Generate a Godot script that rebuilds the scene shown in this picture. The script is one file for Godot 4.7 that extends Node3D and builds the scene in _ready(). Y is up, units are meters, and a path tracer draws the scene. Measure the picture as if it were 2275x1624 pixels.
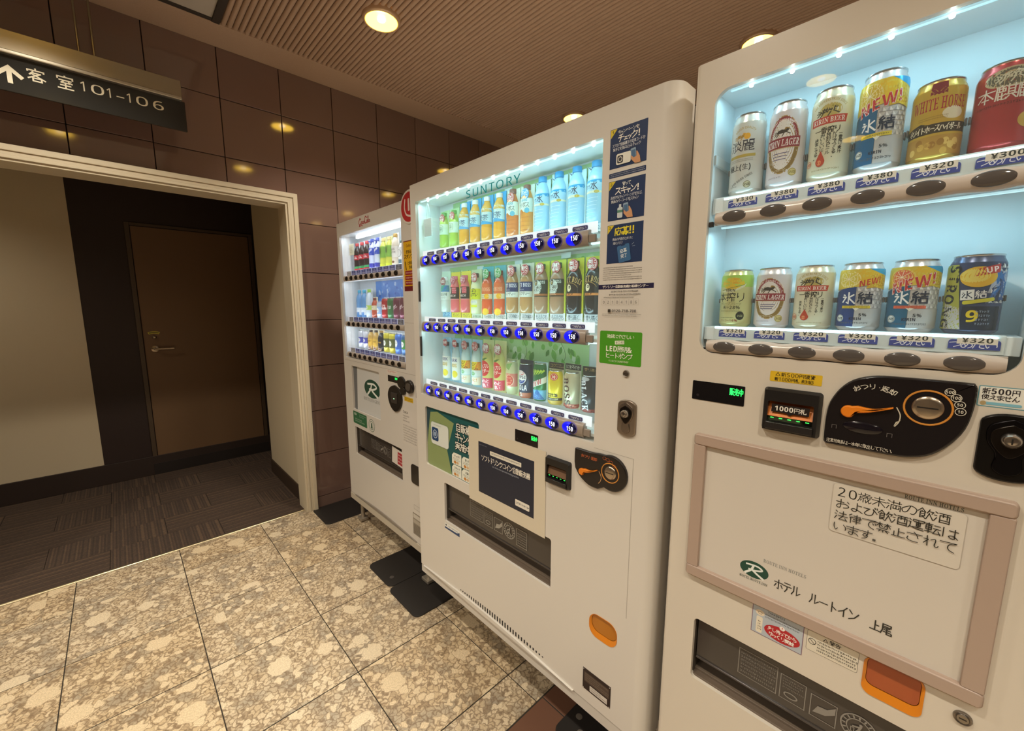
extends Node3D

# A hotel lobby corner with three drink vending machines. World: x runs right along the tiled wall (z = 0),
# y up, z out of that wall. Machine-local frame: x right along its front, y up, z out of its front.

const XM := 1.553   # front of the middle machine
const ZM := 1.30
const XR := 1.546   # front of the nearest machine
const ZR := 2.424
const XC := 1.644   # front of the machine by the wall
const ZC := 0.311
const CEIL := 2.72

var used := {}
var mat_cache := {}
var mesh_cache := {}
var rng := RandomNumberGenerator.new()

func _ready():
	rng.seed = 7
	set_view()
	set_lights()
	build_glyph_fonts()
	build_room()
	build_corridor()
	build_hanging_sign()
	build_far_machine()
	build_middle_machine()
	build_near_machine()
	build_floor_mats()

# ------------------------------------------------------------------ camera, sky, lamps

func set_view():
	var cam := Camera3D.new()
	cam.name = "camera"
	add_child(cam)
	cam.position = Vector3(0.6702, 1.3616, 2.8153)
	cam.rotation = Vector3(-0.1423, -0.76221, 0.00217)
	cam.fov = rad_to_deg(2.0 * atan(812.0 / 915.0))
	cam.near = 0.02
	cam.far = 60.0
	cam.current = true
	var env := Environment.new()
	env.background_mode = Environment.BG_COLOR
	env.background_color = Color(0, 0, 0)
	env.tonemap_mode = Environment.TONE_MAPPER_LINEAR
	env.tonemap_exposure = EXPOSURE
	env.sdfgi_enabled = true
	env.ssao_enabled = true
	env.ssil_enabled = true
	var we := WorldEnvironment.new()
	we.name = "environment"
	we.environment = env
	add_child(we)

const EXPOSURE := 1.0
const LAMP_ENERGY := 1.84
const LAMP_COLOR := Color(1.0, 0.965, 0.89)
# ceiling downlights: those seen in the ceiling or mirrored in the wall tiles, and the rows they belong to
const LAMP_SPOTS := [[1.72, 0.81], [3.2, 0.81], [3.2, 2.0], [1.72, 2.15], [0.49, 2.15], [0.49, 0.81], [3.25, 3.37], [1.72, 3.4], [0.49, 3.4], [3.2, 4.5], [-0.75, 0.81], [-0.75, 2.15], [-0.75, 3.4], [-2.0, 2.15], [0.49, 4.6]]

func set_lights():
	for p in LAMP_SPOTS:
		var l := SpotLight3D.new()
		l.name = "downlight_beam"
		l.position = Vector3(p[0], CEIL - 0.021, p[1])
		l.rotation.x = -PI / 2
		l.spot_angle = 62.0
		l.spot_angle_attenuation = 0.45
		l.spot_range = 12.0
		l.spot_attenuation = 2.0
		l.light_energy = LAMP_ENERGY
		l.light_color = LAMP_COLOR
		l.light_size = 0.06
		l.shadow_enabled = true
		add_child(l, true)
	# the guest-room corridor has its own downlights round the corner
	var cl := SpotLight3D.new()
	cl.name = "corridor_downlight_beam"
	cl.position = Vector3(-0.55, 2.378, -0.75)
	cl.rotation.x = -PI / 2
	cl.spot_angle = 70.0
	cl.spot_angle_attenuation = 0.6
	cl.spot_range = 8.0
	cl.spot_attenuation = 2.0
	cl.light_energy = 0.75
	cl.light_color = LAMP_COLOR
	cl.light_size = 0.06
	cl.shadow_enabled = true
	add_child(cl)

# showcase strip lights: LED bars aim down into the case, added fill strips aim up
func led_and_fill_strip(parent: Node3D, at: Vector3, length: float, energy: float, color: Color, aim := Vector3(0, -0.75, -0.66)):
	var l := AreaLight3D.new()
	l.name = "led_and_fill_strip_light"
	l.area_size = Vector2(length, 0.006)
	l.area_range = 6.0
	l.area_attenuation = 2.0
	l.light_energy = energy
	l.light_color = color
	l.shadow_enabled = true
	parent.add_child(l, true)
	l.position = at
	l.basis = Basis.looking_at(aim, Vector3.BACK)

# ------------------------------------------------------------------ nodes

func numbered(n: String) -> String:
	used[n] = used.get(n, -1) + 1
	return n if used[n] == 0 else "%s_%03d" % [n, used[n]]

func thing(called: String, label: String, category: String, at := Vector3.ZERO, turn := 0.0, group := "") -> Node3D:
	var o := Node3D.new()
	o.name = numbered(called)
	add_child(o)
	o.position = at
	o.rotation.y = turn
	o.set_meta("label", label)
	o.set_meta("category", category)
	if group:
		o.set_meta("group", group)
	return o

func twin(src: Node3D, called: String, at: Vector3) -> Node3D:
	var o: Node3D = src.duplicate()
	o.name = numbered(called)
	add_child(o)
	o.position = at
	return o

func structure(called: String, label := "") -> Node3D:
	var o := Node3D.new()
	o.name = called
	add_child(o)
	o.set_meta("kind", "structure")
	if label:
		o.set_meta("label", label)
		o.set_meta("category", "building part")
	return o

func part(called: String, mesh: Mesh, m: Material, parent: Node3D, at := Vector3.ZERO, label := "") -> MeshInstance3D:
	var o := MeshInstance3D.new()
	o.name = called
	o.mesh = mesh
	o.material_override = m
	parent.add_child(o, true)
	o.position = at
	if label:
		o.set_meta("label", label)
	return o

# ------------------------------------------------------------------ materials

func hexc(h: String) -> Color:
	return Color.html(h)

func mat(h: String, rough := 0.5, metal := 0.0, spec := 0.5) -> StandardMaterial3D:
	var key := "%s %.2f %.2f %.2f" % [h, rough, metal, spec]
	if mat_cache.has(key):
		return mat_cache[key]
	var m := StandardMaterial3D.new()
	m.albedo_color = hexc(h)
	m.roughness = rough
	m.metallic = metal
	m.metallic_specular = spec
	mat_cache[key] = m
	return m

func print_mat(rough := 0.4) -> StandardMaterial3D:
	var key := "print %.2f" % rough
	if mat_cache.has(key):
		return mat_cache[key]
	var m := StandardMaterial3D.new()
	m.vertex_color_use_as_albedo = true
	m.roughness = rough
	mat_cache[key] = m
	return m

func glow(h: String, e: float) -> StandardMaterial3D:
	var key := "glow %s %.2f" % [h, e]
	if mat_cache.has(key):
		return mat_cache[key]
	var m := StandardMaterial3D.new()
	m.albedo_color = hexc(h)
	m.emission_enabled = true
	m.emission = hexc(h)
	m.emission_energy_multiplier = e
	m.roughness = 0.4
	mat_cache[key] = m
	return m

func pane(h: String, a: float) -> StandardMaterial3D:
	var key := "pane %s %.2f" % [h, a]
	if mat_cache.has(key):
		return mat_cache[key]
	var m := StandardMaterial3D.new()
	m.albedo_color = Color(hexc(h), a)
	m.transparency = BaseMaterial3D.TRANSPARENCY_ALPHA
	m.roughness = 0.02
	mat_cache[key] = m
	return m

# ------------------------------------------------------------------ mesh building

class MB:
	var v := PackedVector3Array()
	var n := PackedVector3Array()
	var u := PackedVector2Array()
	var uvs := false

	func tri(a: Vector3, b: Vector3, c: Vector3, na: Vector3, nb: Vector3, nc: Vector3):
		if (b - a).cross(c - a).dot(na + nb + nc) > 0.0:
			v.append_array([a, c, b])
			n.append_array([na, nc, nb])
		else:
			v.append_array([a, b, c])
			n.append_array([na, nb, nc])

	func quad(a: Vector3, b: Vector3, c: Vector3, d: Vector3, nn: Vector3):
		tri(a, b, c, nn, nn, nn)
		tri(a, c, d, nn, nn, nn)

	func quadn(a: Vector3, b: Vector3, c: Vector3, d: Vector3, na: Vector3, nb: Vector3, nc: Vector3, nd: Vector3):
		tri(a, b, c, na, nb, nc)
		tri(a, c, d, na, nc, nd)

	# box between two corners with chamfered edges
	func box(p: Vector3, q: Vector3, bv := 0.0):
		var lo := Vector3(minf(p.x, q.x), minf(p.y, q.y), minf(p.z, q.z))
		var hi := Vector3(maxf(p.x, q.x), maxf(p.y, q.y), maxf(p.z, q.z))
		var c := (lo + hi) / 2.0
		var h := (hi - lo) / 2.0
		bv = minf(bv, minf(h.x, minf(h.y, h.z)) * 0.9)
		var ax := [Vector3.RIGHT, Vector3.UP, Vector3.BACK]
		for i in 3:
			var j := (i + 1) % 3
			var k := (i + 2) % 3
			for s in [-1.0, 1.0]:
				var f: Vector3 = c + ax[i] * h[i] * s
				var a: Vector3 = ax[j] * (h[j] - bv)
				var b: Vector3 = ax[k] * (h[k] - bv)
				quad(f - a - b, f + a - b, f + a + b, f - a + b, ax[i] * s)
			if bv > 0.0:
				for s in [-1.0, 1.0]:
					for t in [-1.0, 1.0]:
						var e: Vector3 = ax[i] * (h[i] - bv)
						var a1: Vector3 = c + ax[j] * h[j] * s + ax[k] * (h[k] - bv) * t
						var a2: Vector3 = c + ax[j] * (h[j] - bv) * s + ax[k] * h[k] * t
						quadn(a1 - e, a1 + e, a2 + e, a2 - e, ax[j] * s, ax[j] * s, ax[k] * t, ax[k] * t)
		if bv > 0.0:
			for sx in [-1.0, 1.0]:
				for sy in [-1.0, 1.0]:
					for sz in [-1.0, 1.0]:
						var w := Vector3(sx, sy, sz)
						tri(c + w * Vector3(h.x, h.y - bv, h.z - bv), c + w * Vector3(h.x - bv, h.y, h.z - bv), c + w * Vector3(h.x - bv, h.y - bv, h.z), Vector3(sx, 0, 0), Vector3(0, sy, 0), Vector3(0, 0, sz))

	# turned shape: profile of (radius, y) from bottom to top
	func lathe(prof: Array, seg: int, at := Vector3.ZERO, sx := 1.0, sz := 1.0, a0 := 0.0, a1 := TAU):
		var m := prof.size()
		var sn := []
		for i in m - 1:
			var d: Vector2 = prof[i + 1] - prof[i]
			sn.append(Vector2(d.y, -d.x).normalized())
		for i in m - 1:
			var na: Vector2 = sn[i]
			var nb: Vector2 = sn[i]
			if i > 0 and sn[i].dot(sn[i - 1]) > 0.6:
				na = (sn[i] + sn[i - 1]).normalized()
			if i < m - 2 and sn[i].dot(sn[i + 1]) > 0.6:
				nb = (sn[i] + sn[i + 1]).normalized()
			for s in seg:
				var t0 := a0 + (a1 - a0) * s / seg
				var t1 := a0 + (a1 - a0) * (s + 1) / seg
				var q := []
				for e in [[prof[i], t0, na], [prof[i], t1, na], [prof[i + 1], t1, nb], [prof[i + 1], t0, nb]]:
					var dir := Vector3(sin(e[1]) , 0, cos(e[1]))
					q.append(at + Vector3(dir.x * e[0].x * sx, e[0].y, dir.z * e[0].x * sz))
					q.append((Vector3(dir.x * e[2].x / sx, e[2].y, dir.z * e[2].x / sz)).normalized())
				if prof[i].x > 1e-6:
					tri(q[0], q[2], q[4], q[1], q[3], q[5])
				if prof[i + 1].x > 1e-6:
					tri(q[0], q[4], q[6], q[1], q[5], q[7])

	# low dome on an elliptical foot, in the xy plane, rising along z
	func dome(at: Vector3, rx: float, ry: float, h: float, seg := 24, rings := 4, flat_top := 0.0):
		for i in rings:
			var f0 := float(i) / rings
			var f1 := float(i + 1) / rings
			for s in seg:
				var q := []
				for e in [[f0, s], [f0, s + 1], [f1, s + 1], [f1, s]]:
					var el: float = e[0] * PI / 2
					var k: float = cos(el) * (1.0 - flat_top) + flat_top * (1.0 - e[0] * 0.999)
					var t: float = TAU * e[1] / seg
					q.append(at + Vector3(cos(t) * rx * k, sin(t) * ry * k, h * sin(el)))
					q.append(Vector3(cos(t) * cos(el) / rx, sin(t) * cos(el) / ry, sin(el) / h + 1e-4).normalized())
				tri(q[0], q[2], q[4], q[1], q[3], q[5])
				if i < rings - 1:
					tri(q[0], q[4], q[6], q[1], q[5], q[7])

	# upright plate: outline in xy, from z0 (back) to z1 (front), front edge rounded off by bv
	func plate(pts: PackedVector2Array, z0: float, z1: float, bv := 0.0, back := false):
		var p := pts
		if Geometry2D.is_polygon_clockwise(p):
			p = p.duplicate()
			p.reverse()
		var m := p.size()
		var en := []
		for i in m:
			var d := (p[(i + 1) % m] - p[i]).normalized()
			en.append(Vector2(d.y, -d.x))
		var vn := []
		for i in m:
			var a: Vector2 = en[(i + m - 1) % m]
			var b: Vector2 = en[i]
			vn.append((a + b).normalized())
		var inner := PackedVector2Array()
		for i in m:
			inner.append(p[i] - vn[i] * bv)
		var idx := Geometry2D.triangulate_polygon(inner)
		if idx.is_empty():   # fan round the middle
			var mid := Vector2.ZERO
			for q in inner:
				mid += q / m
			inner.append(mid)
			for i in m:
				idx.append_array([i, (i + 1) % m, m])
		for i in range(0, idx.size(), 3):
			var a := inner[idx[i]]
			var b := inner[idx[i + 1]]
			var c := inner[idx[i + 2]]
			tri(Vector3(a.x, a.y, z1), Vector3(b.x, b.y, z1), Vector3(c.x, c.y, z1), Vector3.BACK, Vector3.BACK, Vector3.BACK)
			if back:
				tri(Vector3(a.x, a.y, z0), Vector3(b.x, b.y, z0), Vector3(c.x, c.y, z0), Vector3.FORWARD, Vector3.FORWARD, Vector3.FORWARD)
		for i in m:
			var j := (i + 1) % m
			var pe: Vector2 = en[(i + m - 1) % m]
			var ne: Vector2 = en[j]
			var na: Vector2 = vn[i] if en[i].dot(pe) > 0.7 else en[i]
			var nb: Vector2 = vn[j] if en[i].dot(ne) > 0.7 else en[i]
			var n3a := Vector3(na.x, na.y, 0)
			var n3b := Vector3(nb.x, nb.y, 0)
			var zf := z1 - bv
			quadn(Vector3(p[i].x, p[i].y, z0), Vector3(p[j].x, p[j].y, z0), Vector3(p[j].x, p[j].y, zf), Vector3(p[i].x, p[i].y, zf), n3a, n3b, n3b, n3a)
			if bv > 0.0:
				quadn(Vector3(p[i].x, p[i].y, zf), Vector3(p[j].x, p[j].y, zf), Vector3(inner[j].x, inner[j].y, z1), Vector3(inner[i].x, inner[i].y, z1), n3a, n3b, Vector3.BACK, Vector3.BACK)

	# front panel with rounded rectangular openings [x0, y0, x1, y1, radius, depth]
	func holed(x0: float, y0: float, x1: float, y1: float, z: float, holes: Array):
		var xs := [x0, x1]
		var ys := [y0, y1]
		for h in holes:
			xs.append_array([h[0], h[2]])
			ys.append_array([h[1], h[3]])
		xs.sort()
		ys.sort()
		for i in xs.size() - 1:
			for j in ys.size() - 1:
				if xs[i + 1] - xs[i] < 1e-6 or ys[j + 1] - ys[j] < 1e-6:
					continue
				var c := Vector2((xs[i] + xs[i + 1]) / 2, (ys[j] + ys[j + 1]) / 2)
				var open := false
				for h in holes:
					if c.x > h[0] and c.x < h[2] and c.y > h[1] and c.y < h[3]:
						open = true
				if not open:
					quad(Vector3(xs[i], ys[j], z), Vector3(xs[i + 1], ys[j], z), Vector3(xs[i + 1], ys[j + 1], z), Vector3(xs[i], ys[j + 1], z), Vector3.BACK)
		for h in holes:
			var r: float = h[4]
			var path := []
			for q in 4:
				var cx: float = h[2] - r if q in [0, 3] else h[0] + r
				var cy: float = h[3] - r if q in [0, 1] else h[1] + r
				var kx: float = h[2] if q in [0, 3] else h[0]
				var ky: float = h[3] if q in [0, 1] else h[1]
				for s in 9:
					var t: float = PI / 2 * (q + s / 8.0)
					var p := Vector2(cx + cos(t) * r, cy + sin(t) * r)
					path.append([p, Vector2(-cos(t), -sin(t))])
					if s > 0:
						var p0: Vector2 = path[-2][0]
						tri(Vector3(kx, ky, z), Vector3(p0.x, p0.y, z), Vector3(p.x, p.y, z), Vector3.BACK, Vector3.BACK, Vector3.BACK)
			for i in path.size():
				var a: Vector2 = path[i][0]
				var b: Vector2 = path[(i + 1) % path.size()][0]
				var na := Vector3(path[i][1].x, path[i][1].y, 0)
				var nb := Vector3(path[(i + 1) % path.size()][1].x, path[(i + 1) % path.size()][1].y, 0)
				quadn(Vector3(a.x, a.y, z), Vector3(b.x, b.y, z), Vector3(b.x, b.y, z - h[5]), Vector3(a.x, a.y, z - h[5]), na, nb, nb, na)

	# round bar along a path
	func tube(path: Array, r: float, seg := 8):
		for i in path.size() - 1:
			var a: Vector3 = path[i]
			var b: Vector3 = path[i + 1]
			var d := (b - a).normalized()
			var s1 := d.cross(Vector3.UP if absf(d.y) < 0.9 else Vector3.RIGHT).normalized()
			var s2 := d.cross(s1)
			for k in seg:
				var t0 := TAU * k / seg
				var t1 := TAU * (k + 1) / seg
				var n0 := s1 * cos(t0) + s2 * sin(t0)
				var n1 := s1 * cos(t1) + s2 * sin(t1)
				quadn(a + n0 * r, a + n1 * r, b + n1 * r, b + n0 * r, n0, n1, n1, n0)
				tri(a, a + n0 * r, a + n1 * r, -d, -d, -d)
				tri(b, b + n0 * r, b + n1 * r, d, d, d)

	func done() -> ArrayMesh:
		var arr := []
		arr.resize(Mesh.ARRAY_MAX)
		arr[Mesh.ARRAY_VERTEX] = v
		arr[Mesh.ARRAY_NORMAL] = n
		if uvs:
			arr[Mesh.ARRAY_TEX_UV] = u
		var m := ArrayMesh.new()
		m.add_surface_from_arrays(Mesh.PRIMITIVE_TRIANGLES, arr)
		return m

func box_mesh(p: Vector3, q: Vector3, bv := 0.0) -> ArrayMesh:
	var b := MB.new()
	b.box(p, q, bv)
	return b.done()

func rrect_pts(x0: float, y0: float, x1: float, y1: float, r: float, seg := 6) -> PackedVector2Array:
	var out := PackedVector2Array()
	for q in 4:
		var cx := x1 - r if q in [0, 3] else x0 + r
		var cy := y1 - r if q in [0, 1] else y0 + r
		for s in seg + 1:
			var t := PI / 2 * (q + float(s) / seg)
			out.append(Vector2(cx + cos(t) * r, cy + sin(t) * r))
	return out

func plate_mesh(pts: PackedVector2Array, z0: float, z1: float, bv := 0.0, back := false) -> ArrayMesh:
	var b := MB.new()
	b.plate(pts, z0, z1, bv, back)
	return b.done()

func slab(x0: float, y0: float, x1: float, y1: float, r: float, z0: float, z1: float, bv := 0.0) -> ArrayMesh:
	return plate_mesh(rrect_pts(x0, y0, x1, y1, r), z0, z1, bv)

func ellipse_pts(cx: float, cy: float, rx: float, ry: float, n := 28) -> PackedVector2Array:
	var out := PackedVector2Array()
	for i in n:
		out.append(Vector2(cx + cos(TAU * i / n) * rx, cy + sin(TAU * i / n) * ry))
	return out

# smooth curve through control points
func curve_pts(c: Array, steps := 6) -> PackedVector2Array:
	var out := PackedVector2Array()
	var m := c.size()
	for i in m - 1:
		var p0: Vector2 = c[maxi(i - 1, 0)]
		var p1: Vector2 = c[i]
		var p2: Vector2 = c[i + 1]
		var p3: Vector2 = c[mini(i + 2, m - 1)]
		for s in steps:
			out.append(p1.cubic_interpolate(p2, p0, p3, float(s) / steps))
	out.append(c[m - 1])
	return out

# ------------------------------------------------------------------ lettering and flat print
# Ink gathers coloured shapes in the plane; flat() lays them on a plate, wrap() round a bottle or can.

class Ink:
	var host: Node
	var p := PackedVector3Array()
	var c := PackedColorArray()
	var t := Transform2D()
	var lay := 0.0

	func _init(h: Node):
		host = h

	func _tri(a: Vector2, b: Vector2, d: Vector2, col: Color):
		a = t * a
		b = t * b
		d = t * d
		if (b - a).cross(d - a) > 0.0:
			var s := b
			b = d
			d = s
		p.append_array([Vector3(a.x, a.y, lay), Vector3(b.x, b.y, lay), Vector3(d.x, d.y, lay)])
		c.append_array([col, col, col])

	func _col(h: String) -> Color:
		return Color.html(h).srgb_to_linear()

	func poly(pts: PackedVector2Array, h: String):
		lay += 1
		var col := _col(h)
		var idx := Geometry2D.triangulate_polygon(pts)
		for i in range(0, idx.size(), 3):
			_tri(pts[idx[i]], pts[idx[i + 1]], pts[idx[i + 2]], col)

	func poly_flat(xy: Array, h: String):
		var pts := PackedVector2Array()
		for i in range(0, xy.size(), 2):
			pts.append(Vector2(xy[i], xy[i + 1]))
		poly(pts, h)

	func rect(x0: float, y0: float, x1: float, y1: float, h: String):
		lay += 1
		var col := _col(h)
		_tri(Vector2(x0, y0), Vector2(x1, y0), Vector2(x1, y1), col)
		_tri(Vector2(x0, y0), Vector2(x1, y1), Vector2(x0, y1), col)

	func rrect(x0: float, y0: float, x1: float, y1: float, r: float, h: String):
		poly(host.rrect_pts(x0, y0, x1, y1, r, 5), h)

	func ell(x: float, y: float, rx: float, ry: float, h: String, n := 24):
		lay += 1
		var col := _col(h)
		for i in n:
			_tri(Vector2(x, y), Vector2(x + cos(TAU * i / n) * rx, y + sin(TAU * i / n) * ry), Vector2(x + cos(TAU * (i + 1) / n) * rx, y + sin(TAU * (i + 1) / n) * ry), col)

	func ring(x: float, y: float, rx: float, ry: float, w: float, h: String, n := 28, a0 := 0.0, a1 := TAU):
		lay += 1
		var col := _col(h)
		for i in n:
			var s0 := a0 + (a1 - a0) * i / n
			var s1 := a0 + (a1 - a0) * (i + 1) / n
			var o0 := Vector2(x + cos(s0) * rx, y + sin(s0) * ry)
			var o1 := Vector2(x + cos(s1) * rx, y + sin(s1) * ry)
			var i0 := Vector2(x + cos(s0) * (rx - w), y + sin(s0) * (ry - w))
			var i1 := Vector2(x + cos(s1) * (rx - w), y + sin(s1) * (ry - w))
			_tri(o0, o1, i1, col)
			_tri(o0, i1, i0, col)

	func frame(x0: float, y0: float, x1: float, y1: float, w: float, h: String):
		rect(x0, y0, x1, y0 + w, h)
		rect(x0, y1 - w, x1, y1, h)
		rect(x0, y0, x0 + w, y1, h)
		rect(x1 - w, y0, x1, y1, h)

	# a pen line of even width: mitred strip, so that its own pieces do not overlap
	func _stroke(pts: PackedVector2Array, w: float, col: Color):
		var q := PackedVector2Array()
		for s in pts:
			if q.is_empty() or s.distance_to(q[q.size() - 1]) > w * 0.12:
				q.append(s)
		var m := q.size()
		if m < 2:
			return
		q[0] -= (q[1] - q[0]).normalized() * w * 0.35
		q[m - 1] += (q[m - 1] - q[m - 2]).normalized() * w * 0.35
		var l := PackedVector2Array()
		var r := PackedVector2Array()
		for i in m:
			var d0 := (q[i] - q[maxi(i - 1, 0)]).normalized()
			var d1 := (q[mini(i + 1, m - 1)] - q[i]).normalized()
			if i == 0:
				d0 = d1
			if i == m - 1:
				d1 = d0
			var n0 := Vector2(-d0.y, d0.x)
			var n1 := Vector2(-d1.y, d1.x)
			var nn := n0 + n1
			if nn.length() < 0.3:
				nn = n1
			nn = nn.normalized()
			var k := minf(1.0 / maxf(nn.dot(n1), 0.35), 1.7)
			l.append(q[i] + nn * w * 0.5 * k)
			r.append(q[i] - nn * w * 0.5 * k)
		for i in m - 1:
			_tri(r[i], r[i + 1], l[i + 1], col)
			_tri(r[i], l[i + 1], l[i], col)
		lay += 0.25

	func line(pts: PackedVector2Array, w: float, h: String):
		lay += 1
		_stroke(pts, w, _col(h))

	func seg(x0: float, y0: float, x1: float, y1: float, w: float, h: String):
		line(PackedVector2Array([Vector2(x0, y0), Vector2(x1, y1)]), w, h)

	# one line of writing: x, y of the lower left corner, h the height of a capital or a full-width sign
	# o: w (squeeze or stretch to this width), mid (centre on x), bold (stroke weight), font, xs, gap, slant, arc (radius)
	func text(s: String, x: float, y: float, h: float, hx: String, o := {}) -> float:
		lay += 1
		var col := _col(hx)
		var xs: float = o.get("xs", 1.0)
		var gap: float = o.get("gap", 0.06)
		var wid := 0.0
		for ch in s:
			wid += host.glyph_width(ch, o.get("font", "bold")) + gap
		wid -= gap
		if o.has("w"):
			xs = o.w / (wid * h)
		if o.get("mid", false):
			x -= wid * h * xs / 2
		var slant: float = o.get("slant", 0.0)
		var arc: float = o.get("arc", 0.0)
		var total := wid * h * xs
		var px := 0.0
		for ch in s:
			var gw: float = host.glyph_width(ch, o.get("font", "bold"))
			var off := Vector2(x + px * h * xs, y)
			var tr := Transform2D(Vector2(h * xs, 0), Vector2(h * slant, h), off)
			if arc != 0.0:
				var midp := px * h * xs + gw * h * xs / 2 - total / 2
				var an := midp / arc
				tr = Transform2D(-an, Vector2(x + total / 2 + sin(an) * arc, y - arc + cos(an) * arc)) * Transform2D(Vector2(h * xs, 0), Vector2(0, h), Vector2(-gw * h * xs / 2, 0))
			if host.GLY.has(ch):
				for st in host.glyph_strokes(ch):
					var q := PackedVector2Array()
					for g in st:
						q.append(tr * g)
					_stroke(q, o.get("bold", 0.085) * h, col)
			elif ch != " " and ch != "　":
				var tris: PackedVector2Array = host.latin_tris(ch, o.get("font", "bold"))
				for i in range(0, tris.size(), 3):
					_tri(tr * tris[i], tr * tris[i + 1], tr * tris[i + 2], col)
			px += gw + gap
		return total

	# signs set one below the other
	func column(s: String, x: float, y: float, h: float, hx: String, o := {}):
		for ch in s:
			text(ch, x, y, h, hx, o)
			y -= h * 1.08

	# small print too fine to read: rows of short marks
	func fine(x0: float, y0: float, x1: float, y1: float, rows: int, hx: String, r: RandomNumberGenerator):
		lay += 1
		var col := _col(hx)
		var dy := (y1 - y0) / rows
		var h := dy * 0.5
		for k in rows:
			var x := x0
			var yy := y1 - dy * (k + 0.75)
			var end := x1 - (x1 - x0) * (0.0 if r.randf() < 0.7 else r.randf() * 0.4)
			while x < end:
				var w := h * r.randf_range(0.4, 0.8)
				match r.randi() % 3:
					0:
						_bar(x, yy + h * 0.75, x + w, yy + h, col)
						_bar(x + w * 0.35, yy, x + w * 0.65, yy + h, col)
					1:
						_bar(x, yy, x + w * 0.3, yy + h, col)
						_bar(x, yy + h * 0.4, x + w, yy + h * 0.65, col)
					2:
						_bar(x, yy, x + w, yy + h * 0.25, col)
						_bar(x, yy + h * 0.75, x + w, yy + h, col)
						_bar(x + w * 0.7, yy, x + w, yy + h, col)
				x += w + h * 0.3

	func _bar(x0: float, y0: float, x1: float, y1: float, col: Color):
		_tri(Vector2(x0, y0), Vector2(x1, y0), Vector2(x1, y1), col)
		_tri(Vector2(x0, y0), Vector2(x1, y1), Vector2(x0, y1), col)

	func flat(z0 := 0.0003, step := 0.00004) -> ArrayMesh:
		var v := PackedVector3Array()
		var n := PackedVector3Array()
		for q in p:
			v.append(Vector3(q.x, q.y, z0 + q.z * step))
			n.append(Vector3.BACK)
		return _mesh(v, n, c)

	# wrap round an upright turned body whose radius at height y is given by prof
	func wrap(prof: Array, r: float, lift := 0.0003, step := 0.00003, seglen := 0.006, cut := 10.0) -> ArrayMesh:
		var v := PackedVector3Array()
		var n := PackedVector3Array()
		var cc := PackedColorArray()
		for i in range(0, p.size(), 3):
			_bend(p[i], p[i + 1], p[i + 2], c[i], prof, r, lift, step, seglen, v, n, cc, 0, cut)
		return _mesh(v, n, cc)

	func _bend(a: Vector3, b: Vector3, d: Vector3, col: Color, prof: Array, r: float, lift: float, step: float, seglen: float, v: PackedVector3Array, n: PackedVector3Array, cc: PackedColorArray, deep: int, cut: float):
		var e := [a.distance_to(b), b.distance_to(d), d.distance_to(a)]
		var big := 0
		if e[1] > e[big]:
			big = 1
		if e[2] > e[big]:
			big = 2
		if e[big] > seglen and deep < 9:
			match big:
				0:
					var m := (a + b) / 2
					_bend(a, m, d, col, prof, r, lift, step, seglen, v, n, cc, deep + 1, cut)
					_bend(m, b, d, col, prof, r, lift, step, seglen, v, n, cc, deep + 1, cut)
				1:
					var m := (b + d) / 2
					_bend(a, b, m, col, prof, r, lift, step, seglen, v, n, cc, deep + 1, cut)
					_bend(a, m, d, col, prof, r, lift, step, seglen, v, n, cc, deep + 1, cut)
				2:
					var m := (d + a) / 2
					_bend(a, b, m, col, prof, r, lift, step, seglen, v, n, cc, deep + 1, cut)
					_bend(m, b, d, col, prof, r, lift, step, seglen, v, n, cc, deep + 1, cut)
			return
		if absf((a.x + b.x + d.x) / 3.0 / r) > cut:
			return
		for q in [a, b, d]:
			var an: float = q.x / r
			var rr := r
			for k in prof.size() - 1:
				if q.y >= prof[k].y and q.y <= prof[k + 1].y and prof[k + 1].y > prof[k].y:
					rr = lerpf(prof[k].x, prof[k + 1].x, (q.y - prof[k].y) / (prof[k + 1].y - prof[k].y))
			rr += lift + q.z * step
			v.append(Vector3(sin(an) * rr, q.y, cos(an) * rr))
			n.append(Vector3(sin(an), 0, cos(an)))
			cc.append(col)

	func _mesh(v: PackedVector3Array, n: PackedVector3Array, cc: PackedColorArray) -> ArrayMesh:
		var arr := []
		arr.resize(Mesh.ARRAY_MAX)
		arr[Mesh.ARRAY_VERTEX] = v
		arr[Mesh.ARRAY_NORMAL] = n
		arr[Mesh.ARRAY_COLOR] = cc
		var m := ArrayMesh.new()
		m.add_surface_from_arrays(Mesh.PRIMITIVE_TRIANGLES, arr)
		return m

var fonts := {}
var latin := {}
var widths := {}
var strokes := {}

func build_glyph_fonts():
	for k in [["bold", "Droid Sans", 700], ["sans", "Droid Sans", 400], ["serif", "Droid Serif", 700], ["mono", "Droid Sans Mono", 400]]:
		var f := SystemFont.new()
		f.font_names = PackedStringArray([k[1]])
		f.font_weight = k[2]
		fonts[k[0]] = f
		var hb := raw_tris("H", k[0])
		var lo := 1e9
		var hi := -1e9
		for q in hb:
			lo = minf(lo, q.y)
			hi = maxf(hi, q.y)
		fonts[k[0] + "_lo"] = lo
		fonts[k[0] + "_cap"] = hi - lo

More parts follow.
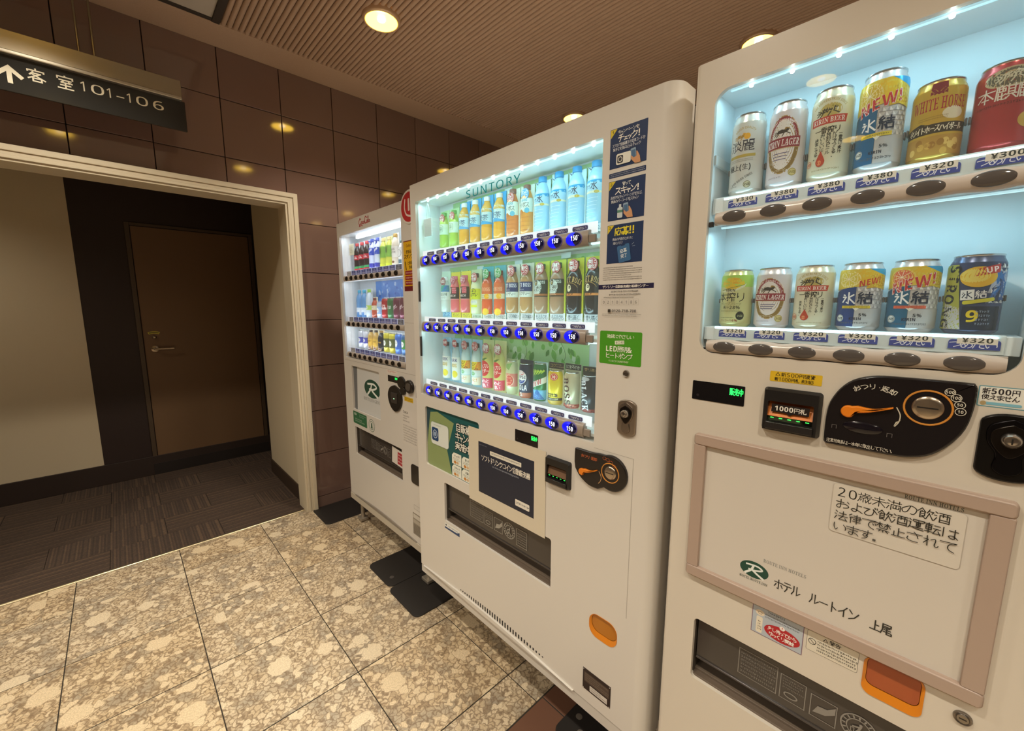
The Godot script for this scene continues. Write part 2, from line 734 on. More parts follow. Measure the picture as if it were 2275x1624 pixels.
func raw_tris(ch: String, f: String) -> PackedVector2Array:
	var tm := TextMesh.new()
	tm.font = fonts[f]
	tm.font_size = 32
	tm.pixel_size = 1.0 / 32.0
	tm.curve_step = 2.0
	tm.depth = 0.0
	tm.horizontal_alignment = HORIZONTAL_ALIGNMENT_LEFT
	tm.text = ch
	var out := PackedVector2Array()
	for s in tm.get_surface_count():
		var arr := tm.surface_get_arrays(s)
		var v: PackedVector3Array = arr[Mesh.ARRAY_VERTEX]
		var nn: PackedVector3Array = arr[Mesh.ARRAY_NORMAL]
		var idx: PackedInt32Array = arr[Mesh.ARRAY_INDEX] if arr[Mesh.ARRAY_INDEX] != null else PackedInt32Array(range(v.size()))
		for i in range(0, idx.size() - 2, 3):
			if nn[idx[i]].z > 0.5:
				for k in 3:
					out.append(Vector2(v[idx[i + k]].x, v[idx[i + k]].y))
	return out

func latin_tris(ch: String, f: String) -> PackedVector2Array:
	var key := f + ch
	if not latin.has(key):
		var out := PackedVector2Array()
		for q in raw_tris(ch, f):
			out.append(Vector2(q.x, q.y - fonts[f + "_lo"]) / fonts[f + "_cap"])
		latin[key] = out
	return latin[key]

func glyph_width(ch: String, f: String) -> float:
	if GLY.has(ch):
		return 0.62 if ch in "ゃっゅィャェッュ、。・" else 1.0
	if ch == "　":
		return 1.0
	var key := f + ch
	if not widths.has(key):
		var ft: Font = fonts[f]
		widths[key] = ft.get_string_size(ch, HORIZONTAL_ALIGNMENT_LEFT, -1, 32).x / 32.0 / fonts[f + "_cap"]
	return widths[key]

func glyph_strokes(ch: String) -> Array:
	if strokes.has(ch):
		return strokes[ch]
	var out := []
	var soft: bool = ch >= "ぁ" and ch <= "ん"
	for tok in GLY[ch].split(" ", false):
		if tok[0] == "=":
			var b := []
			for k in 4:
				b.append("0123456789abcdefghijk".find(tok[2 + k]) / 20.0)
			for st in glyph_strokes(tok[1]):
				var q := PackedVector2Array()
				for g in st:
					q.append(Vector2(lerpf(b[0], b[2], g.x), lerpf(1.0 - b[1], 1.0 - b[3], 1.0 - g.y)))
				out.append(q)
			continue
		var pts := []
		for k in range(0, tok.length() - 1, 2):
			pts.append(Vector2("0123456789abcdefghijk".find(tok[k]) / 20.0, 1.0 - "0123456789abcdefghijk".find(tok[k + 1]) / 20.0))
		if soft and pts.size() > 2:
			out.append(curve_pts(pts, 4))
		else:
			out.append(PackedVector2Array(pts))
	if ch in "ゃっゅィャェッュ":
		for i in out.size():
			var q := PackedVector2Array()
			for g in out[i]:
				q.append(g * 0.62)
			out[i] = q
	strokes[ch] = out
	return out

# strokes of each sign on a 20 x 20 grid (0-9, a-k; x then y, y downwards); =Xabcd puts sign X into that box
const GLY := {
	"一": "1aja", "・": "8a8b", "。": "1f4f4i1i1f", "、": "2f5j",
	"口": "222i 22i2ii 2hih", "日": "414j 41g1gj 4aga 4igi", "田": "212j 21i1ij 2aia a1aj 2jij", "木": "05k5 a0ak a50g a5kg",
	"貝": "414f 41g1gf 46g6 4bgb 4fgf 7f2k dfik", "反": "21i1 212b0k 58h84k 6akk", "化": "610a 454k i5ab a0aiijje",
	"上": "a1aj a9h9 1jjj", "下": "12j2 a2ak a8ge", "中": "353d 35h5hd 3dhd a0ak", "円": "222k 22i2ik a2ab 2bib",
	"生": "510a 45i5 a0aj 3cgc 1jjj", "本": "05k5 a0ak a51g a5jg 6fef", "未": "34h4 09k9 a0ak a91j a9jj",
	"水": "a0aj7h 1585 851g h3a8 a8jj", "氷": "a0aj7h 2445 1868 681h h4a9 a9jj", "天": "22i2 08k8 a2a81k a8jk", "然": "4008 2494 9408 6548 a4k4 f0f49b f5kb h1j3 1e0k 6e7k ceck idkk",
	"自": "a062 323k 32h2hk 38h8 3ehe 3jhj", "販": "=貝008k =反90kk",
	"売": "a0a7 13j3 47g7 1a1d 1aja jaid 8c8g2k cbcjkjkg", "新": "5054 04a4 2538 8568 08a8 585k 0cac 5c0i 5cah j0b2 b2ba9k b8k8 g8gk",
	"更": "02k2 353e 35h5he 39h9 3ehe a2ae2k 5ekk", "硬": "0282 420a 292i 2989 898i 2i8i =更90kk", "貨": "=化10j8 =貝38hk",
	"札": "=木00bk c0cjkjkf", "対": "4043 04a4 841j 36ak b6k6 i0iked cadd", "応": "a0a3 13j3 130k 594f 797jfjff b7ca g8jf",
	"注": "1143 0838 0j3c b0d3 64k4 6bjb d4dj 5kkk", "意": "a0a2 22i2 6264 e2e4 05k5 =日56fd 3f1j 7f7jfjfg adcg hfjj",
	"商": "a0a3 03k3 6375 e3d5 262k 26i6ik 876a c7ea 7b7h 7bdbdh 7hdh", "品": "=口50fa =口0a9k =口bakk",
	"毎": "6015 43j3 563h 3hgh 56h6gk 0bkb b5ah", "取": "00b0 202h 909k 2595 2a9a 0hbg c3j3 j3bk d5kk",
	"出": "a0aj 424a 4aga g2ga 1c1k 1kjk jcjk", "返": "=反50kg 1133 0737 372g 0k2g 2gajkk", "却": "14a4 5058 08b8 581i 1i9h 7cbk d2dk d2k2kg kghg",
	"使": "500a 363k 73k3 858c 85j5jc 8cjc d0dc7k 9ckk", "歳": "4144 a0a5 a2h2 05k5 383d0k 38k8 5bcb 8b8k 5e4h beci d6hkkh iack",
	"満": "1143 0838 0j3c 64k4 9096 h0h6 6969 696k 69j9jk d9dg 9c9g 9ghg hchg", "食": "5007 50a7 5557 3797 3b9b 979f 373j 3j8h 3f9f 6fak",
	"飲": "=食00kk f0c8 d4k4 k4i8 f7bk f9kk", "酒": "1143 0838 0j3c 62k2 767k 76j6jk b2b9 g2gc 7fjf 7jjj",
	"運": "1133 0737 372g 0k2g 2gajkk 6164 61k1k4 75j5 =日96he d3dg 6gjg", "車": "02k2 a0ak 353d 35h5hd 39h9 3dhd 0hkh", "転": "=車00ak c3j3 b9k9 f9bj bjki hdkk",
	"法": "1143 0838 0j3c 75i5 d0db 5bkb db7j 7jij gfkk", "律": "5014 6628 484k d0dk 83i3 i3ib 67k7 8bib 7fjf",
	"禁": "=木009b =木b0kb 5cfc 1gjg agak 6h4k ehhk", "止": "a2aj a9i9 4a4j 1jjj", "尾": "313c 31i1i5 35i5 3c0k g758 6bib 5fjf b8bjkjkg",
	"少": "a0ac 624a e3ia g91k", "待": "5014 6628 484k d0d6 83i3 67k7 7bkb hahkek 9dbg",
	"開": "111k 118187 1484 1787 j1jk j1c1c7 c4j4 c7j7 6aea 5dfd 8a6j cacj", "栓": "=木008k e098 e0k8 a8i8 adid e8ei 9iji",
	"警": "0282 2024 6064 2518 2686 868a c0a6 b3k3 h3c9 d4ka 0bkb 5ded =口5fek", "告": "6025 44h4 a0a9 09k9 =口49gk",
	"淡": "1143 0838 0j3c d0d46a d4ja 8277 i2g7 dadf5k dekk 8c7g icgg", "鹿": "a0a2 22k2 221f0k 6269 d2d9 55i5 i5i9 49i9 5b5k 5k9j 5f9f cbck ckkk kkki cgjd",
	"麗": "1181 c1k1 2226 2282 8286 c2c6 c2j2 j2j6 =鹿06kk", "極": "=木007k 92k2 f2ejcj 7kkk =口96eg i6k6 k6fh h9kh",
	"番": "h031 a1aa 05k5 a50a a5ka =田3bhk", "搾": "0575 404j2i 0c7a e0e2 8285 82k2k5 c297 g2j7 b87e 9bkb dbdk dfjf djjj",
	"結": "5014 1459 7318 1a99 5a5k 2d0h 8dai f0f8 a4k4 b8j8 =口9akk", "麒": "=鹿00ak b3k3 c0ce i0ie c7i7 cbib aeke dgak gfkk",
	"麟": "=鹿00ak f0f9 b4k4 c1d3 i1h3 f4ba f4k9 dcbi bcfd fdak hbhk gekd ghkh",
	"動": "9021 03b3 616j =田14bd 1gag 0jbj c6k6 k6jjgi g0g6ak", "機": "=木007k a085 85b6 c489 89ca h0f4 f4j4 j3f9 f9k9 7bkb e0egkkkh jdck bc8k",
	"実": "a0a2 1215 12j2j5 37h7 4aga 0dkd a5ad1k adkk", "施": "5053 04a4 440k 4999 987k c0a6 c3k3 b9k8 k8jf e6eg b8bj bjkjkh",
	"募": "02k2 6064 e0e4 =日54fc 0dkd 8d0i cdki 5hfh fhekbk 9g4k", "買": "1117 11j1j7 17j7 7177 d1d7 =貝48gk",
	"完": "a0a2 1215 12j2j5 57f7 0bkb 7b6f1k cbcjjjjg", "了": "21h1 h1a7 a7ak6i", "照": "=日009d a1k1 k1j6g6 f1b7 =口97jd 2f0k 7f8k cfdk hfkk",
	"明": "=日018h c1cb9k c1k1 k1kkhj c6k6 cbkb", "地": "1585 404h 0h9f 7ak6 k6kdhd d0dg a3aj ajkjkg", "球": "0282 1a7a 424i 0j8h 95k5 e0ek e79h e9kj g1i3 9aac",
	"冷": "1346 0i4c c066 c0k7 98f8 6cic icci ccck", "麦": "12i2 a0a8 35h5 08k8 782e 6bfb fb1k 6ckk", "茶": "02k2 6064 e0e4 a40b a4kb 5bfb a8ak 6e3i eehi",
	"進": "1133 0737 372g 0k2g 2gajkk a068 858g 84k4 88j8 8cjc 8gkg e4eg", "豊": "222a 22i2ia 2aia 808a c0ca 26i6 0ckc =口4dgh 6h7k ehdk 0kkk",
	"登": "62a2 a22a e0ci j25a 2ckb 5afa =口5cfh 6h7k ehdk 0kkk", "場": "0575 404g 0h8e =日a0ja 8ckc bc7i beke kegk dfak", "高": "a0a2 02k2 =口53fa 1a1k 1aja jajk =口5cfj",
	"香": "h031 a1a9 04k4 a40a a4ka =日4agk", "濃": "1143 0838 0j3c =田70k8 69k9 696j 8ckc 8f8k 8fjf 8kkk", "客": "a0a3 1315 13j3j5 753a 67f7 f71g 69kg =口5ehk",
	"室": "a0a2 1215 12j2j5 37h7 975b 5bfb e9ib abak 4fgf 1kjk", "様": "=木007k b0c3 i0g3 95k5 a8j8 8bkb e3ek eb8j ebkj", "管": "4015 4292 c0a5 c2k2 0606 a5a7 0709 07k7k9 3a3k 3ahahe 3ehe 3gjgjk 3kjk",
	"特": "1015 0575 404k 0d8a f0f6 b3j3 97k7 9bkb hahkek bdcg", "味": "=口047g b4j4 99k9 e0ek e99j e9kj", "都": "14a4 5058 08b8 a01f =日29ak d1dk d1j1 j1g7 g7kb kbgd",
	"京": "a0a3 03k3 =口44gb a9akhk 5d2i fdji", "限": "101k 1181 8158 589c 9c4d a1ah a1j1j8 a5j5 a9j9 adck jdff ebkk", "定": "a0a2 1215 12j2j5 57f7 a7ai aced 6c0k 4gakkk",
	"炭": "a0a5 4245 4545 g2g5 45g5 17k7 280k a8ae 6b5e ebgd aebg4k bgkk", "酸": "02a2 161k 16a6ak 4246 8286 1eae 1iai f0b5 b5k5 b8ad g8kc e9bf dbjb jbbk dekk",
	"つ": "05c3j6kbge8i", "め": "437b9g e1c97i3j0f2b96f6kajgdk", "た": "04b4 513b0k c9j9 ccchgjkj", "い": "131b4i7e g4k9kf",
	"お": "06c6 707g4j1h3c9af9kdigci h3k6", "り": "414b68 h1hbfg9k", "は": "212a2j 95k5 g1gegjbj9gcegfkj", "て": "03k2c6acchik",
	"え": "70d2 37g62j9ccdehkj", "ま": "04k4 19j9 b0bh8k4h7egfkj", "せ": "07k6 f1f9db 535g8jhj", "ん": "b11k7bacbhejkd",
	"の": "b37f2h0b56c2j6jcgici", "よ": "c5i5 b0bg7j3g7dfgkj", "び": "0595 954b2h7jdgf8e4kc g0h3 j0k3", "で": "03k2c6acchik g8hb j7ka",
	"さ": "05k4 91d6fc 2c1h6kfk", "れ": "506k 1777 771g a7f4g8fhijkg", "す": "04k4 d0d99e6c98dcbh5k", "し": "515e8jejjd",
	"ゃ": "08f4kaec 80b3 459k", "や": "08f4kaec 80b3 459k", "ら": "61b4 454cc9jcih8k", "く": "g05agk", "ゆ": "222d29a4g4kagfad b0cb8k", "っ": "05c3j6kbge8i",
	"か": "05b5cacg9j6h 705a1j g4ka", "に": "212a2j a5k5 acbhkh", "な": "04a4 510b f3k6 d8dg9j4i6edfkj", "を": "04i4 801b79acah j87e7hbkjk", "と": "5079 i54c4hakjk",
	"き": "05i4 09k8 80fd 2e3j9kgk", "こ": "33h3 3d3hajjj", "も": "705g9khjjd 15e5 1aea", "る": "31g12c9ah9kdhh9k6h9ech", "け": "212a2j 96k6 f0fe9k", "だ": "04b4 513b0k c9j9 ccchgjkj g2h4 j1k3",
	"わ": "506k 1777 771g a7f4k8kdgi", "う": "70d2 38b6h9fg7k", "あ": "05h4 807gej d8a f4j1g5caah8jekjg",
	"ホ": "06k6 a0ak7j 4a0g gakg", "テ": "31h1 07k7 a7ad5k", "ル": "505b0j c0cikc", "ー": "1aja", "ト": "707k 78gd", "イ": "h0a80d b7bk", "ン": "1177 1jcek4",
	"チ": "g042 08k8 a2aa5k", "ェ": "35h5 a5ag 0gkg", "ッ": "2437 92b6 i3fa7j", "ク": "805708 64j4 j4fc3k", "ス": "22h2 h2ac0j bbkk", "キ": "05j4 0ckb 80dk", "ャ": "07j4 j4fa 509k",
	"ソ": "1247 i1g95k", "フ": "13j3 j3gc4k", "ド": "606k 68fd g2h4 j1k3", "リ": "313c h1hagf8k", "コ": "23h3 h3hh 1hjh", "ヒ": "404i8kjk i54a", "ポ": "06i6 90ak7j 4a0g ebig h0k0k3h3h0",
	"プ": "14h4 h4fd4k h0k0k3h3h0", "サ": "06k6 505d e0ea7k", "セ": "0ak5 k5fb 616i9jjj", "タ": "805708 64i4 i43k 69fe", "ミ": "41g4 48fb 3dhj", "ィ": "h0a80d b7bk", "ボ": "06i6 90ak7j 4a0g ebig g0h3 j0k3",
	"ネ": "a0a4 35h5 h50f a9ak cbkh", "モ": "32h2 0aka a2ajjj", "カ": "05j5 j5hjdi 907a0k", "レ": "404jk9", "ロ": "333h 33h3hh 3hhh", "ア": "22j2 j2d8 a6ac4k", "ノ": "h1db1k", "ラ": "41g1 27i7 i7gd6k",
	"ベ": "0c65kf g2h4 j1k3", "ペ": "0c65kf g2j2j5g5g2", "バ": "650i c4jh g0h3 j0k3", "ワ": "232a 23i3 i3fd5k", "ダ": "805708 64i4 i43k 69fe h0i2", "ガ": "05h5 h5fjci 807a0k i0j2", "マ": "12k2 k2ab 68fg",
	"ゼ": "0ak5 k5fb 616i9jjj g0h2 j0k2", "ピ": "404i8kjk i54a g0k0k3g3g0", "ビ": "404i8kjk i54a g0h3 j0k3", "ゴ": "23f3 f3fh 1hhh g0h2 j0k2", "オ": "06k6 d0dk9j d62g", "ジ": "1144 0747 1jfgk6 g0h2 j0k2",
	"エ": "32h2 a2ah 0hkh", "グ": "805708 64h4 h4dc3k i0j2", "ツ": "1447 83a7 i3fa5k", "じ": "515e8jejjd a0b3 e0f3", "汁": "1143 0838 0j3c 69k9 d0dk", "別": "=口008a 5a0k 3d9d 9d8k6k d3dd j0jkgk", "ゅ": "222d29a4g4kagfad b0cb8k",
	"決": "1143 0838 0j3c 74i4 i4ia 5aka d0da5k dakk", "甘": "06k6 505k f0fk 5cfc 5kfk", "果": "=田30ha 0bkb aaak ab1j abjj", "込": "1133 0737 372g 0k2g 2gajkk c0f6kd e66d", "み": "32f2 f24g1h3caejh g8hcdk", "読": "0292 1585 1888 =口1b9k f0f7 a3k3 b7j7 a9kc dc9k hbhjkjkg",
	"が": "05b5cacg9j6h 705a1j g4ka g0h2 j0k2", "ば": "212a2j 95k5 g1gegjbj9gcegfkj h0i2 j0k2", "好": "413e8k 850k 0595 c2j2 j2f7 f7fkck aaka", "内": "242k 24i4ik a0a85d a8fd", "容": "a0a2 1215 12j2j5 7649 d6g9 a80f a8kf =口5cfk",
	"む": "04c4 606d3f1c4a6d6iajgjid g5j8", "記": "0292 1585 1888 =口1b9k b2j2 j2j9 b9j9 b9bjkjkg", "号": "=口40ga 0bkb 4b5f 5fgf gfekak", "省": "a0a5 6248 e2ha g42b =日4agk", "貯": "=貝008k f0f2 9295 92k2k5 98k8 f8fkck", "全": "a008 a0k8 49g9 aaaj 5ege 2kik",
	"緑": "5014 1459 7318 1a99 5a5k 2d0h 8dai b2i2 i2i7 97k7 97i7 e7ekbi ac8j jbgg ggkk", "知": "3007 2595 0aaa 5a0k 5a9j =口a3kh",
	"ろ": "31g12c9ah9kdhh9k", "ニ": "35h5 0gkg",
	"ュ": "25e5 e5eh 1hjh", "シ": "1144 0747 1jfgk6", "ウ": "a0a3 232a 23i3 i3gd5k", "ハ": "640i c4kh",
}

# ------------------------------------------------------------------ shared emblems

# oval hotel emblem: dark green oval, white swooping letter
func emblem_r(k: Ink, x: float, y: float, rx: float, ry: float):
	k.ell(x, y, rx, ry, "1f4a3c", 32)
	var q := curve_pts([Vector2(x - rx * 0.55, y + ry * 0.45), Vector2(x + rx * 0.2, y + ry * 0.55), Vector2(x + rx * 0.55, y + ry * 0.25), Vector2(x + rx * 0.1, y - ry * 0.05), Vector2(x - rx * 0.35, y - ry * 0.1)])
	k.line(q, ry * 0.2, "e8ece8")
	k.line(curve_pts([Vector2(x - rx * 0.05, y + ry * 0.5), Vector2(x - rx * 0.2, y - ry * 0.1), Vector2(x - rx * 0.6, y - ry * 0.7)]), ry * 0.24, "e8ece8")
	k.line(curve_pts([Vector2(x - rx * 0.1, y - ry * 0.1), Vector2(x + rx * 0.2, y - ry * 0.4), Vector2(x + rx * 0.65, y - ry * 0.75)]), ry * 0.24, "e8ece8")

func recycle_badge(k: Ink, x: float, y: float, r: float, ink: String):
	k.ring(x, y, r, r, r * 0.09, ink)
	k.ring(x, y, r * 0.68, r * 0.68, r * 0.07, ink)
	for i in 16:
		var a := TAU * i / 16
		k.seg(x + cos(a) * r * 0.74, y + sin(a) * r * 0.74, x + cos(a) * r * 0.86, y + sin(a) * r * 0.86, r * 0.1, ink)
	k.ell(x + r * 0.1, y + r * 0.36, r * 0.09, r * 0.09, ink)
	k.line(PackedVector2Array([Vector2(x + r * 0.1, y + r * 0.25), Vector2(x, y - r * 0.1), Vector2(x - r * 0.2, y - r * 0.45)]), r * 0.14, ink)
	k.line(PackedVector2Array([Vector2(x, y - r * 0.1), Vector2(x + r * 0.25, y - r * 0.45)]), r * 0.12, ink)
	k.line(PackedVector2Array([Vector2(x + r * 0.1, y + r * 0.2), Vector2(x - r * 0.3, y + r * 0.05)]), r * 0.1, ink)
	k.frame(x - r * 0.42, y - r * 0.4, x - r * 0.2, y - r * 0.02, r * 0.05, ink)

# ------------------------------------------------------------------ surfaces

func noise(kind: int, freq: float, sd: int) -> FastNoiseLite:
	var f := FastNoiseLite.new()
	f.noise_type = kind
	f.frequency = freq
	f.seed = sd
	f.fractal_type = FastNoiseLite.FRACTAL_NONE
	return f

# breccia marble: rounded cream lumps of all sizes in a brown-grey matrix with thin dark seams
func marble_texture(sd: int, warm: float) -> ImageTexture:
	var size := 760
	var im := Image.create(size, size, false, Image.FORMAT_RGB8)
	var layers := []
	for k in [[0.052, 0], [0.027, 3], [0.0072, 7]]:   # fine, middling and large lumps
		var set := []
		for kind in [FastNoiseLite.RETURN_DISTANCE, FastNoiseLite.RETURN_CELL_VALUE, FastNoiseLite.RETURN_DISTANCE2_SUB]:
			var e := noise(FastNoiseLite.TYPE_CELLULAR, k[0], sd + k[1])
			e.cellular_distance_function = FastNoiseLite.DISTANCE_EUCLIDEAN
			e.cellular_return_type = kind
			e.cellular_jitter = 1.0
			set.append(e)
		layers.append(set)
	var wob := noise(FastNoiseLite.TYPE_SIMPLEX, 0.035, sd + 9)
	var wob2 := noise(FastNoiseLite.TYPE_SIMPLEX, 0.006, sd + 12)
	var grain := noise(FastNoiseLite.TYPE_SIMPLEX, 0.16, sd + 15)
	var cream := Color(0.835, 0.765, 0.655)
	var sand := Color(0.745, 0.665, 0.55)
	var seam := Color(0.475, 0.40, 0.32)
	var grey := Color(0.62, 0.575, 0.51)
	for y in size:
		for x in size:
			var wx := x + wob.get_noise_2d(x, y) * 6.0
			var wy := y + wob.get_noise_2d(x + 900, y) * 6.0
			var region := wob2.get_noise_2d(x, y)
			var bd: float = layers[2][0].get_noise_2d(wx, wy) + 1.0
			var bi: float = layers[2][1].get_noise_2d(wx, wy)
			var md: float = layers[1][0].get_noise_2d(wx, wy) + 1.0
			var mi: float = layers[1][1].get_noise_2d(wx, wy)
			var br := 0.16 + 0.34 * (bi - 0.45) if bi > 0.45 else 0.0
			var mr := 0.24 + 0.26 * mi
			var c: Color
			if bd < br:
				c = cream.lerp(sand, clampf(grain.get_noise_2d(x * 0.4, y * 0.4) * 0.25, 0, 1))
				c = seam.lerp(c, clampf(0.3 + (br - bd) * 26.0, 0.0, 1.0))
			elif md < mr:
				c = sand.lerp(cream, clampf(0.55 + mi * 0.5, 0, 1))
				c = seam.lerp(c, clampf(0.25 + (mr - md) * 7.0, 0.0, 1.0))
			else:
				var fi: float = layers[0][1].get_noise_2d(wx, wy)
				var fe: float = layers[0][2].get_noise_2d(wx, wy) + 1.0
				c = sand.lerp(cream, clampf(0.3 + fi * 0.6, 0, 1))
				if region > 0.0:
					c = c.lerp(grey, region * 0.9)
				c = seam.lerp(c, clampf(0.12 + fe / 0.36, 0.0, 1.0))
			c = c.lerp(c * Color(1.0, 0.95, 0.86), warm)
			var g := 1.0 + grain.get_noise_2d(x, y) * 0.06
			im.set_pixel(x, y, Color(c.r * g, c.g * g, c.b * g))
	return ImageTexture.create_from_image(im)

func carpet_texture() -> ImageTexture:
	var im := Image.create(192, 64, false, Image.FORMAT_RGB8)
	var r := RandomNumberGenerator.new()
	r.seed = 41
	var tones := [Color(0.275, 0.21, 0.165), Color(0.235, 0.18, 0.145), Color(0.33, 0.255, 0.195), Color(0.25, 0.19, 0.15), Color(0.29, 0.22, 0.175), Color(0.215, 0.165, 0.13)]
	for x in 192:
		var c: Color = tones[(x / 2 + (x / 14) * 5 + (x / 50)) % 6]
		for y in 64:
			var g := r.randf_range(0.86, 1.12)
			im.set_pixel(x, y, Color(c.r * g, c.g * g, c.b * g))
	return ImageTexture.create_from_image(im)

func speckle_texture(base: Color, amount: float, sd: int, px := 256) -> ImageTexture:
	var im := Image.create(px, px, false, Image.FORMAT_RGB8)
	var r := RandomNumberGenerator.new()
	r.seed = sd
	for y in px:
		for x in px:
			var g := 1.0 + r.randf_range(-amount, amount)
			im.set_pixel(x, y, Color(base.r * g, base.g * g, base.b * g))
	return ImageTexture.create_from_image(im)

func speckled(base: Color, amount: float, sd: int, per_m: float, rough: float) -> StandardMaterial3D:
	var m := StandardMaterial3D.new()
	m.albedo_texture = speckle_texture(base, amount, sd)
	m.uv1_triplanar = true
	m.uv1_world_triplanar = true
	m.uv1_scale = Vector3.ONE * per_m
	m.roughness = rough
	return m

# flat tile with chamfered rim lying in xz, uv over its top
func floor_tile(sx: float, sz: float, uv0: Vector2, uvs: Vector2, turn: int) -> ArrayMesh:
	var b := MB.new()
	b.box(Vector3(0, -0.012, 0), Vector3(sx, 0, sz), 0.0012)
	b.uvs = true
	for q in b.v:
		var w := Vector2(q.x, q.z)
		if turn % 2:
			w = Vector2(w.y, w.x)
		b.u.append(uv0 + w * uvs)
	return b.done()

func build_room():
	# ---- floor: bed, marble tiles, a band of brown tiles
	var fl := structure("floor", "cream and brown breccia marble tile floor with dark joints")
	part("screed", box_mesh(Vector3(-3.2, -0.16, -0.03), Vector3(5.6, -0.0016, 5.6)), mat("2e271f", 0.9), fl)
	var stones := []
	for k in 2:
		var m := StandardMaterial3D.new()
		m.albedo_texture = marble_texture(11 + k * 40, 0.05 + 0.3 * k)
		m.roughness = 0.34
		stones.append(m)
	var zs := [-0.03, 0.236, 0.632, 1.030, 1.427, 1.824, 1.970]
	var count := 0
	for i in range(-5, 10):
		for j in zs.size() - 1:
			var x0 := 0.4 * i
			var sz: float = zs[j + 1] - zs[j]
			var uv0 := Vector2(rng.randf(), rng.randf())
			part("floor_tile", floor_tile(0.3970, sz - 0.0038, uv0, Vector2(1.35, 1.35), rng.randi() % 2), stones[0 if rng.randf() < 0.55 else 1], fl, Vector3(x0 + 0.0015, 0, zs[j] + 0.0019))
			count += 1
	for i in range(-4, 9):
		part("border_tile", floor_tile(0.396, 0.296, Vector2.ZERO, Vector2.ONE, 0), mat("6b4a3a", 0.42), fl, Vector3(0.03 + 0.4 * i, 0, 1.973))
	for i in range(-4, 9):
		for j in 4:
			part("floor_tile", floor_tile(0.3975, 0.3975, Vector2(rng.randf(), rng.randf()), Vector2(1.35, 1.35), rng.randi() % 2), stones[(i + j) & 1], fl, Vector3(0.4 * i + 0.00125, 0, 2.272 + 0.4 * j))
	part("outer_floor", box_mesh(Vector3(-3.2, -0.03, 3.875), Vector3(5.6, -0.0005, 5.6)), stones[0], fl)

	# ---- back wall with brown glazed tiles
	var wb := structure("wall_back", "dark brown glossy square wall tiles")
	var core := MB.new()
	core.box(Vector3(-3.2, -0.02, -0.14), Vector3(-0.15, 2.9, -0.0105))
	core.box(Vector3(1.50, -0.02, -0.14), Vector3(5.6, 2.9, -0.0105))
	core.box(Vector3(-0.15, 1.99, -0.14), Vector3(1.50, 2.9, -0.0105))
	part("wall_core", core.done(), mat("1d1512", 0.9), wb)
	var glaze := []
	for c in ["7b6258", "765d53", "80665b", "795f56"]:
		var m := StandardMaterial3D.new()
		m.albedo_color = hexc(c)
		m.roughness = 0.07
		m.metallic_specular = 0.72
		glaze.append(m)
	var pitch := 0.2985
	for i in range(-10, 14):
		var x0 := 0.5888 - 2 * 0.298 + 0.298 * i
		for j in range(-1, 9):
			var y0 := maxf(0.0, 0.078 + pitch * j)
			var y1 := minf(CEIL, 0.078 + pitch * (j + 1))
			var xa := x0 + 0.0016
			var xb := x0 + 0.298 - 0.0016
			if xa < -3.2 or y1 - y0 < 0.02:
				continue
			# leave the doorway free
			if xb > -0.13 and xa < 1.505 and y0 < 1.99:
				if y1 <= 2.0:
					if xa < -0.13:
						xb = -0.13
					elif xb > 1.505:
						xa = 1.505
					else:
						continue
				elif xb > 1.505:
					part("wall_tile", box_mesh(Vector3(1.505, y0 + 0.0016, -0.0105), Vector3(xb, 1.9855, 0.0), 0.0005), glaze[0], wb)
					y0 = 1.985 - 0.0016
				else:
					y0 = 1.985
			var tl := part("wall_tile", box_mesh(Vector3(xa, y0 + 0.0016, -0.0105), Vector3(xb, y1 - 0.0016, 0.0), 0.0018), glaze[rng.randi() % 4], wb)
			var w := Vector3((xa + xb) / 2, (y0 + y1) / 2, 0)
			tl.transform = Transform3D(Basis.from_euler(Vector3(rng.randf_range(-1, 1) * 0.0022, rng.randf_range(-1, 1) * 0.0016, 0)), Vector3.ZERO)
			tl.position = w - tl.basis * w

	# ---- door casing round the corridor opening
	var tr := structure("trim_1", "cream stepped door casing round the corridor opening")
	var cream := mat("cdbfa6", 0.55)
	for s in [[1.507, 1.533, 0.026], [1.490, 1.508, 0.019], [1.476, 1.491, 0.023], [1.464, 1.477, 0.014]]:
		var o: float = s[1] - 1.533
		part("casing_upright", box_mesh(Vector3(s[0], 0.0, -0.14), Vector3(s[1], 2.032 + o, s[2]), 0.0025), cream, tr)
		part("casing_upright", box_mesh(Vector3(-0.15 - (s[1] - 1.5), 0.0, -0.14), Vector3(-0.15 - (s[0] - 1.5), 2.032 + o, s[2]), 0.0025), cream, tr)
		part("casing_head", box_mesh(Vector3(-0.15, 2.032 + (s[0] - 1.533), -0.14), Vector3(s[1], 2.032 + o, s[2] + 0.0004), 0.0025), cream, tr)

	# ---- ceiling: flat border, plain board over the left, half-round ribs elsewhere
	var ce := structure("ceiling", "brown ceiling of narrow half-round ribs with a flat border")
	var fawn := speckled(Color(0.71, 0.60, 0.51), 0.05, 3, 5.0, 0.8)
	var slat := MB.new()
	slat.box(Vector3(-3.2, CEIL + 0.024, -0.14), Vector3(5.6, CEIL + 0.16, 5.6))
	part("ceiling_slab", slat.done(), mat("5a4638", 0.9), ce)
	part("border_strip", box_mesh(Vector3(-3.2, CEIL - 0.002, -0.005), Vector3(5.6, CEIL + 0.03, 0.222), 0.001), fawn, ce)
	part("board_panel", box_mesh(Vector3(-3.2, CEIL + 0.004, 0.245), Vector3(1.138, CEIL + 0.03, 5.6), 0.001), mat("b9b0a4", 0.7), ce)
	part("board_shadow_gap", box_mesh(Vector3(1.138, CEIL - 0.004, 0.222), Vector3(1.170, CEIL + 0.03, 5.6), 0.001), mat("3a322c", 0.7), ce)  # dark strips paint the shade of the gap round the board
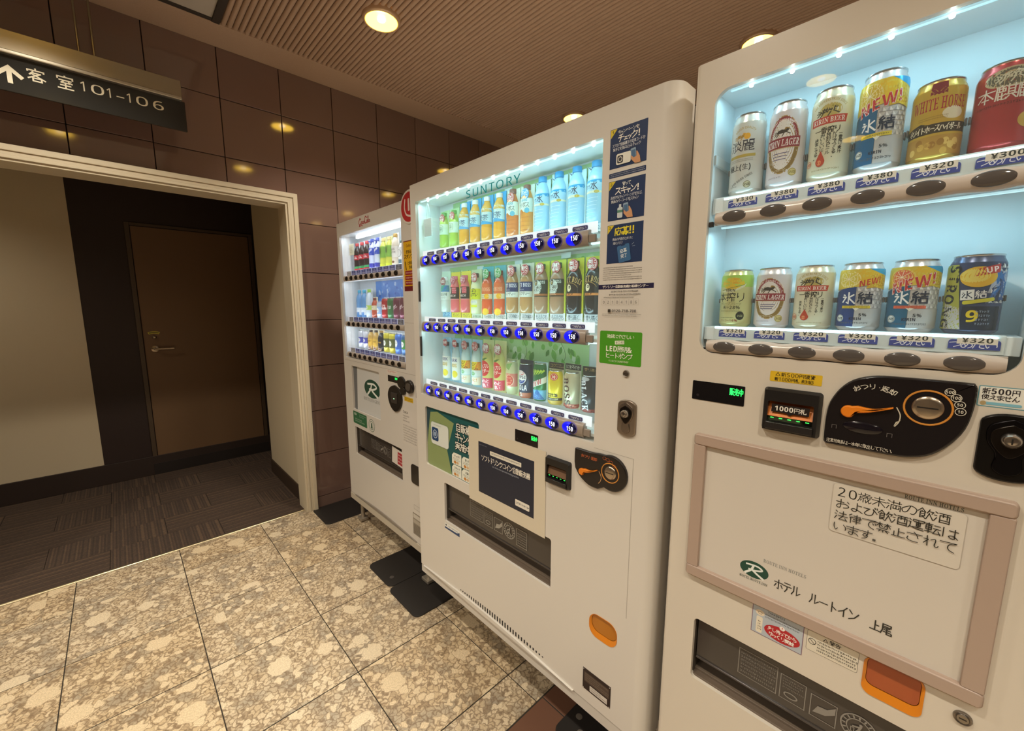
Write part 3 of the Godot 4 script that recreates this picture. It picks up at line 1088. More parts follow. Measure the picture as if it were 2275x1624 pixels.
	part("board_shadow_gap", box_mesh(Vector3(-3.2, CEIL - 0.001, 0.222), Vector3(1.138, CEIL + 0.03, 0.245), 0.001), mat("3a322c", 0.7), ce)
	var rib := MB.new()
	var z1 := 5.6
	for s in 8:
		var a0 := PI * s / 8
		var a1 := PI * (s + 1) / 8
		var r := 0.0108
		rib.quadn(Vector3(cos(a0) * r, -sin(a0) * r * 0.95, 0.222), Vector3(cos(a1) * r, -sin(a1) * r * 0.95, 0.222), Vector3(cos(a1) * r, -sin(a1) * r * 0.95, z1), Vector3(cos(a0) * r, -sin(a0) * r * 0.95, z1), Vector3(cos(a0), -sin(a0), 0), Vector3(cos(a1), -sin(a1), 0), Vector3(cos(a1), -sin(a1), 0), Vector3(cos(a0), -sin(a0), 0))
		rib.tri(Vector3(0, 0, 0.222), Vector3(cos(a0) * r, -sin(a0) * r * 0.95, 0.222), Vector3(cos(a1) * r, -sin(a1) * r * 0.95, 0.222), Vector3.FORWARD, Vector3.FORWARD, Vector3.FORWARD)
	var rib_mesh := rib.done()
	for i in 176:
		part("rib", rib_mesh, fawn, ce, Vector3(1.186 + 0.025 * i, CEIL + 0.0085, 0))
	part("rib_board", box_mesh(Vector3(1.17, CEIL + 0.0085, 0.222), Vector3(5.6, CEIL + 0.03, 5.6)), mat("6b5444", 0.9), ce)

	# ---- the other sides of the lobby, out of view
	for w in [["wall_left", Vector3(-3.34, -0.1, -1.7), Vector3(-3.2, 2.9, 5.74), "8d7a66"], ["wall_front", Vector3(-3.34, -0.1, 5.6), Vector3(5.74, 2.9, 5.74), "8d7a66"], ["wall_right", Vector3(5.6, -0.1, -0.14), Vector3(5.74, 2.9, 5.74), "5d4638"]]:
		var st := structure(w[0], {"wall_left": "plain tan plaster wall on the far left side", "wall_front": "plain tan plaster wall opposite the brown tiles", "wall_right": "plain brown plaster wall behind the machines"}[w[0]])
		part("wall_core", box_mesh(w[1], w[2]), mat(w[3], 0.85), st)

	# ---- downlights
	for i in LAMP_SPOTS.size():
		downlight(Vector3(LAMP_SPOTS[i][0], CEIL, LAMP_SPOTS[i][1]), i)

func downlight(at: Vector3, i: int):
	var lab := "round recessed ceiling downlight glowing warm yellow among the ribs"
	if i < 3:
		lab = ["warm glowing round downlight in the ribbed ceiling above the far machine", "warm glowing round downlight in the ribbed ceiling behind the middle machine", "warm glowing round downlight in the ribbed ceiling behind the nearest machine"][i]
	if at.x < 1.16:
		lab = "round recessed ceiling downlight glowing warm yellow in the plain board"
	var d := thing("ceiling_downlight", lab, "ceiling light", at, 0, "recessed ceiling downlights" if at.x > 1.16 else "downlights in the plain ceiling board")
	if not mesh_cache.has("dl"):
		var trim := MB.new()
		trim.lathe([Vector2(0.0745, -0.004), Vector2(0.0745, -0.0155), Vector2(0.0775, -0.0180), Vector2(0.084, -0.0165), Vector2(0.088, -0.010), Vector2(0.088, 0.004)], 40)
		mesh_cache["dl"] = trim.done()
		var bowl := MB.new()
		bowl.lathe([Vector2(0.0735, -0.0165), Vector2(0.064, -0.0095), Vector2(0.045, -0.0055), Vector2(0.02, -0.0042), Vector2(0.0, -0.0040)], 36)
		mesh_cache["dl_bowl"] = bowl.done()
		var bulb := MB.new()
		bulb.lathe([Vector2(0.0, -0.0150), Vector2(0.010, -0.0145), Vector2(0.017, -0.0125), Vector2(0.019, -0.009), Vector2(0.018, -0.0045), Vector2(0.0, -0.0040)], 20)
		mesh_cache["dl_bulb"] = bulb.done()
	part("trim_ring", mesh_cache["dl"], mat("c9a98a", 0.35, 0.3), d)
	part("lamp_reflector", mesh_cache["dl_bowl"], glow("ffce48", 9.0), d)
	part("lamp_bulb", mesh_cache["dl_bulb"], glow("fff6e0", 9.0), d)

# ------------------------------------------------------------------ corridor behind the doorway

func build_corridor():
	var fl := structure("floor_corridor", "brown striped carpet planks in the corridor")
	part("screed", box_mesh(Vector3(-3.2, -0.16, -2.2), Vector3(3.2, -0.008, -0.03)), mat("2a211b", 0.9), fl)
	var cm := StandardMaterial3D.new()
	cm.albedo_texture = carpet_texture()
	cm.roughness = 0.95
	var row := 0
	var z := -0.046
	while z > -1.55:
		for i in range(-7, 5):
			var x0 := 0.02 + 0.5 * i + (0.25 if row % 2 else 0.0)
			var b := MB.new()
			b.box(Vector3(0, -0.008, -0.2485), Vector3(0.4985, 0.0, 0.0), 0.0015)
			b.uvs = true
			for q in b.v:
				b.u.append(Vector2(q.x * 1.5, q.z * 3.0) if (i + row) % 2 else Vector2(q.z * 1.5, q.x * 3.0))
			part("carpet_plank", b.done(), cm, fl, Vector3(x0, 0, z))
		row += 1
		z -= 0.25
	var th := structure("trim_2", "thin brass edge strip between carpet and marble")
	var es := MB.new()
	es.tube([Vector3(-0.15, -0.0035, -0.039), Vector3(1.49, -0.0035, -0.039)], 0.009, 20)
	part("edge_strip", es.done(), mat("c2b291", 0.28, 0.9), th)
	# far wall: cream on the left, a dark timber bay with the door on the right
	var wf := structure("wall_corridor", "cream corridor wall and dark timber bay beyond the doorway")
	part("plaster", box_mesh(Vector3(-3.2, 0.0, -1.66), Vector3(0.494, 2.6, -1.51)), mat("c8b89c", 0.8), wf)
	part("dark_panel", box_mesh(Vector3(0.494, 0.0, -1.66), Vector3(3.2, 2.6, -1.513)), mat("2a1a16", 0.6), wf)
	part("side_plaster", box_mesh(Vector3(1.492, 0.0, -0.93), Vector3(3.2, 2.6, -0.12)), mat("c8b89c", 0.8), wf)
	part("left_plaster", box_mesh(Vector3(-3.2, 0.0, -0.2), Vector3(-0.17, 2.6, -0.12)), mat("c8b89c", 0.8), wf)
	part("end_plaster", box_mesh(Vector3(3.2, 0.0, -1.66), Vector3(3.3, 2.6, -0.12)), mat("c8b89c", 0.8), wf)
	var cc := structure("ceiling_corridor", "plain corridor ceiling")
	part("board", box_mesh(Vector3(-3.2, 2.40, -1.66), Vector3(3.2, 2.6, -0.13)), mat("b0a48e", 0.85), cc)
	var cd := thing("corridor_downlight", "small round downlight in the corridor ceiling beyond the doorway", "ceiling light", Vector3(-0.55, 2.40, -0.75))
	part("trim_ring", mesh_cache["dl"], mat("c9a98a", 0.35, 0.3), cd)
	part("lamp_reflector", mesh_cache["dl_bowl"], glow("ffce48", 9.0), cd)
	part("lamp_bulb", mesh_cache["dl_bulb"], glow("fff6e0", 9.0), cd)
	var bs := structure("baseboard_corridor", "dark brown baseboard along the corridor walls")
	part("board", box_mesh(Vector3(-3.2, 0.0, -1.511), Vector3(1.80, 0.155, -1.497), 0.003), mat("2b1d17", 0.6), bs)
	part("board", box_mesh(Vector3(1.482, 0.0, -0.932), Vector3(1.4925, 0.108, -0.14), 0.002), mat("3a2a1e", 0.6), bs)
	# guest-room door
	var dr := structure("door_1", "brown hotel room door with lever handle in the dark timber bay")
	var frame := MB.new()
	frame.box(Vector3(0.775, 0.09, -1.513), Vector3(0.803, 1.985, -1.498), 0.002)
	frame.box(Vector3(1.575, 0.09, -1.513), Vector3(1.603, 1.985, -1.498), 0.002)
	frame.box(Vector3(0.803, 1.963, -1.513), Vector3(1.575, 1.985, -1.498), 0.002)
	part("door_frame", frame.done(), mat("4a3a2a", 0.5), dr)
	part("door_leaf", box_mesh(Vector3(0.807, 0.098, -1.513), Vector3(1.571, 1.959, -1.505), 0.002), mat("6e5238", 0.55), dr)
	part("sill", box_mesh(Vector3(0.775, 0.0, -1.4975), Vector3(1.603, 0.092, -1.494), 0.001), mat("1d1411", 0.6), dr)
	var lever := MB.new()
	lever.lathe([Vector2(0.0, 0.0), Vector2(0.024, 0.0), Vector2(0.024, 0.006), Vector2(0.012, 0.009), Vector2(0.010, 0.03), Vector2(0.0, 0.03)], 20)
	var lv := part("lever_rose", lever.done(), mat("a89a88", 0.25, 0.95), dr, Vector3(0.868, 1.022, -1.505))
	lv.rotation.x = PI / 2
	part("lever_arm", box_mesh(Vector3(0.862, 1.014, -1.478), Vector3(0.988, 1.030, -1.468), 0.004), mat("a89a88", 0.25, 0.95), dr)
	var knob := MB.new()
	knob.lathe([Vector2(0.0, 0.0), Vector2(0.014, 0.0), Vector2(0.014, 0.008), Vector2(0.009, 0.012), Vector2(0.0, 0.013)], 18)
	var kn := part("key_cylinder", knob.done(), mat("a89a88", 0.25, 0.95), dr, Vector3(0.872, 1.114, -1.505))
	kn.rotation.x = PI / 2
	var k := Ink.new(self)
	k.ring(0.872, 1.075, 0.088, 0.086, 0.018, "c8b83a", 14, PI * 0.36, PI * 0.64)
	k.ring(0.872, 1.075, 0.084, 0.082, 0.010, "6a6420", 14, PI * 0.38, PI * 0.62)
	part("arc_sticker", k.flat(-1.5046), print_mat(), dr)

# ------------------------------------------------------------------ hanging direction sign

func build_hanging_sign():
	var s := thing("hanging_sign", "black hanging sign plate with silver channel and white arrow and room numbers", "sign", Vector3(-0.0267, 2.1918, 0.2))
	s.scale = Vector3(1.0398, 1.0398, 1.0)
	var steel := mat("a89d8c", 0.42, 0.85)
	var ch := MB.new()
	ch.box(Vector3(-0.10, 0.135, -0.022), Vector3(0.981, 0.205, 0.022), 0.002)
	part("channel", ch.done(), steel, s)
	var lip := MB.new()
	lip.box(Vector3(-0.10, 0.122, -0.026), Vector3(0.981, 0.137, 0.027), 0.004)
	part("channel_lip", lip.done(), mat("c9c2b6", 0.28, 0.85), s)
	part("sign_plate", box_mesh(Vector3(-0.09, -0.004, -0.004), Vector3(0.991, 0.124, 0.006), 0.0015), mat("2b2a28", 0.14), s)
	var k := Ink.new(self)
	k.line(PackedVector2Array([Vector2(0.468, 0.030), Vector2(0.468, 0.078)]), 0.013, "e6dcc4")
	k.line(PackedVector2Array([Vector2(0.440, 0.053), Vector2(0.468, 0.080), Vector2(0.497, 0.053)]), 0.013, "e6dcc4")
	part("arrow", k.flat(0.0063), print_mat(), s)
	for e in [["客", 0.513, 0.052, 0.046, 0.046], ["室", 0.590, 0.054, 0.046, 0.046], ["1", 0.652, 0.062, 0.036, 0.024], ["0", 0.680, 0.062, 0.036, 0.046], ["1", 0.728, 0.062, 0.036, 0.024], ["-", 0.757, 0.062, 0.036, 0.030], ["1", 0.789, 0.062, 0.036, 0.024], ["0", 0.817, 0.062, 0.036, 0.046], ["6", 0.872, 0.062, 0.036, 0.046]]:
		var lt := Ink.new(self)
		lt.text(e[0], e[1], e[2], e[3], "e6dcc4", {"bold": 0.10, "w": e[4], "font": "sans"})
		part("letter", lt.flat(0.0063), print_mat(), s)
	for x in [0.06, 0.10, 0.664, 0.708]:
		var r := MB.new()
		r.tube([Vector3(x, 0.2, 0), Vector3(x, 0.515, 0)], 0.0042, 10)
		part("hanger_rod", r.done(), mat("8f8474", 0.25, 0.95), s)

# ------------------------------------------------------------------ goods behind the glass

# machine-local place to world
func on_machine(mx: float, mz: float, p: Vector3) -> Vector3:
	return Vector3(mx - p.z, p.y, mz + p.x)

func bottle_profile(r: float, h: float) -> Array:
	return [Vector2(r * 0.90, 0.0), Vector2(r, 0.003), Vector2(r, h * 0.30), Vector2(r * 0.97, h * 0.33), Vector2(r, h * 0.36), Vector2(r, h * 0.64), Vector2(r * 0.93, h * 0.72), Vector2(r * 0.72, h * 0.81), Vector2(r * 0.52, h * 0.87), Vector2(r * 0.46, h * 0.90)]

func can_profile(r: float, h: float) -> Array:
	return [Vector2(r * 0.80, 0.0), Vector2(r * 0.85, h * 0.012), Vector2(r, h * 0.06), Vector2(r, h * 0.86), Vector2(r * 0.95, h * 0.91), Vector2(r * 0.87, h * 0.955), Vector2(r * 0.86, h * 0.975)]

func badge(k: Ink, x: float, y: float, r: float, col: String, lines: Array):
	k.ell(x, y, r, r, col, 22)
	k.ring(x, y, r * 0.93, r * 0.93, r * 0.06, "f2dcd0", 22)
	var n := lines.size()
	for i in n:
		var hh := r * (0.62 if n > 1 else 0.8)
		k.text(lines[i], x, y + (n - 1) * hh * 0.56 - i * hh * 1.12 - hh * 0.5, hh, "fff4ec", {"mid": true, "w": r * 1.5, "bold": 0.13})

# moulded shelf sample: printed backing card with a half-round bottle or can standing out of it
# o: r, h (bottle), y (its foot above the card's foot), hc, wc (card), card, body, cap, art (print on the bottle), front (print on the card)
func sample(o: Dictionary, label: String, category: String, group: String, at: Vector3) -> Node3D:
	var t := thing(o.get("name", "bottle_sample"), label, category, at, -PI / 2, group)
	var wc: float = o.get("wc", 0.0595)
	part("backing_card", slab(-wc / 2, 0.0, wc / 2, o.hc, 0.002, -0.002, 0.0, 0.0004), mat(o.card, 0.55), t)
	var r: float = o.r
	var h: float = o.h
	var is_can: bool = o.get("can", false)
	var prof := can_profile(r, h) if is_can else bottle_profile(r, h)
	var b := MB.new()
	var body := [Vector2(0.0, 0.0)] + prof
	if is_can:
		body += [Vector2(r * 0.80, h * 0.975), Vector2(r * 0.78, h * 0.955), Vector2(0.0, h * 0.955)]
	else:
		body += [Vector2(0.0, h * 0.90)]
	b.lathe(body, 20, Vector3.ZERO, 1, 1, -PI / 2, PI / 2)
	var bm: StandardMaterial3D = mat(o.body, 0.18) if not is_can else mat(o.body, 0.3, 0.25)
	part("can_body" if is_can else "bottle_body", b.done(), bm, t, Vector3(0, o.y, 0.0003))
	if is_can:
		var rim := MB.new()
		rim.lathe([Vector2(r * 0.845, h * 0.965), Vector2(r * 0.88, h * 0.972), Vector2(r * 0.88, h * 0.99), Vector2(r * 0.80, h * 0.995), Vector2(r * 0.79, h * 0.962)], 20, Vector3.ZERO, 1, 1, -PI / 2, PI / 2)
		part("lid_rim", rim.done(), mat("c8cacc", 0.25, 0.9), t, Vector3(0, o.y, 0.0003))
	else:
		var c := MB.new()
		c.lathe([Vector2(r * 0.50, h * 0.893), Vector2(r * 0.57, h * 0.9), Vector2(r * 0.57, h * 0.985), Vector2(r * 0.50, h), Vector2(0.0, h)], 18, Vector3.ZERO, 1, 1, -PI / 2, PI / 2)
		part("cap", c.done(), mat(o.cap, 0.4), t, Vector3(0, o.y, 0.0003))
	if o.has("art"):
		var k := Ink.new(self)
		o.art.call(k, r, h)
		part("label_print", k.wrap(prof, r, 0.0004, 0.00003, 0.006, 1.55), print_mat(0.32), t, Vector3(0, o.y, 0.0003))
	if o.has("front"):
		var k2 := Ink.new(self)
		o.front.call(k2, wc, o.hc)
		part("card_print", k2.flat(0.0003), print_mat(0.45), t)
	if o.has("badge"):
		var k3 := Ink.new(self)
		badge(k3, 0, 0, o.badge[1], o.badge[2], o.badge[3])
		var disc := MB.new()
		disc.plate(ellipse_pts(0, 0, o.badge[1] * 1.04, o.badge[1] * 1.04), -0.0015, 0.0, 0.0003)
		var bp := part("badge", disc.done(), mat(o.badge[2], 0.5), t, Vector3(o.badge[0].x, o.badge[0].y, r * 0.62 + 0.004))
		part("badge_print", k3.flat(0.0002), print_mat(0.45), bp)
	return t

func front_strip(col: String, txt: String, ink: String, h := 0.026) -> Callable:
	return func(k: Ink, w: float, _hc: float):
		k.rect(-w / 2, 0.0, w / 2, h, col)
		k.text(txt, 0.0, h * 0.40, h * 0.42, ink, {"mid": true, "w": w * 0.82})
		k.fine(-w * 0.36, h * 0.08, w * 0.36, h * 0.34, 1, ink, rng)

# ---- the twelve kinds on the middle machine's shelves

func middle_goods():
	var kinds := []
	# top shelf
	kinds.append([0, 0, 2, {"r": 0.0225, "h": 0.132, "y": 0.026, "hc": 0.166, "card": "bfe0a4", "body": "a8cc55", "cap": "5f9a3c",
		"art": func(k: Ink, r: float, h: float):
			k.rect(-r * 1.5, h * 0.36, r * 1.5, h * 0.66, "cfe8cf")
			k.line(PackedVector2Array([Vector2(-0.013, h * 0.60), Vector2(0, h * 0.63), Vector2(0.013, h * 0.60), Vector2(0.011, h * 0.44), Vector2(-0.011, h * 0.44), Vector2(-0.013, h * 0.60)]), 0.0011, "4d7a5a")
			k.column("茶香", -0.008, h * 0.535, 0.007, "4d7a5a")
			k.column("京都", 0.001, h * 0.535, 0.007, "4d7a5a"),
		"front": front_strip("f3e08a", "香り、", "6a6a20"), "badge": [Vector2(0.004, 0.135), 0.0155, "c03a30", ["味わい", "京都"]]},
		"green tea bottle sample with red badge on the middle machine's top shelf", "tea bottle"])
	kinds.append([0, 2, 4, {"r": 0.0235, "h": 0.148, "y": 0.024, "hc": 0.176, "card": "2fa4df", "body": "e2a53c", "cap": "e8e4d8",
		"art": func(k: Ink, r: float, h: float):
			k.rect(-r * 1.5, h * 0.36, r * 1.5, h * 0.72, "bfe3e6")
			k.poly_flat([-r * 1.5, h * 0.64, -r * 1.5, h * 0.70, -0.004, h * 0.78, 0.012, h * 0.76, r * 1.5, h * 0.66, r * 1.5, h * 0.64], "d9b25a")
			k.poly_flat([-r * 1.5, h * 0.36, -r * 1.5, h * 0.39, 0.0, h * 0.44, r * 1.5, h * 0.40, r * 1.5, h * 0.36], "4aa7d6")
			k.rect(0.002, h * 0.585, 0.020, h * 0.635, "e6efe8")
			k.text("ミネラル", 0.003, h * 0.595, 0.0042, "5a7a6a")
			k.text("の", -0.016, h * 0.585, 0.009, "2f9a68", {"bold": 0.15})
			k.text("麦茶", 0.0, h * 0.435, 0.0205, "23345c", {"mid": true, "bold": 0.075}),
		"front": front_strip("dff0f4", "ミネラル", "3a8abf")},
		"amber barley tea bottle sample with blue card on the middle machine's top shelf", "tea bottle"])
	kinds.append([0, 6, 1, rooibos(["カフェイン", "ゼロ!"], "bf4a36", "d98a4a"), "rooibos tea bottle sample with red round badge on the middle machine's top shelf", "tea bottle"])
	kinds.append([0, 7, 1, rooibos(["カフェイン", "ゼロ"], "35a3d3", "e09a48"), "rooibos tea bottle sample with blue round badge on the middle machine's top shelf", "tea bottle"])
	kinds.append([0, 8, 4, {"r": 0.0260, "h": 0.160, "y": 0.022, "hc": 0.172, "card": "cdeef0", "body": "a5d5ea", "cap": "1e96cf",
		"art": func(k: Ink, r: float, h: float):
			k.rect(-r * 1.5, h * 0.46, r * 1.5, h * 0.66, "a9d8ec")
			k.poly_flat([-r * 1.5, h * 0.60, -r * 1.5, h * 0.66, r * 1.5, h * 0.68, r * 1.5, h * 0.615, 0.0, h * 0.64], "2aa0d4")
			k.poly_flat([-r * 1.5, h * 0.46, -r * 1.5, h * 0.48, 0.0, h * 0.50, r * 1.5, h * 0.49, r * 1.5, h * 0.46], "e9ebc6")
			k.ell(0.016, h * 0.48, 0.007, 0.004, "c9b24a")
			k.text("天然", -0.024, h * 0.535, 0.010, "2a3a55", {"bold": 0.08})
			k.text("水", -0.001, h * 0.515, 0.019, "1d2c48", {"bold": 0.10})
			for i in 6:
				k.seg(-0.02 + i * 0.002, h * (0.08 + 0.06 * i), 0.012 + i * 0.0015, h * (0.09 + 0.06 * i), 0.0012, "d8eff8")
			k.seg(-0.019, h * 0.05, -0.019, h * 0.9, 0.0016, "eafaff"),
		"front": front_strip("e8f6f8", "冷たく、", "3a5a6a", 0.030)},
		"clear water bottle sample with blue cap on the middle machine's top shelf", "water bottle"])
	# middle shelf
	kinds.append([1, 0, 1, {"r": 0.0225, "h": 0.140, "y": 0.028, "hc": 0.190, "card": "cfe6cf", "body": "cfe0d8", "cap": "e9ece8",
		"art": func(k: Ink, r: float, h: float):
			k.rect(-r * 1.5, h * 0.36, r * 1.5, h * 0.76, "dfeee6")
			k.rect(-r * 1.5, h * 0.58, r * 1.5, h * 0.76, "2f9a8a")
			k.poly_flat([0.0, h * 0.58, 0.018, h * 0.76, r * 1.5, h * 0.76, r * 1.5, h * 0.58], "2b6fc0")
			k.text("GREEN", 0.0, h * 0.47, 0.0115, "4a6a5a", {"mid": true, "w": 0.046})
			k.text("ラ・カラ", 0.0, h * 0.385, 0.008, "4a6a5a", {"mid": true, "w": 0.034}),
		"front": front_strip("a8d8f0", "22", "5aa0d8", 0.034), "badge": [Vector2(0.0, 0.150), 0.0165, "8f2f3a", ["600"]]},
		"pale sports drink sample with green and blue label and a dark red 600 badge", "drink bottle"])
	kinds.append([1, 1, 2, {"r": 0.0225, "h": 0.140, "y": 0.028, "hc": 0.184, "card": "ecd93a", "body": "dc6a6c", "cap": "d8607a",
		"art": func(k: Ink, r: float, h: float):
			k.rect(-r * 1.5, h * 0.36, r * 1.5, h * 0.70, "262428")
			k.rect(-r * 1.5, h * 0.36, r * 1.5, h * 0.375, "e8a0a0")
			k.text("W", -0.021, h * 0.52, 0.021, "f4e8e0", {"xs": 0.8})
			k.rect(0.004, h * 0.52, 0.022, h * 0.69, "c23f52")
			k.fine(0.005, h * 0.53, 0.021, h * 0.68, 3, "f0c8cc", rng)
			k.text("PUNCH", 0.0, h * 0.43, 0.0085, "e9d8d0", {"mid": true, "w": 0.036, "slant": 0.2}),
		"front": front_strip("f2e62c", "オレンジ", "6a5a10", 0.030), "badge": [Vector2(0.002, 0.152), 0.0155, "c83558", ["カルニ", "チン"]]},
		"pink drink sample with black label and yellow card on the middle machine's second shelf", "drink bottle"])
	kinds.append([1, 3, 1, {"r": 0.0225, "h": 0.148, "y": 0.024, "hc": 0.186, "card": "d3dfae", "body": "d9dfae", "cap": "402a26",
		"art": func(k: Ink, r: float, h: float):
			k.rect(-r * 1.5, h * 0.36, r * 1.5, h * 0.62, "cdd62e")
			k.ell(0.006, h * 0.555, 0.0115, 0.0105, "30382a")
			k.ell(0.006, h * 0.555, 0.0085, 0.0078, "cdd62e")
			k.ell(0.004, h * 0.558, 0.004, 0.0036, "30382a")
			k.text("レ", -0.019, h * 0.52, 0.012, "30382a", {"bold": 0.14})
			k.text("モネード", 0.0, h * 0.42, 0.0115, "30382a", {"mid": true, "w": 0.044, "bold": 0.13})
			k.rect(-0.02, h * 0.26, 0.02, h * 0.33, "e8f0e4")
			k.fine(-0.018, h * 0.27, 0.018, h * 0.32, 2, "5a6a5a", rng)
			k.rect(-0.02, h * 0.17, 0.02, h * 0.22, "d7de3a"),
		"front": front_strip("e2ead0", "特味", "5a6030", 0.024), "badge": [Vector2(0.005, 0.156), 0.0170, "c23630", ["味わう", "京都"]]},
		"pale lemonade sample with lime yellow label and a red badge", "drink bottle"])
	kinds.append([1, 4, 2, {"r": 0.0235, "h": 0.150, "y": 0.024, "hc": 0.192, "card": "49b5c0", "body": "e06438", "cap": "a03a2c",
		"art": func(k: Ink, r: float, h: float):
			k.rect(-r * 1.5, h * 0.34, r * 1.5, h * 0.72, "d77040")
			k.ell(-0.013, h * 0.57, 0.006, 0.010, "3a2018")
			k.ell(-0.012, h * 0.575, 0.0035, 0.006, "e8b890")
			k.text("BOSS", -0.004, h * 0.54, 0.013, "f4c8a0", {"w": 0.030, "font": "serif"})
			k.rect(-r * 1.5, h * 0.36, r * 1.5, h * 0.475, "e8ddb8")
			k.fine(-0.02, h * 0.38, 0.004, h * 0.46, 2, "5a4a3a", rng)
			k.ell(0.014, h * 0.42, 0.010, 0.009, "f0b82e")
			k.ell(0.008, h * 0.06, 0.014, 0.012, "f2c43a")
			k.ell(-0.012, h * 0.10, 0.010, 0.010, "d8402c"),
		"front": front_strip("eef2ea", "ティーの甘さ", "4a5a4a", 0.026), "badge": [Vector2(0.006, 0.166), 0.0170, "3f9a4a", ["ピーチ", "マンゴー"]]},
		"orange fruit tea sample with teal card and green badge on the second shelf", "tea bottle"])
	kinds.append([1, 6, 2, coffee("2a3f6c", "b98f5c", "27395f", ["豊かな", "コク"], 0, "e4ead0"), "milk tea bottle sample with navy label and red badge on the second shelf", "tea bottle"])
	kinds.append([1, 8, 2, coffee("2e3a30", "a98768", "1f5a44", ["自販機で", "登場!"], 1, "d6e04a"), "latte bottle sample with white and black label and red badge on the second shelf", "coffee bottle"])
	kinds.append([1, 10, 2, coffee("1d1b1c", "201d20", "1c1a1a", ["更に", "進化!"], 2, "d8d42e"), "black coffee bottle sample with orange band and red badge on the second shelf", "coffee bottle"])
	# bottom shelf
	kinds.append([2, 0, 2, {"r": 0.0215, "h": 0.150, "y": 0.012, "hc": 0.180, "card": "9fd0e6", "body": "cfe0e0", "cap": "26262c",
		"art": func(k: Ink, r: float, h: float):
			k.rect(-r * 1.5, h * 0.02, r * 1.5, h * 0.62, "eef0e6")
			k.text("SPARK", -0.006, h * 0.50, 0.013, "2f3f78", {"mid": true, "w": 0.052})
			k.rect(-0.018, h * 0.34, 0.018, h * 0.46, "ead28a")
			k.fine(-0.016, h * 0.36, 0.016, h * 0.45, 2, "7a6a3a", rng)
			k.ell(0.008, h * 0.17, 0.013, 0.014, "f0d436")
			k.text("冷", -0.019, h * 0.18, 0.012, "4a8ac8", {"bold": 0.12}),
		"badge": [Vector2(0.006, 0.160), 0.0150, "c43440", ["本搾"]]},
		"clear soda bottle sample with white label, lemon print and red badge on the bottom shelf", "soda bottle"])
	kinds.append([2, 2, 2, {"r": 0.0225, "h": 0.158, "y": 0.010, "hc": 0.182, "card": "a8d6e4", "body": "cfe2de", "cap": "2a2628",
		"art": func(k: Ink, r: float, h: float):
			k.rect(-r * 1.5, h * 0.02, r * 1.5, h * 0.20, "f0e8cc")
			k.text("もっと!", 0.0, h * 0.10, 0.011, "e08a3a", {"mid": true, "w": 0.036, "bold": 0.13})
			k.rect(-r * 1.5, h * 0.22, r * 1.5, h * 0.36, "dfeee8")
			k.ell(0.0, h * 0.29, 0.010, 0.008, "8cc48a")
			k.rect(-r * 1.5, h * 0.37, r * 1.5, h * 0.57, "efd53a")
			k.poly_flat([0.006, h * 0.37, 0.020, h * 0.57, r * 1.5, h * 0.57, r * 1.5, h * 0.37], "e8843a")
			k.text("レモン", -0.024, h * 0.475, 0.013, "1f1e20", {"bold": 0.12, "w": 0.036})
			k.text("スカッシュ", -0.024, h * 0.385, 0.011, "1f1e20", {"bold": 0.12, "w": 0.046}),
		"badge": [Vector2(0.005, 0.158), 0.0170, "bf3434", ["キリッ", "まろ"]]},
		"lemon squash bottle sample with yellow and black label on the bottom shelf", "soda bottle"])
	kinds.append([2, 4, 2, {"r": 0.0240, "h": 0.162, "y": 0.008, "hc": 0.186, "card": "d9d896", "body": "d8d27e", "cap": "d3cf86",
		"art": func(k: Ink, r: float, h: float):
			k.rect(-r * 1.5, h * 0.01, r * 1.5, h * 0.24, "dd4460")
			k.text("じゅわっと", 0.0, h * 0.135, 0.013, "fff0ec", {"mid": true, "bold": 0.13, "w": 0.040})
			k.text("うまい", 0.0, h * 0.04, 0.013, "fff0ec", {"mid": true, "bold": 0.13, "w": 0.034})
			k.ell(0.0, h * 0.46, 0.023, 0.029, "d83c3a")
			k.poly_flat([-0.012, h * 0.66, 0.0, h * 0.63, 0.016, h * 0.70, 0.006, h * 0.70], "4a7a30")
			k.text("アップル", -0.002, h * 0.47, 0.014, "fdeede", {"mid": true, "bold": 0.12, "w": 0.044})
			k.text("サイダー", 0.0, h * 0.36, 0.014, "fdeede", {"mid": true, "bold": 0.12, "w": 0.044}),
		"badge": [Vector2(0.004, 0.156), 0.0185, "b8403a", ["自販機", "限定"]]},
		"apple cider bottle sample with red apple print and pink band on the bottom shelf", "soda bottle"])
	kinds.append([2, 6, 1, {"name": "carton_sample", "can": true, "r": 0.0235, "h": 0.118, "y": 0.006, "hc": 0.126, "card": "d8e6b0", "body": "d8dfae",
		"art": func(k: Ink, r: float, h: float):
			k.rect(-r * 1.5, h * 0.24, r * 1.5, h * 0.62, "e08a78")
			k.ell(0.004, h * 0.42, 0.018, 0.020, "d84a48")
			k.ring(0.004, h * 0.42, 0.018, 0.020, 0.003, "f0c8a8")
			for i in 6:
				k.ell(0.004 + cos(i * 1.05) * 0.009, h * 0.42 + sin(i * 1.05) * 0.010, 0.003, 0.003, "f09a80")
			k.poly_flat([-0.018, h * 0.80, 0.004, h * 0.72, 0.016, h * 0.92, -0.008, h * 0.90], "7fae60")},
		"pale green can sample with pink grapefruit print on the bottom shelf", "drink can"])
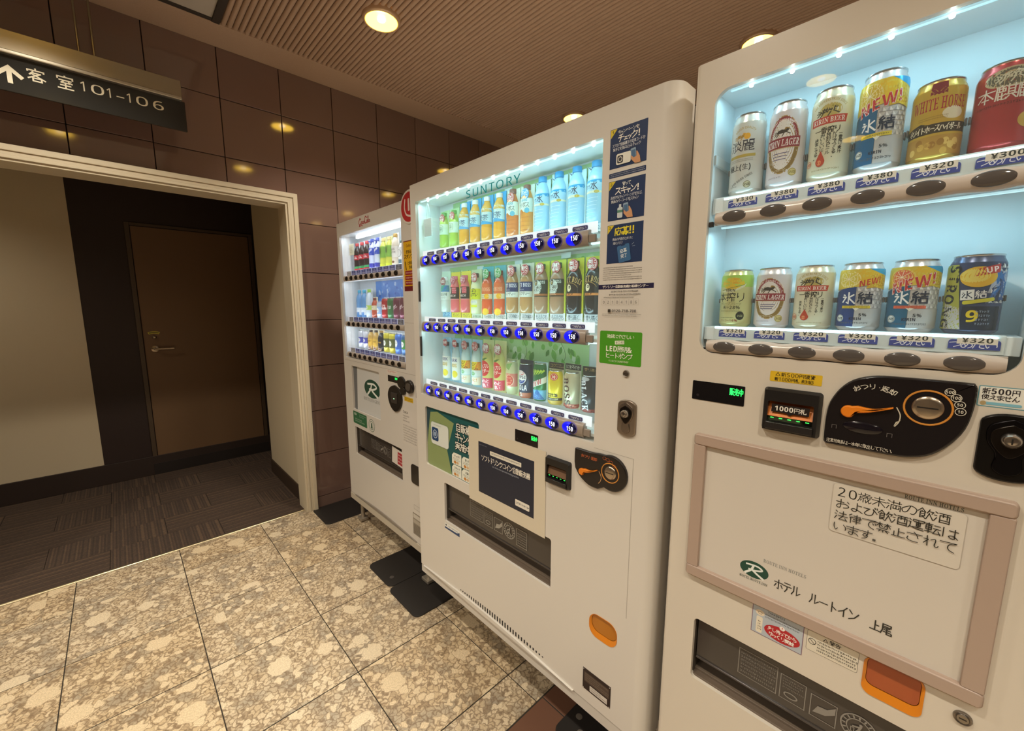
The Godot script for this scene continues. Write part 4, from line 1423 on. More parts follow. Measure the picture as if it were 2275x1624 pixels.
	kinds.append([2, 7, 1, {"name": "can_sample", "can": true, "r": 0.0245, "h": 0.116, "y": 0.004, "hc": 0.130, "card": "26384c", "body": "23324a",
		"art": func(k: Ink, r: float, h: float):
			k.ell(-0.004, h * 0.60, 0.0225, 0.0235, "f2f2f0")
			k.poly_flat([-0.024, h * 0.66, -0.018, h * 0.755, -0.006, h * 0.79, 0.008, h * 0.76, 0.015, h * 0.70, 0.0, h * 0.66, -0.012, h * 0.67], "cf3038")
			k.poly_flat([-0.024, h * 0.53, -0.014, h * 0.54, 0.002, h * 0.51, 0.015, h * 0.53, 0.008, h * 0.44, -0.006, h * 0.41, -0.018, h * 0.45], "24489a")
			k.text("PEPSI", -0.004, h * 0.565, 0.0105, "1d2c48", {"mid": true, "w": 0.040})
			k.rect(-r * 1.5, 0.0, r * 1.5, h * 0.16, "b8643c")
			k.text("COLA", 0.0, h * 0.23, 0.018, "f4ece4", {"mid": true, "w": 0.040})
			k.text("生", 0.0, h * 0.06, 0.013, "f4ece4", {"mid": true, "bold": 0.13})},
		"navy cola can sample with red, white and blue disc on the bottom shelf", "drink can"])
	kinds.append([2, 8, 1, {"name": "can_sample", "can": true, "r": 0.0245, "h": 0.124, "y": 0.004, "hc": 0.130, "card": "d8ecec", "body": "2f7a46",
		"art": func(k: Ink, r: float, h: float):
			k.poly_flat([-r * 1.5, h * 0.30, r * 1.5, h * 0.66, r * 1.5, h * 0.86, -r * 1.5, h * 0.86], "276a3c")
			for i in 5:
				k.poly_flat([-0.02 + i * 0.009, h * 0.62 + i * 0.003, -0.010 + i * 0.009, h * 0.84, -0.004 + i * 0.009, h * 0.80], "b6d84a")
			k.rect(-r * 1.5, h * 0.05, r * 1.5, h * 0.30, "6ab4d8")
			k.poly_flat([-0.03, h * 0.06, -0.016, h * 0.28, -0.006, h * 0.20, 0.006, h * 0.32, 0.03, h * 0.06], "2a68b0")
			k.poly_flat([-r * 1.5, h * 0.28, r * 1.5, h * 0.50, r * 1.5, h * 0.66, -r * 1.5, h * 0.42], "e8eee4")
			k.t = Transform2D(0.42, Vector2(0.0, h * 0.47))
			k.text("DEW", 0.0, -0.007, 0.015, "c8383a", {"mid": true, "w": 0.040, "slant": 0.25})
			k.t = Transform2D()},
		"green soda can sample with slanted red lettering and blue mountains", "drink can"])
	kinds.append([2, 9, 1, {"name": "can_sample", "can": true, "r": 0.0260, "h": 0.108, "y": 0.004, "hc": 0.134, "card": "d8cfae", "body": "e8cc2e",
		"art": func(k: Ink, r: float, h: float):
			k.rect(-r * 1.5, h * 0.03, r * 1.5, h * 0.12, "c8a83a")
			k.rect(-r * 1.5, h * 0.13, r * 1.5, h * 0.21, "3a3426")
			k.fine(-0.022, h * 0.14, 0.022, h * 0.205, 1, "f0e8a8", rng)
			k.text("天然炭酸", 0.0, h * 0.24, 0.011, "3a3426", {"mid": true, "w": 0.044, "bold": 0.11})
			k.ell(0.010, h * 0.82, 0.013, 0.0115, "d04a2c")
			k.ring(0.010, h * 0.82, 0.011, 0.0098, 0.0012, "f4e0c8")
			k.text("特", 0.010, h * 0.77, 0.010, "f8e8d8", {"mid": true, "bold": 0.13}),
		"front": func(k: Ink, w: float, hc: float):
			k.rect(-w / 2, hc - 0.020, w / 2, hc, "2b2622")
			k.text("コク", -w * 0.22, hc - 0.016, 0.011, "e8c86a", {"mid": true})
			k.fine(-0.002, hc - 0.017, w * 0.46, hc - 0.003, 2, "d8b88a", rng)},
		"yellow coffee can sample with red round mark under a black header", "coffee can"])
	kinds.append([2, 10, 1, {"name": "can_sample", "can": true, "r": 0.0265, "h": 0.110, "y": 0.004, "hc": 0.136, "card": "cfc9a8", "body": "c9c19c",
		"art": func(k: Ink, r: float, h: float):
			k.rect(-r * 1.5, h * 0.0, r * 1.5, h * 0.13, "b85a4a")
			for i in 14:
				k.ell(rng.randf_range(-0.03, 0.03), h * rng.randf_range(0.02, 0.12), 0.003, 0.002, ["7a2e22", "d89a7a", "a8402f"][i % 3])
			k.t = Transform2D(-PI / 2 + 0.1, Vector2(-0.008, h * 0.85))
			k.text("BOSS", 0.0, -0.010, 0.021, "4a2c24", {"w": 0.084, "font": "serif"})
			k.t = Transform2D(),
		"front": func(k: Ink, w: float, hc: float):
			k.rect(-w / 2, hc - 0.018, w / 2, hc, "26302a")
			k.text("にまろやか", 0.0, hc - 0.015, 0.010, "e8ecd8", {"mid": true, "w": w * 0.86, "bold": 0.11})},
		"beige coffee can sample with sideways brown serif lettering", "coffee can"])
	kinds.append([2, 11, 1, {"name": "can_sample", "can": true, "r": 0.0265, "h": 0.108, "y": 0.004, "hc": 0.134, "card": "3a3634", "body": "2a2a30",
		"art": func(k: Ink, r: float, h: float):
			k.ell(-0.006, h * 0.90, 0.018, 0.006, "b8bcc0")
			k.rect(-r * 1.5, h * 0.0, r * 1.5, h * 0.10, "9a4038")
			k.t = Transform2D(-PI / 2 + 0.13, Vector2(-0.012, h * 0.86))
			k.text("BLACK", 0.0, -0.010, 0.022, "dfe4ea", {"w": 0.088, "font": "serif"})
			k.t = Transform2D(),
		"front": func(k: Ink, w: float, hc: float):
			k.rect(-w / 2, hc - 0.018, w / 2, hc, "242220")
			k.text("香り高く", 0.0, hc - 0.014, 0.009, "c8a06a", {"mid": true, "w": w * 0.8})},
		"black coffee can sample with sideways silver lettering", "coffee can"])
	var base := [1.566, 1.310, 1.056]
	for kd in kinds:
		var first: Node3D
		for i in kd[2]:
			var at := on_machine(XM, ZM, Vector3(0.110 + 0.065 * (kd[1] + i), base[kd[0]], -0.092))
			if i == 0:
				first = sample(kd[3], kd[4], kd[5], "drink samples in the middle machine", at)
			else:
				twin(first, kd[3].get("name", "bottle_sample"), at)

func rooibos(words: Array, bc: String, body: String) -> Dictionary:
	return {"r": 0.0235, "h": 0.150, "y": 0.022, "hc": 0.172, "card": "e2eedd", "body": body, "cap": "8a5a48",
		"art": func(k: Ink, r: float, h: float):
			k.rect(-r * 1.5, h * 0.44, r * 1.5, h * 0.72, "dcebdc")
			k.poly_flat([-0.020, h * 0.645, -0.014, h * 0.70, -0.010, h * 0.66, -0.016, h * 0.63], "3f8a5a")
			k.text("600", 0.006, h * 0.65, 0.0085, "4aa0b8", {"mid": true})
			k.text("ルイボス", 0.0, h * 0.535, 0.014, "4a4038", {"mid": true, "w": 0.044, "bold": 0.09})
			k.ell(0.015, h * 0.47, 0.008, 0.008, "6ab8cf")
			k.poly_flat([-0.022, h * 0.40, -0.016, h * 0.47, -0.004, h * 0.50, 0.004, h * 0.44, -0.004, h * 0.39], "c87a2a")
			for i in 4:
				k.seg(-0.024, h * (0.08 + 0.085 * i), 0.024, h * (0.08 + 0.085 * i), 0.0007, "a8541f"),
		"front": front_strip("f2efe6", "にすっきり", "5a5448"), "badge": [Vector2(0.004, 0.142), 0.0165, bc, words]}

func coffee(label: String, body: String, cap: String, words: Array, kind: int, card: String) -> Dictionary:
	return {"r": 0.0245, "h": 0.152, "y": 0.030, "hc": 0.190, "card": card, "body": body, "cap": cap,
		"art": func(k: Ink, r: float, h: float):
			if kind == 0:
				k.rect(-r * 1.5, h * 0.46, r * 1.5, h * 0.66, label)
				k.text("CRAFT BOSS", 0.0, h * 0.555, 0.012, "e8ecf2", {"mid": true, "w": 0.062})
				k.ell(-0.012, h * 0.56, 0.006, 0.009, "9a8a80")
				k.fine(-0.02, h * 0.475, 0.006, h * 0.52, 1, "c8d0dc", rng)
				k.rect(-r * 1.5, h * 0.34, r * 1.5, h * 0.46, "dfe8dc")
				k.text("ミルクティー", 0.002, h * 0.38, 0.010, "26282a", {"mid": true, "w": 0.050, "bold": 0.11})
			elif kind == 1:
				k.rect(-r * 1.5, h * 0.34, r * 1.5, h * 0.68, label)
				k.ell(-0.004, h * 0.52, 0.020, 0.024, "d8eae0")
				k.ell(-0.004, h * 0.62, 0.0065, 0.0085, "3a3020")
				k.ell(-0.004, h * 0.615, 0.004, 0.0055, "b8a860")
				k.text("BOSS", 0.016, h * 0.60, 0.009, "d8eae0", {"mid": true, "w": 0.022})
				k.text("甘くない", -0.004, h * 0.505, 0.0095, "2a2c2a", {"mid": true, "w": 0.036, "bold": 0.1})
				k.text("イタリアーノ", -0.004, h * 0.43, 0.0095, "2a2c2a", {"mid": true, "w": 0.040, "bold": 0.11})
				k.rect(-r * 1.5, h * 0.36, r * 1.5, h * 0.40, "a86a3c")
				k.fine(-0.02, h * 0.365, 0.01, h * 0.395, 1, "f0e0c8", rng)
			else:
				k.text("CRAFT BOSS", 0.0, h * 0.60, 0.0155, "d9b872", {"mid": true, "w": 0.064, "font": "serif", "arc": 0.05})
				k.ring(0.0, h * 0.42, 0.026, 0.026, 0.0016, "a8864a", 16, PI * 0.15, PI * 0.85)
				k.ell(-0.004, h * 0.49, 0.0075, 0.0105, "e6d8b4")
				k.ell(-0.002, h * 0.505, 0.004, 0.004, "26221e")
				k.rect(-r * 1.5, h * 0.345, r * 1.5, h * 0.39, "e0904a")
				k.text("BLACK", -0.004, h * 0.352, 0.0065, "3a2416", {"mid": true})
				k.ring(-0.004, h * 0.08, 0.014, 0.006, 0.001, "8a8c90"),
		"front": front_strip("eef0f0", ["ミルクの味わい", "もミルクも", "香り高く、"][kind], "4a5054", 0.032), "badge": [Vector2(0.006, 0.168), 0.0170, "b83330", words]}

# ---- the cans in the nearest machine

func beast(k: Ink, x: float, y: float, s: float, body: String, mane: String):
	# running emblem animal with raised tail and flowing mane
	k.poly_flat([x - 0.9 * s, y + 0.05 * s, x - 0.7 * s, y + 0.42 * s, x - 0.2 * s, y + 0.55 * s, x + 0.25 * s, y + 0.42 * s, x + 0.5 * s, y + 0.62 * s, x + 0.78 * s, y + 0.5 * s, x + 0.72 * s, y + 0.3 * s, x + 0.42 * s, y + 0.05 * s, x + 0.1 * s, y - 0.05 * s, x - 0.4 * s, y - 0.02 * s], body)
	k.poly_flat([x + 0.1 * s, y + 0.42 * s, x + 0.3 * s, y + 0.78 * s, x + 0.62 * s, y + 0.72 * s, x + 1.0 * s, y + 0.35 * s, x + 0.62 * s, y + 0.52 * s], mane)
	for e in [[-0.75, 0.1, -1.15, -0.25], [-0.55, 0.0, -0.85, -0.4], [0.15, 0.0, -0.1, -0.42], [0.4, 0.1, 0.95, -0.22]]:
		k.seg(x + e[0] * s, y + e[1] * s, x + e[2] * s, y + e[3] * s, s * 0.12, body)
	k.line(PackedVector2Array([Vector2(x - 0.85 * s, y + 0.2 * s), Vector2(x - 1.1 * s, y + 0.35 * s), Vector2(x - 1.0 * s, y + 0.05 * s), Vector2(x - 1.25 * s, y + 0.1 * s)]), s * 0.09, body)

func sake_mark(k: Ink, x: float, y: float, r: float, col: String, ink: String):
	k.ell(x, y, r, r, col, 20)
	k.ring(x, y, r * 0.92, r * 0.92, r * 0.1, ink, 20)
	k.text("お酒", x, y - r * 0.38, r * 0.76, ink, {"mid": true, "w": r * 1.35, "bold": 0.12})

func facets(k: Ink, x0: float, x1: float, y0: float, y1: float):
	var s := 0.0082
	var j := 0
	var y := y0
	while y < y1:
		var x := x0 + (s * 0.5 if j % 2 else 0.0)
		while x + s < x1:
			k.poly_flat([x, y, x + s * 0.5, y + s * 0.8, x + s * 0.5, y], "a6a7a9")
			k.poly_flat([x + s * 0.5, y, x + s * 0.5, y + s * 0.8, x + s, y], "e6e6e4")
			x += s
		y += s * 0.86
		j += 1

func hyoketsu(k: Ink, r: float, h: float, fruit: String, rim: String, red: bool, tone: String):
	var a := 1.45 * r
	k.rect(-a, 0.07 * h, a, 0.88 * h, "c3c4c4")
	facets(k, -0.004, a, h * 0.34, h * 0.62)
	k.poly_flat([-a, h * 0.07, -a, h * 0.56, -0.008, h * 0.66, -0.002, h * 0.66, -0.002, h * 0.07], tone)
	k.rect(-0.0015, h * 0.07, a, h * 0.33, "b9bab9")
	k.poly_flat([-a, h * 0.60, -a, h * 0.90, a, h * 0.90, a, h * 0.60, 0.010, h * 0.66], "dcc64a")
	k.poly_flat([0.010, h * 0.62, a, h * 0.66, a, h * 0.80, 0.016, h * 0.84], "c9a32e")
	k.ell(0.012, h * 0.80, 0.019, h * 0.105, "e3bd2c")
	k.ell(-0.014, h * 0.76, 0.0165, h * 0.12, rim)
	k.ell(-0.014, h * 0.76, 0.0140, h * 0.102, fruit)
	for i in 9:
		var an := TAU * i / 9
		k.seg(-0.014, h * 0.76, -0.014 + cos(an) * 0.0125, h * 0.76 + sin(an) * h * 0.09, 0.0007, "f4e6c0")
	k.poly_flat([0.012, h * 0.90, a, h * 0.90, a, h * 0.80, 0.026, h * 0.84], "2fa2d8")
	if red:
		k.t = Transform2D(0.30, Vector2(-0.002, h * 0.66))
		k.text("NEW!", 0.0, -0.008, 0.0175, "f1ded8", {"mid": true, "w": 0.058, "slant": 0.25})
		k.text("NEW!", 0.0003, -0.0074, 0.0165, "c02f33", {"mid": true, "w": 0.056, "slant": 0.25})
	else:
		k.t = Transform2D(0.26, Vector2(0.014, h * 0.70))
		k.text("NEW!", 0.0, -0.003, 0.0095, "c2372c", {"mid": true, "w": 0.030, "slant": 0.25})
	k.t = Transform2D()
	k.text("氷", -0.0205, h * 0.40, h * 0.165 if h < 0.13 else h * 0.125, "f2f4f4", {"bold": 0.12})
	k.text("結", 0.0008, h * 0.40, h * 0.165 if h < 0.13 else h * 0.125, "1c2440", {"bold": 0.115})
	k.rect(-0.020, h * 0.335, 0.018, h * 0.375, "d9c23a" if not red or fruit != "d9694f" else "e0654c")
	k.fine(-0.017, h * 0.342, 0.014, h * 0.370, 1, "3a4a2a", rng)
	k.poly_flat([-0.005, h * 0.345, 0.005, h * 0.345, 0.0, h * 0.30], "e6ead8")
	k.text("5%", 0.004, h * 0.22, 0.005, "3a3c44")
	k.text("KIRIN", 0.0, h * 0.165, 0.0045, "22243a", {"mid": true, "w": 0.016})
	k.fine(-0.02, h * 0.10, 0.02, h * 0.145, 1, "5a5c60", rng)
	sake_mark(k, -0.022, h * 0.19, 0.006, "dfe6e4", "2a3a3c")

func ichiban(k: Ink, r: float, h: float):
	var a := 1.5 * r
	k.rect(-a, 0.07 * h, a, 0.88 * h, "d6d0b2")
	k.text("THE BREWERS PRIDE SINCE", 0.0, h * 0.845, 0.0042, "b09a5a", {"mid": true, "arc": 0.028, "w": 0.05})
	k.ell(0.002, h * 0.745, 0.016, h * 0.075, "b8a45a")
	beast(k, 0.0, h * 0.725, 0.0145, "3b352a", "9a8a36")
	k.poly_flat([-0.026, h * 0.60, 0.025, h * 0.60, 0.027, h * 0.685, -0.026, h * 0.685], "b93a2c")
	k.text("KIRIN BEER", 0.0, h * 0.617, h * 0.052, "f2e6d6", {"mid": true, "w": 0.046, "font": "serif"})
	k.text("一番搾り", 0.0, h * 0.505, 0.0095, "221f1a", {"mid": true, "w": 0.036, "bold": 0.12})
	var cols := ["一番搾り麦汁", "だけでつくる、", "特別なビール", "おいしいに", "決まってる。"]
	for i in 5:
		k.column(cols[i], 0.0165 - 0.0082 * i, h * 0.465 - (0.006 if i == 4 else 0.0), h * 0.036, "2a2620", {"bold": 0.12})
	var d := PackedVector2Array()
	for i in 20:
		var t := TAU * i / 20
		d.append(Vector2(-0.006 + sin(t) * 0.0065 * (1.0 - maxf(cos(t), 0.0) * 0.75), h * 0.205 + cos(t) * h * (0.11 if cos(t) > 0 else 0.06)))
	k.poly(d, "b8402a")
	k.ell(-0.007, h * 0.19, 0.003, h * 0.028, "dd8a5a")
	sake_mark(k, -0.0255, h * 0.20, 0.006, "d8b896", "b0502f")
	k.fine(-0.018, h * 0.095, 0.02, h * 0.125, 1, "8a7a50", rng)

func lager(k: Ink, r: float, h: float):
	var a := 1.5 * r
	k.rect(-a, 0.06 * h, a, 0.88 * h, "d3cbcb")
	k.ell(0.0, h * 0.49, 0.0265, h * 0.335, "a8884a", 40)
	k.ell(0.0, h * 0.49, 0.0255, h * 0.322, "e3dcd6", 40)
	k.ring(0.0, h * 0.49, 0.0255, h * 0.322, 0.0052, "8c2b33", 40, 0.0, PI)
	k.ring(0.0, h * 0.49, 0.0255, h * 0.322, 0.0058, "8a6c36", 40, PI, TAU)
	k.text("BREWERY COMPANY, LIMITED", 0.0, h * 0.765, 0.0034, "f0dcd2", {"mid": true, "arc": 0.0245, "w": 0.052})
	k.text("ビンラガービール", -0.016, h * 0.185, 0.0036, "f4e8c8", {"w": 0.032})
	beast(k, 0.0, h * 0.625, 0.0118, "3a2e26", "94702c")
	k.rect(-0.029, h * 0.455, 0.028, h * 0.575, "8e2a36")
	k.rect(-0.029, h * 0.448, 0.028, h * 0.454, "c9a86a")
	k.text("KIRIN LAGER", -0.001, h * 0.475, h * 0.076, "f5ece6", {"mid": true, "w": 0.053, "font": "serif", "slant": 0.1})
	for i in 3:
		k.seg(-0.013, h * (0.395 - 0.035 * i), 0.011 - 0.002 * i, h * (0.395 - 0.035 * i), 0.0012, "55507a")
	sake_mark(k, 0.019, h * 0.165, 0.0068, "cdb97a", "8a7a42")
	k.fine(-0.02, h * 0.10, 0.004, h * 0.135, 1, "8a7f80", rng)

func near_can(kind: int, k: Ink, r: float, h: float):
	var a := 1.5 * r
	match kind:
		0:
			k.rect(-a, 0.06 * h, a, 0.88 * h, "cfcfc6")
			k.text("ADDED QUALITY", 0.002, h * 0.80, 0.0040, "b59a4a", {"mid": true, "arc": 0.022, "w": 0.036})
			beast(k, -0.004, h * 0.695, 0.0105, "b08a3a", "e0a830")
			k.ell(0.006, h * 0.705, 0.0055, 0.0055, "e8ac2c")
			k.text("淡麗", -0.002, h * 0.535, 0.0190, "22263a", {"mid": true, "w": 0.041, "bold": 0.08})
			k.rect(-0.026, h * 0.455, 0.022, h * 0.49, "b8a24a")
			k.fine(-0.022, h * 0.40, 0.018, h * 0.44, 2, "7a7a74", rng)
			k.text("極上(生)", -0.004, h * 0.30, 0.0105, "2e3138", {"mid": true, "w": 0.040, "bold": 0.09})
			k.t = Transform2D(0.5, Vector2(0.008, h * 0.24))
			k.text("FOR GOOD TIMES", -0.010, -0.006, 0.0042, "6a6a66", {"mid": true, "w": 0.040})
			k.t = Transform2D()
			sake_mark(k, 0.011, h * 0.115, 0.0066, "c8c2a0", "4a4630")
			k.fine(-0.02, h * 0.085, -0.006, h * 0.115, 1, "7a7a74", rng)
		1, 7:
			lager(k, r, h)
		2, 8:
			ichiban(k, r, h)
		3:
			hyoketsu(k, r, h, "cfae36", "ead98a", true, "1f5f8a")
		4:
			k.rect(-a, 0.06 * h, a, 0.88 * h, "bd9a34")
			k.rect(-0.009, h * 0.80, 0.009, h * 0.955, "7d1f2e")
			k.text("WHITE HORSE", 0.002, h * 0.62, 0.0165, "a32a30", {"mid": true, "w": 0.062, "font": "serif"})
			k.ell(0.018, h * 0.56, 0.012, h * 0.075, "dcd0b0")
			k.fine(-0.02, h * 0.50, 0.012, h * 0.55, 2, "7a5c1e", rng)
			k.poly_flat([-a, h * 0.33, a, h * 0.33, a, h * 0.45, -0.008, h * 0.45, -0.016, h * 0.48, -a, h * 0.42], "3a2e20")
			k.text("ホワイトホースハイボール", 0.0, h * 0.355, 0.0085, "efe2c4", {"mid": true, "w": 0.062, "bold": 0.11})
			k.rect(-a, 0.06 * h, a, 0.30 * h, "b08638")
			for i in 12:
				k.ell(rng.randf_range(-0.03, 0.03), h * rng.randf_range(0.10, 0.27), 0.004, 0.005, ["c9a04a", "9a6e2a", "d8b460"][i % 3])
		5:
			k.rect(-a, 0.06 * h, a, 0.88 * h, "9c2b2b")
			k.ell(0.004, h * 0.80, 0.027, h * 0.115, "b8a882")
			k.ell(0.004, h * 0.80, 0.0245, h * 0.098, "5f5a4c")
			beast(k, 0.004, h * 0.79, 0.013, "c9c2a8", "dcd4b8")
			k.text("本麒麟", 0.0, h * 0.555, 0.0180, "dcd2c0", {"mid": true, "w": 0.058, "bold": 0.08})
			k.fine(-0.028, h * 0.48, 0.022, h * 0.53, 1, "5c1414", rng)
			k.ell(0.024, h * 0.30, 0.010, 0.010, "b8923a")
		6:
			k.rect(-a, 0.06 * h, a, 0.70 * h, "c6c487")
			k.rect(-a, 0.70 * h, a, 0.90 * h, "a9cf5a")
			k.ell(0.0, h * 0.76, 0.022, h * 0.10, "e0c02e")
			k.ell(0.006, h * 0.80, 0.010, h * 0.05, "d8a828")
			k.poly_flat([-0.030, h * 0.62, 0.006, h * 0.66, 0.026, h * 0.76, 0.022, h * 0.70, 0.0, h * 0.60], "d8d8b0")
			k.seg(-0.022, h * 0.64, 0.022, h * 0.735, 0.0008, "4a5a3a")
			k.text("KIRIN", -0.003, h * 0.62, 0.0052, "22241c", {"mid": true, "w": 0.018})
			k.text("本搾り", -0.002, h * 0.45, 0.0168, "22241c", {"mid": true, "w": 0.052, "bold": 0.085})
			k.text("グレープフルーツ", -0.002, h * 0.385, 0.0052, "5a5c3a", {"mid": true, "w": 0.040})
			k.text("果汁28%", 0.0, h * 0.315, 0.0065, "4a4c30", {"mid": true})
			k.fine(-0.022, h * 0.265, 0.020, h * 0.295, 1, "6a6c4a", rng)
			k.ell(0.017, h * 0.20, 0.0075, 0.0085, "26281e")
			k.text("お酒", 0.017, h * 0.18, 0.0045, "a8a878", {"mid": true})
			k.fine(-0.022, h * 0.15, 0.006, h * 0.18, 1, "4a4c30", rng)
			k.text("アルコール6%", -0.004, h * 0.095, 0.0048, "8a3a2a", {"mid": true, "w": 0.034})
		9:
			hyoketsu(k, r, h, "d9c64a", "f0e69a", false, "24427c")
		10:
			hyoketsu(k, r, h, "d9694f", "e8d06a", true, "1d5f80")
		11:
			k.rect(-a, 0.06 * h, a, 0.90 * h, "39466a")
			facets(k, 0.012, a, h * 0.40, h * 0.86)
			for i in 26:
				k.poly_flat([0.012 + rng.randf() * 0.026, h * (0.42 + rng.randf() * 0.4), 0.016 + rng.randf() * 0.026, h * (0.42 + rng.randf() * 0.4), 0.014 + rng.randf() * 0.028, h * (0.40 + rng.randf() * 0.4)], ["3f5f9a", "2f6fb0", "a8b2c8", "28324e"][i % 4])
			k.rect(-0.010, h * 0.07, 0.030, h * 0.36, "20283c")
			k.poly_flat([-a, h * 0.07, -0.009, h * 0.07, -0.020, h * 0.88, -a, h * 0.88], "a6a84a")
			k.poly_flat([-0.030, h * 0.07, -0.009, h * 0.07, -0.013, h * 0.34, -0.034, h * 0.40], "b9b6ae")
			k.t = Transform2D(-PI / 2 - 0.10, Vector2(-0.023, h * 0.87))
			k.text("STRONG", 0.0, -0.0085, 0.0160, "1f2430", {"w": h * 0.80})
			k.t = Transform2D()
			k.ell(0.002, h * 0.72, 0.0185, h * 0.125, "dcb232", 30)
			k.ell(-0.002, h * 0.735, 0.0150, h * 0.085, "e3cf62", 30)
			k.t = Transform2D(0.2, Vector2(0.010, h * 0.80))
			k.poly_flat([-0.014, -0.006, 0.012, -0.006, 0.014, 0.006, -0.010, 0.004], "b23a3c")
			k.text("UP", 0.004, -0.004, 0.0075, "f6e8e2", {"mid": true, "w": 0.014})
			k.t = Transform2D(0.06, Vector2(-0.003, h * 0.44))
			k.rect(-0.010, 0.0, 0.0035, 0.0145, "e2e4e2")
			k.text("氷", -0.0085, 0.002, 0.0105, "20304a", {"bold": 0.11})
			k.text("結", 0.0045, 0.002, 0.0105, "e8eaec", {"bold": 0.1})
			k.t = Transform2D(0.18, Vector2(-0.006, h * 0.385))
			k.rrect(-0.004, 0.0, 0.028, 0.0052, 0.002, "c9c43a")
			k.t = Transform2D()
			k.text("9", -0.006, h * 0.165, 0.0170, "e3cb2e", {"xs": 1.05})
			k.fine(0.004, h * 0.12, 0.018, h * 0.32, 4, "8a94ac", rng)

const NEAR_CANS := [
	["cfd0c8", "slim silver beer can with black brush lettering and gold emblem on the upper shelf", 0.148],
	["d6d2d2", "tall silver lager can with dark red oval label on the upper shelf", 0.148],
	["d4cfb6", "tall cream beer can with red banner and red drop on the upper shelf", 0.148],
	["c4c6c8", "tall faceted silver can with lemon and big red lettering on the upper shelf", 0.150],
	["c2a040", "short gold whisky highball can with dark red top stripe on the upper shelf", 0.113],
	["a03030", "short red beer can with silver emblem on the upper shelf", 0.113],
	["c4c688", "pale green grapefruit chuhai can with black brush lettering on the lower shelf", 0.114],
	["d6d0d0", "short silver lager can with dark red oval label on the lower shelf", 0.114],
	["d4cfb6", "short cream beer can with red banner and red drop on the lower shelf", 0.114],
	["c4c6c8", "short faceted can with yellow lemon slice and small red lettering on the lower shelf", 0.114],
	["c4c6c8", "short faceted can with pink grapefruit slice and big red lettering on the lower shelf", 0.114],
	["4a5470", "short dark blue can with sideways lettering and a whole lemon on the lower shelf", 0.116],
]

func near_goods():
	for i in 12:
		var d: Array = NEAR_CANS[i]
		var r := 0.0292
		var h: float = d[2]
		var at := on_machine(XR, ZR, Vector3(0.0895 + 0.0652 * (i % 6), 1.578 if i < 6 else 1.3215, -0.050))
		var t := thing("drink_can", d[1], "drink can", at, -PI / 2, "alcohol cans in the nearest machine")
		var prof := can_profile(r, h)
		var b := MB.new()
		b.lathe([Vector2(0.0, 0.004), Vector2(r * 0.72, 0.004)] + prof, 40)
		part("can_body", b.done(), mat(d[0], 0.24, 0.45), t)
		var lid := MB.new()
		lid.lathe([Vector2(r * 0.855, h * 0.972), Vector2(r * 0.885, h * 0.98), Vector2(r * 0.885, h * 0.994), Vector2(r * 0.84, h), Vector2(r * 0.80, h * 0.99), Vector2(r * 0.79, h * 0.965), Vector2(0.0, h * 0.965)], 40)
		part("lid", lid.done(), mat("c9ccce", 0.2, 0.95), t)
		var k := Ink.new(self)
		near_can(i, k, r, h)
		var pm := StandardMaterial3D.new()
		pm.vertex_color_use_as_albedo = true
		pm.roughness = 0.2
		pm.metallic = 0.25
		if not mat_cache.has("canprint"):
			mat_cache["canprint"] = pm
		part("label_print", k.wrap(prof, r, 0.0003, 0.000012, 0.005), mat_cache["canprint"], t)
		# clear shelf clip that holds the can by its waist
		var clip := MB.new()
		for s in [-1.0, 1.0]:
			clip.box(Vector3(s * (r + 0.0005), h * 0.42 if h < 0.13 else h * 0.30, -0.006), Vector3(s * (r + 0.0030), h * 0.50 if h < 0.13 else h * 0.37, 0.006), 0.001)
		part("holder_clip", clip.done(), mat("5f5a58", 0.3), t)

# ------------------------------------------------------------------ vending machine pieces

# door shell: flat front with openings, rounded upright edges, sides, top and foot
func door_shell(w: float, y0: float, y1: float, rl: float, rr: float, depth: float, holes: Array) -> ArrayMesh:
	var b := MB.new()
	b.holed(rl, y0, w - rr, y1, 0.0, holes)
	var prof := []   # [x, z, nx, nz] along the front from left back to right back
	prof.append([0.0, -depth, -1.0, 0.0])
	for s in 9:
		var t := PI / 2 * s / 8.0
		prof.append([rl - cos(t) * rl, -rl + sin(t) * rl, -cos(t), sin(t)])
	for s in 9:
		var t := PI / 2 * s / 8.0
		prof.append([w - rr + sin(t) * rr, -rr + cos(t) * rr, sin(t), cos(t)])
	prof.append([w, -depth, 1.0, 0.0])
	for i in prof.size() - 1:
		if i == 9:
			continue
		var p: Array = prof[i]
		var q: Array = prof[i + 1]
		var np := Vector3(p[2], 0, p[3])
		var nq := Vector3(q[2], 0, q[3])
		b.quadn(Vector3(p[0], y0, p[1]), Vector3(q[0], y0, q[1]), Vector3(q[0], y1, q[1]), Vector3(p[0], y1, p[1]), np, nq, nq, np)
	var foot := PackedVector2Array()
	for p in prof:
		foot.append(Vector2(p[0], p[1]))
	var idx := Geometry2D.triangulate_polygon(foot)
	for i in range(0, idx.size(), 3):
		for e in [[y1, Vector3.UP], [y0, Vector3.DOWN]]:
			var q := []
			for k in 3:
				q.append(Vector3(foot[idx[i + k]].x, e[0], foot[idx[i + k]].y))
			b.tri(q[0], q[1], q[2], e[1], e[1], e[1])
	return b.done()

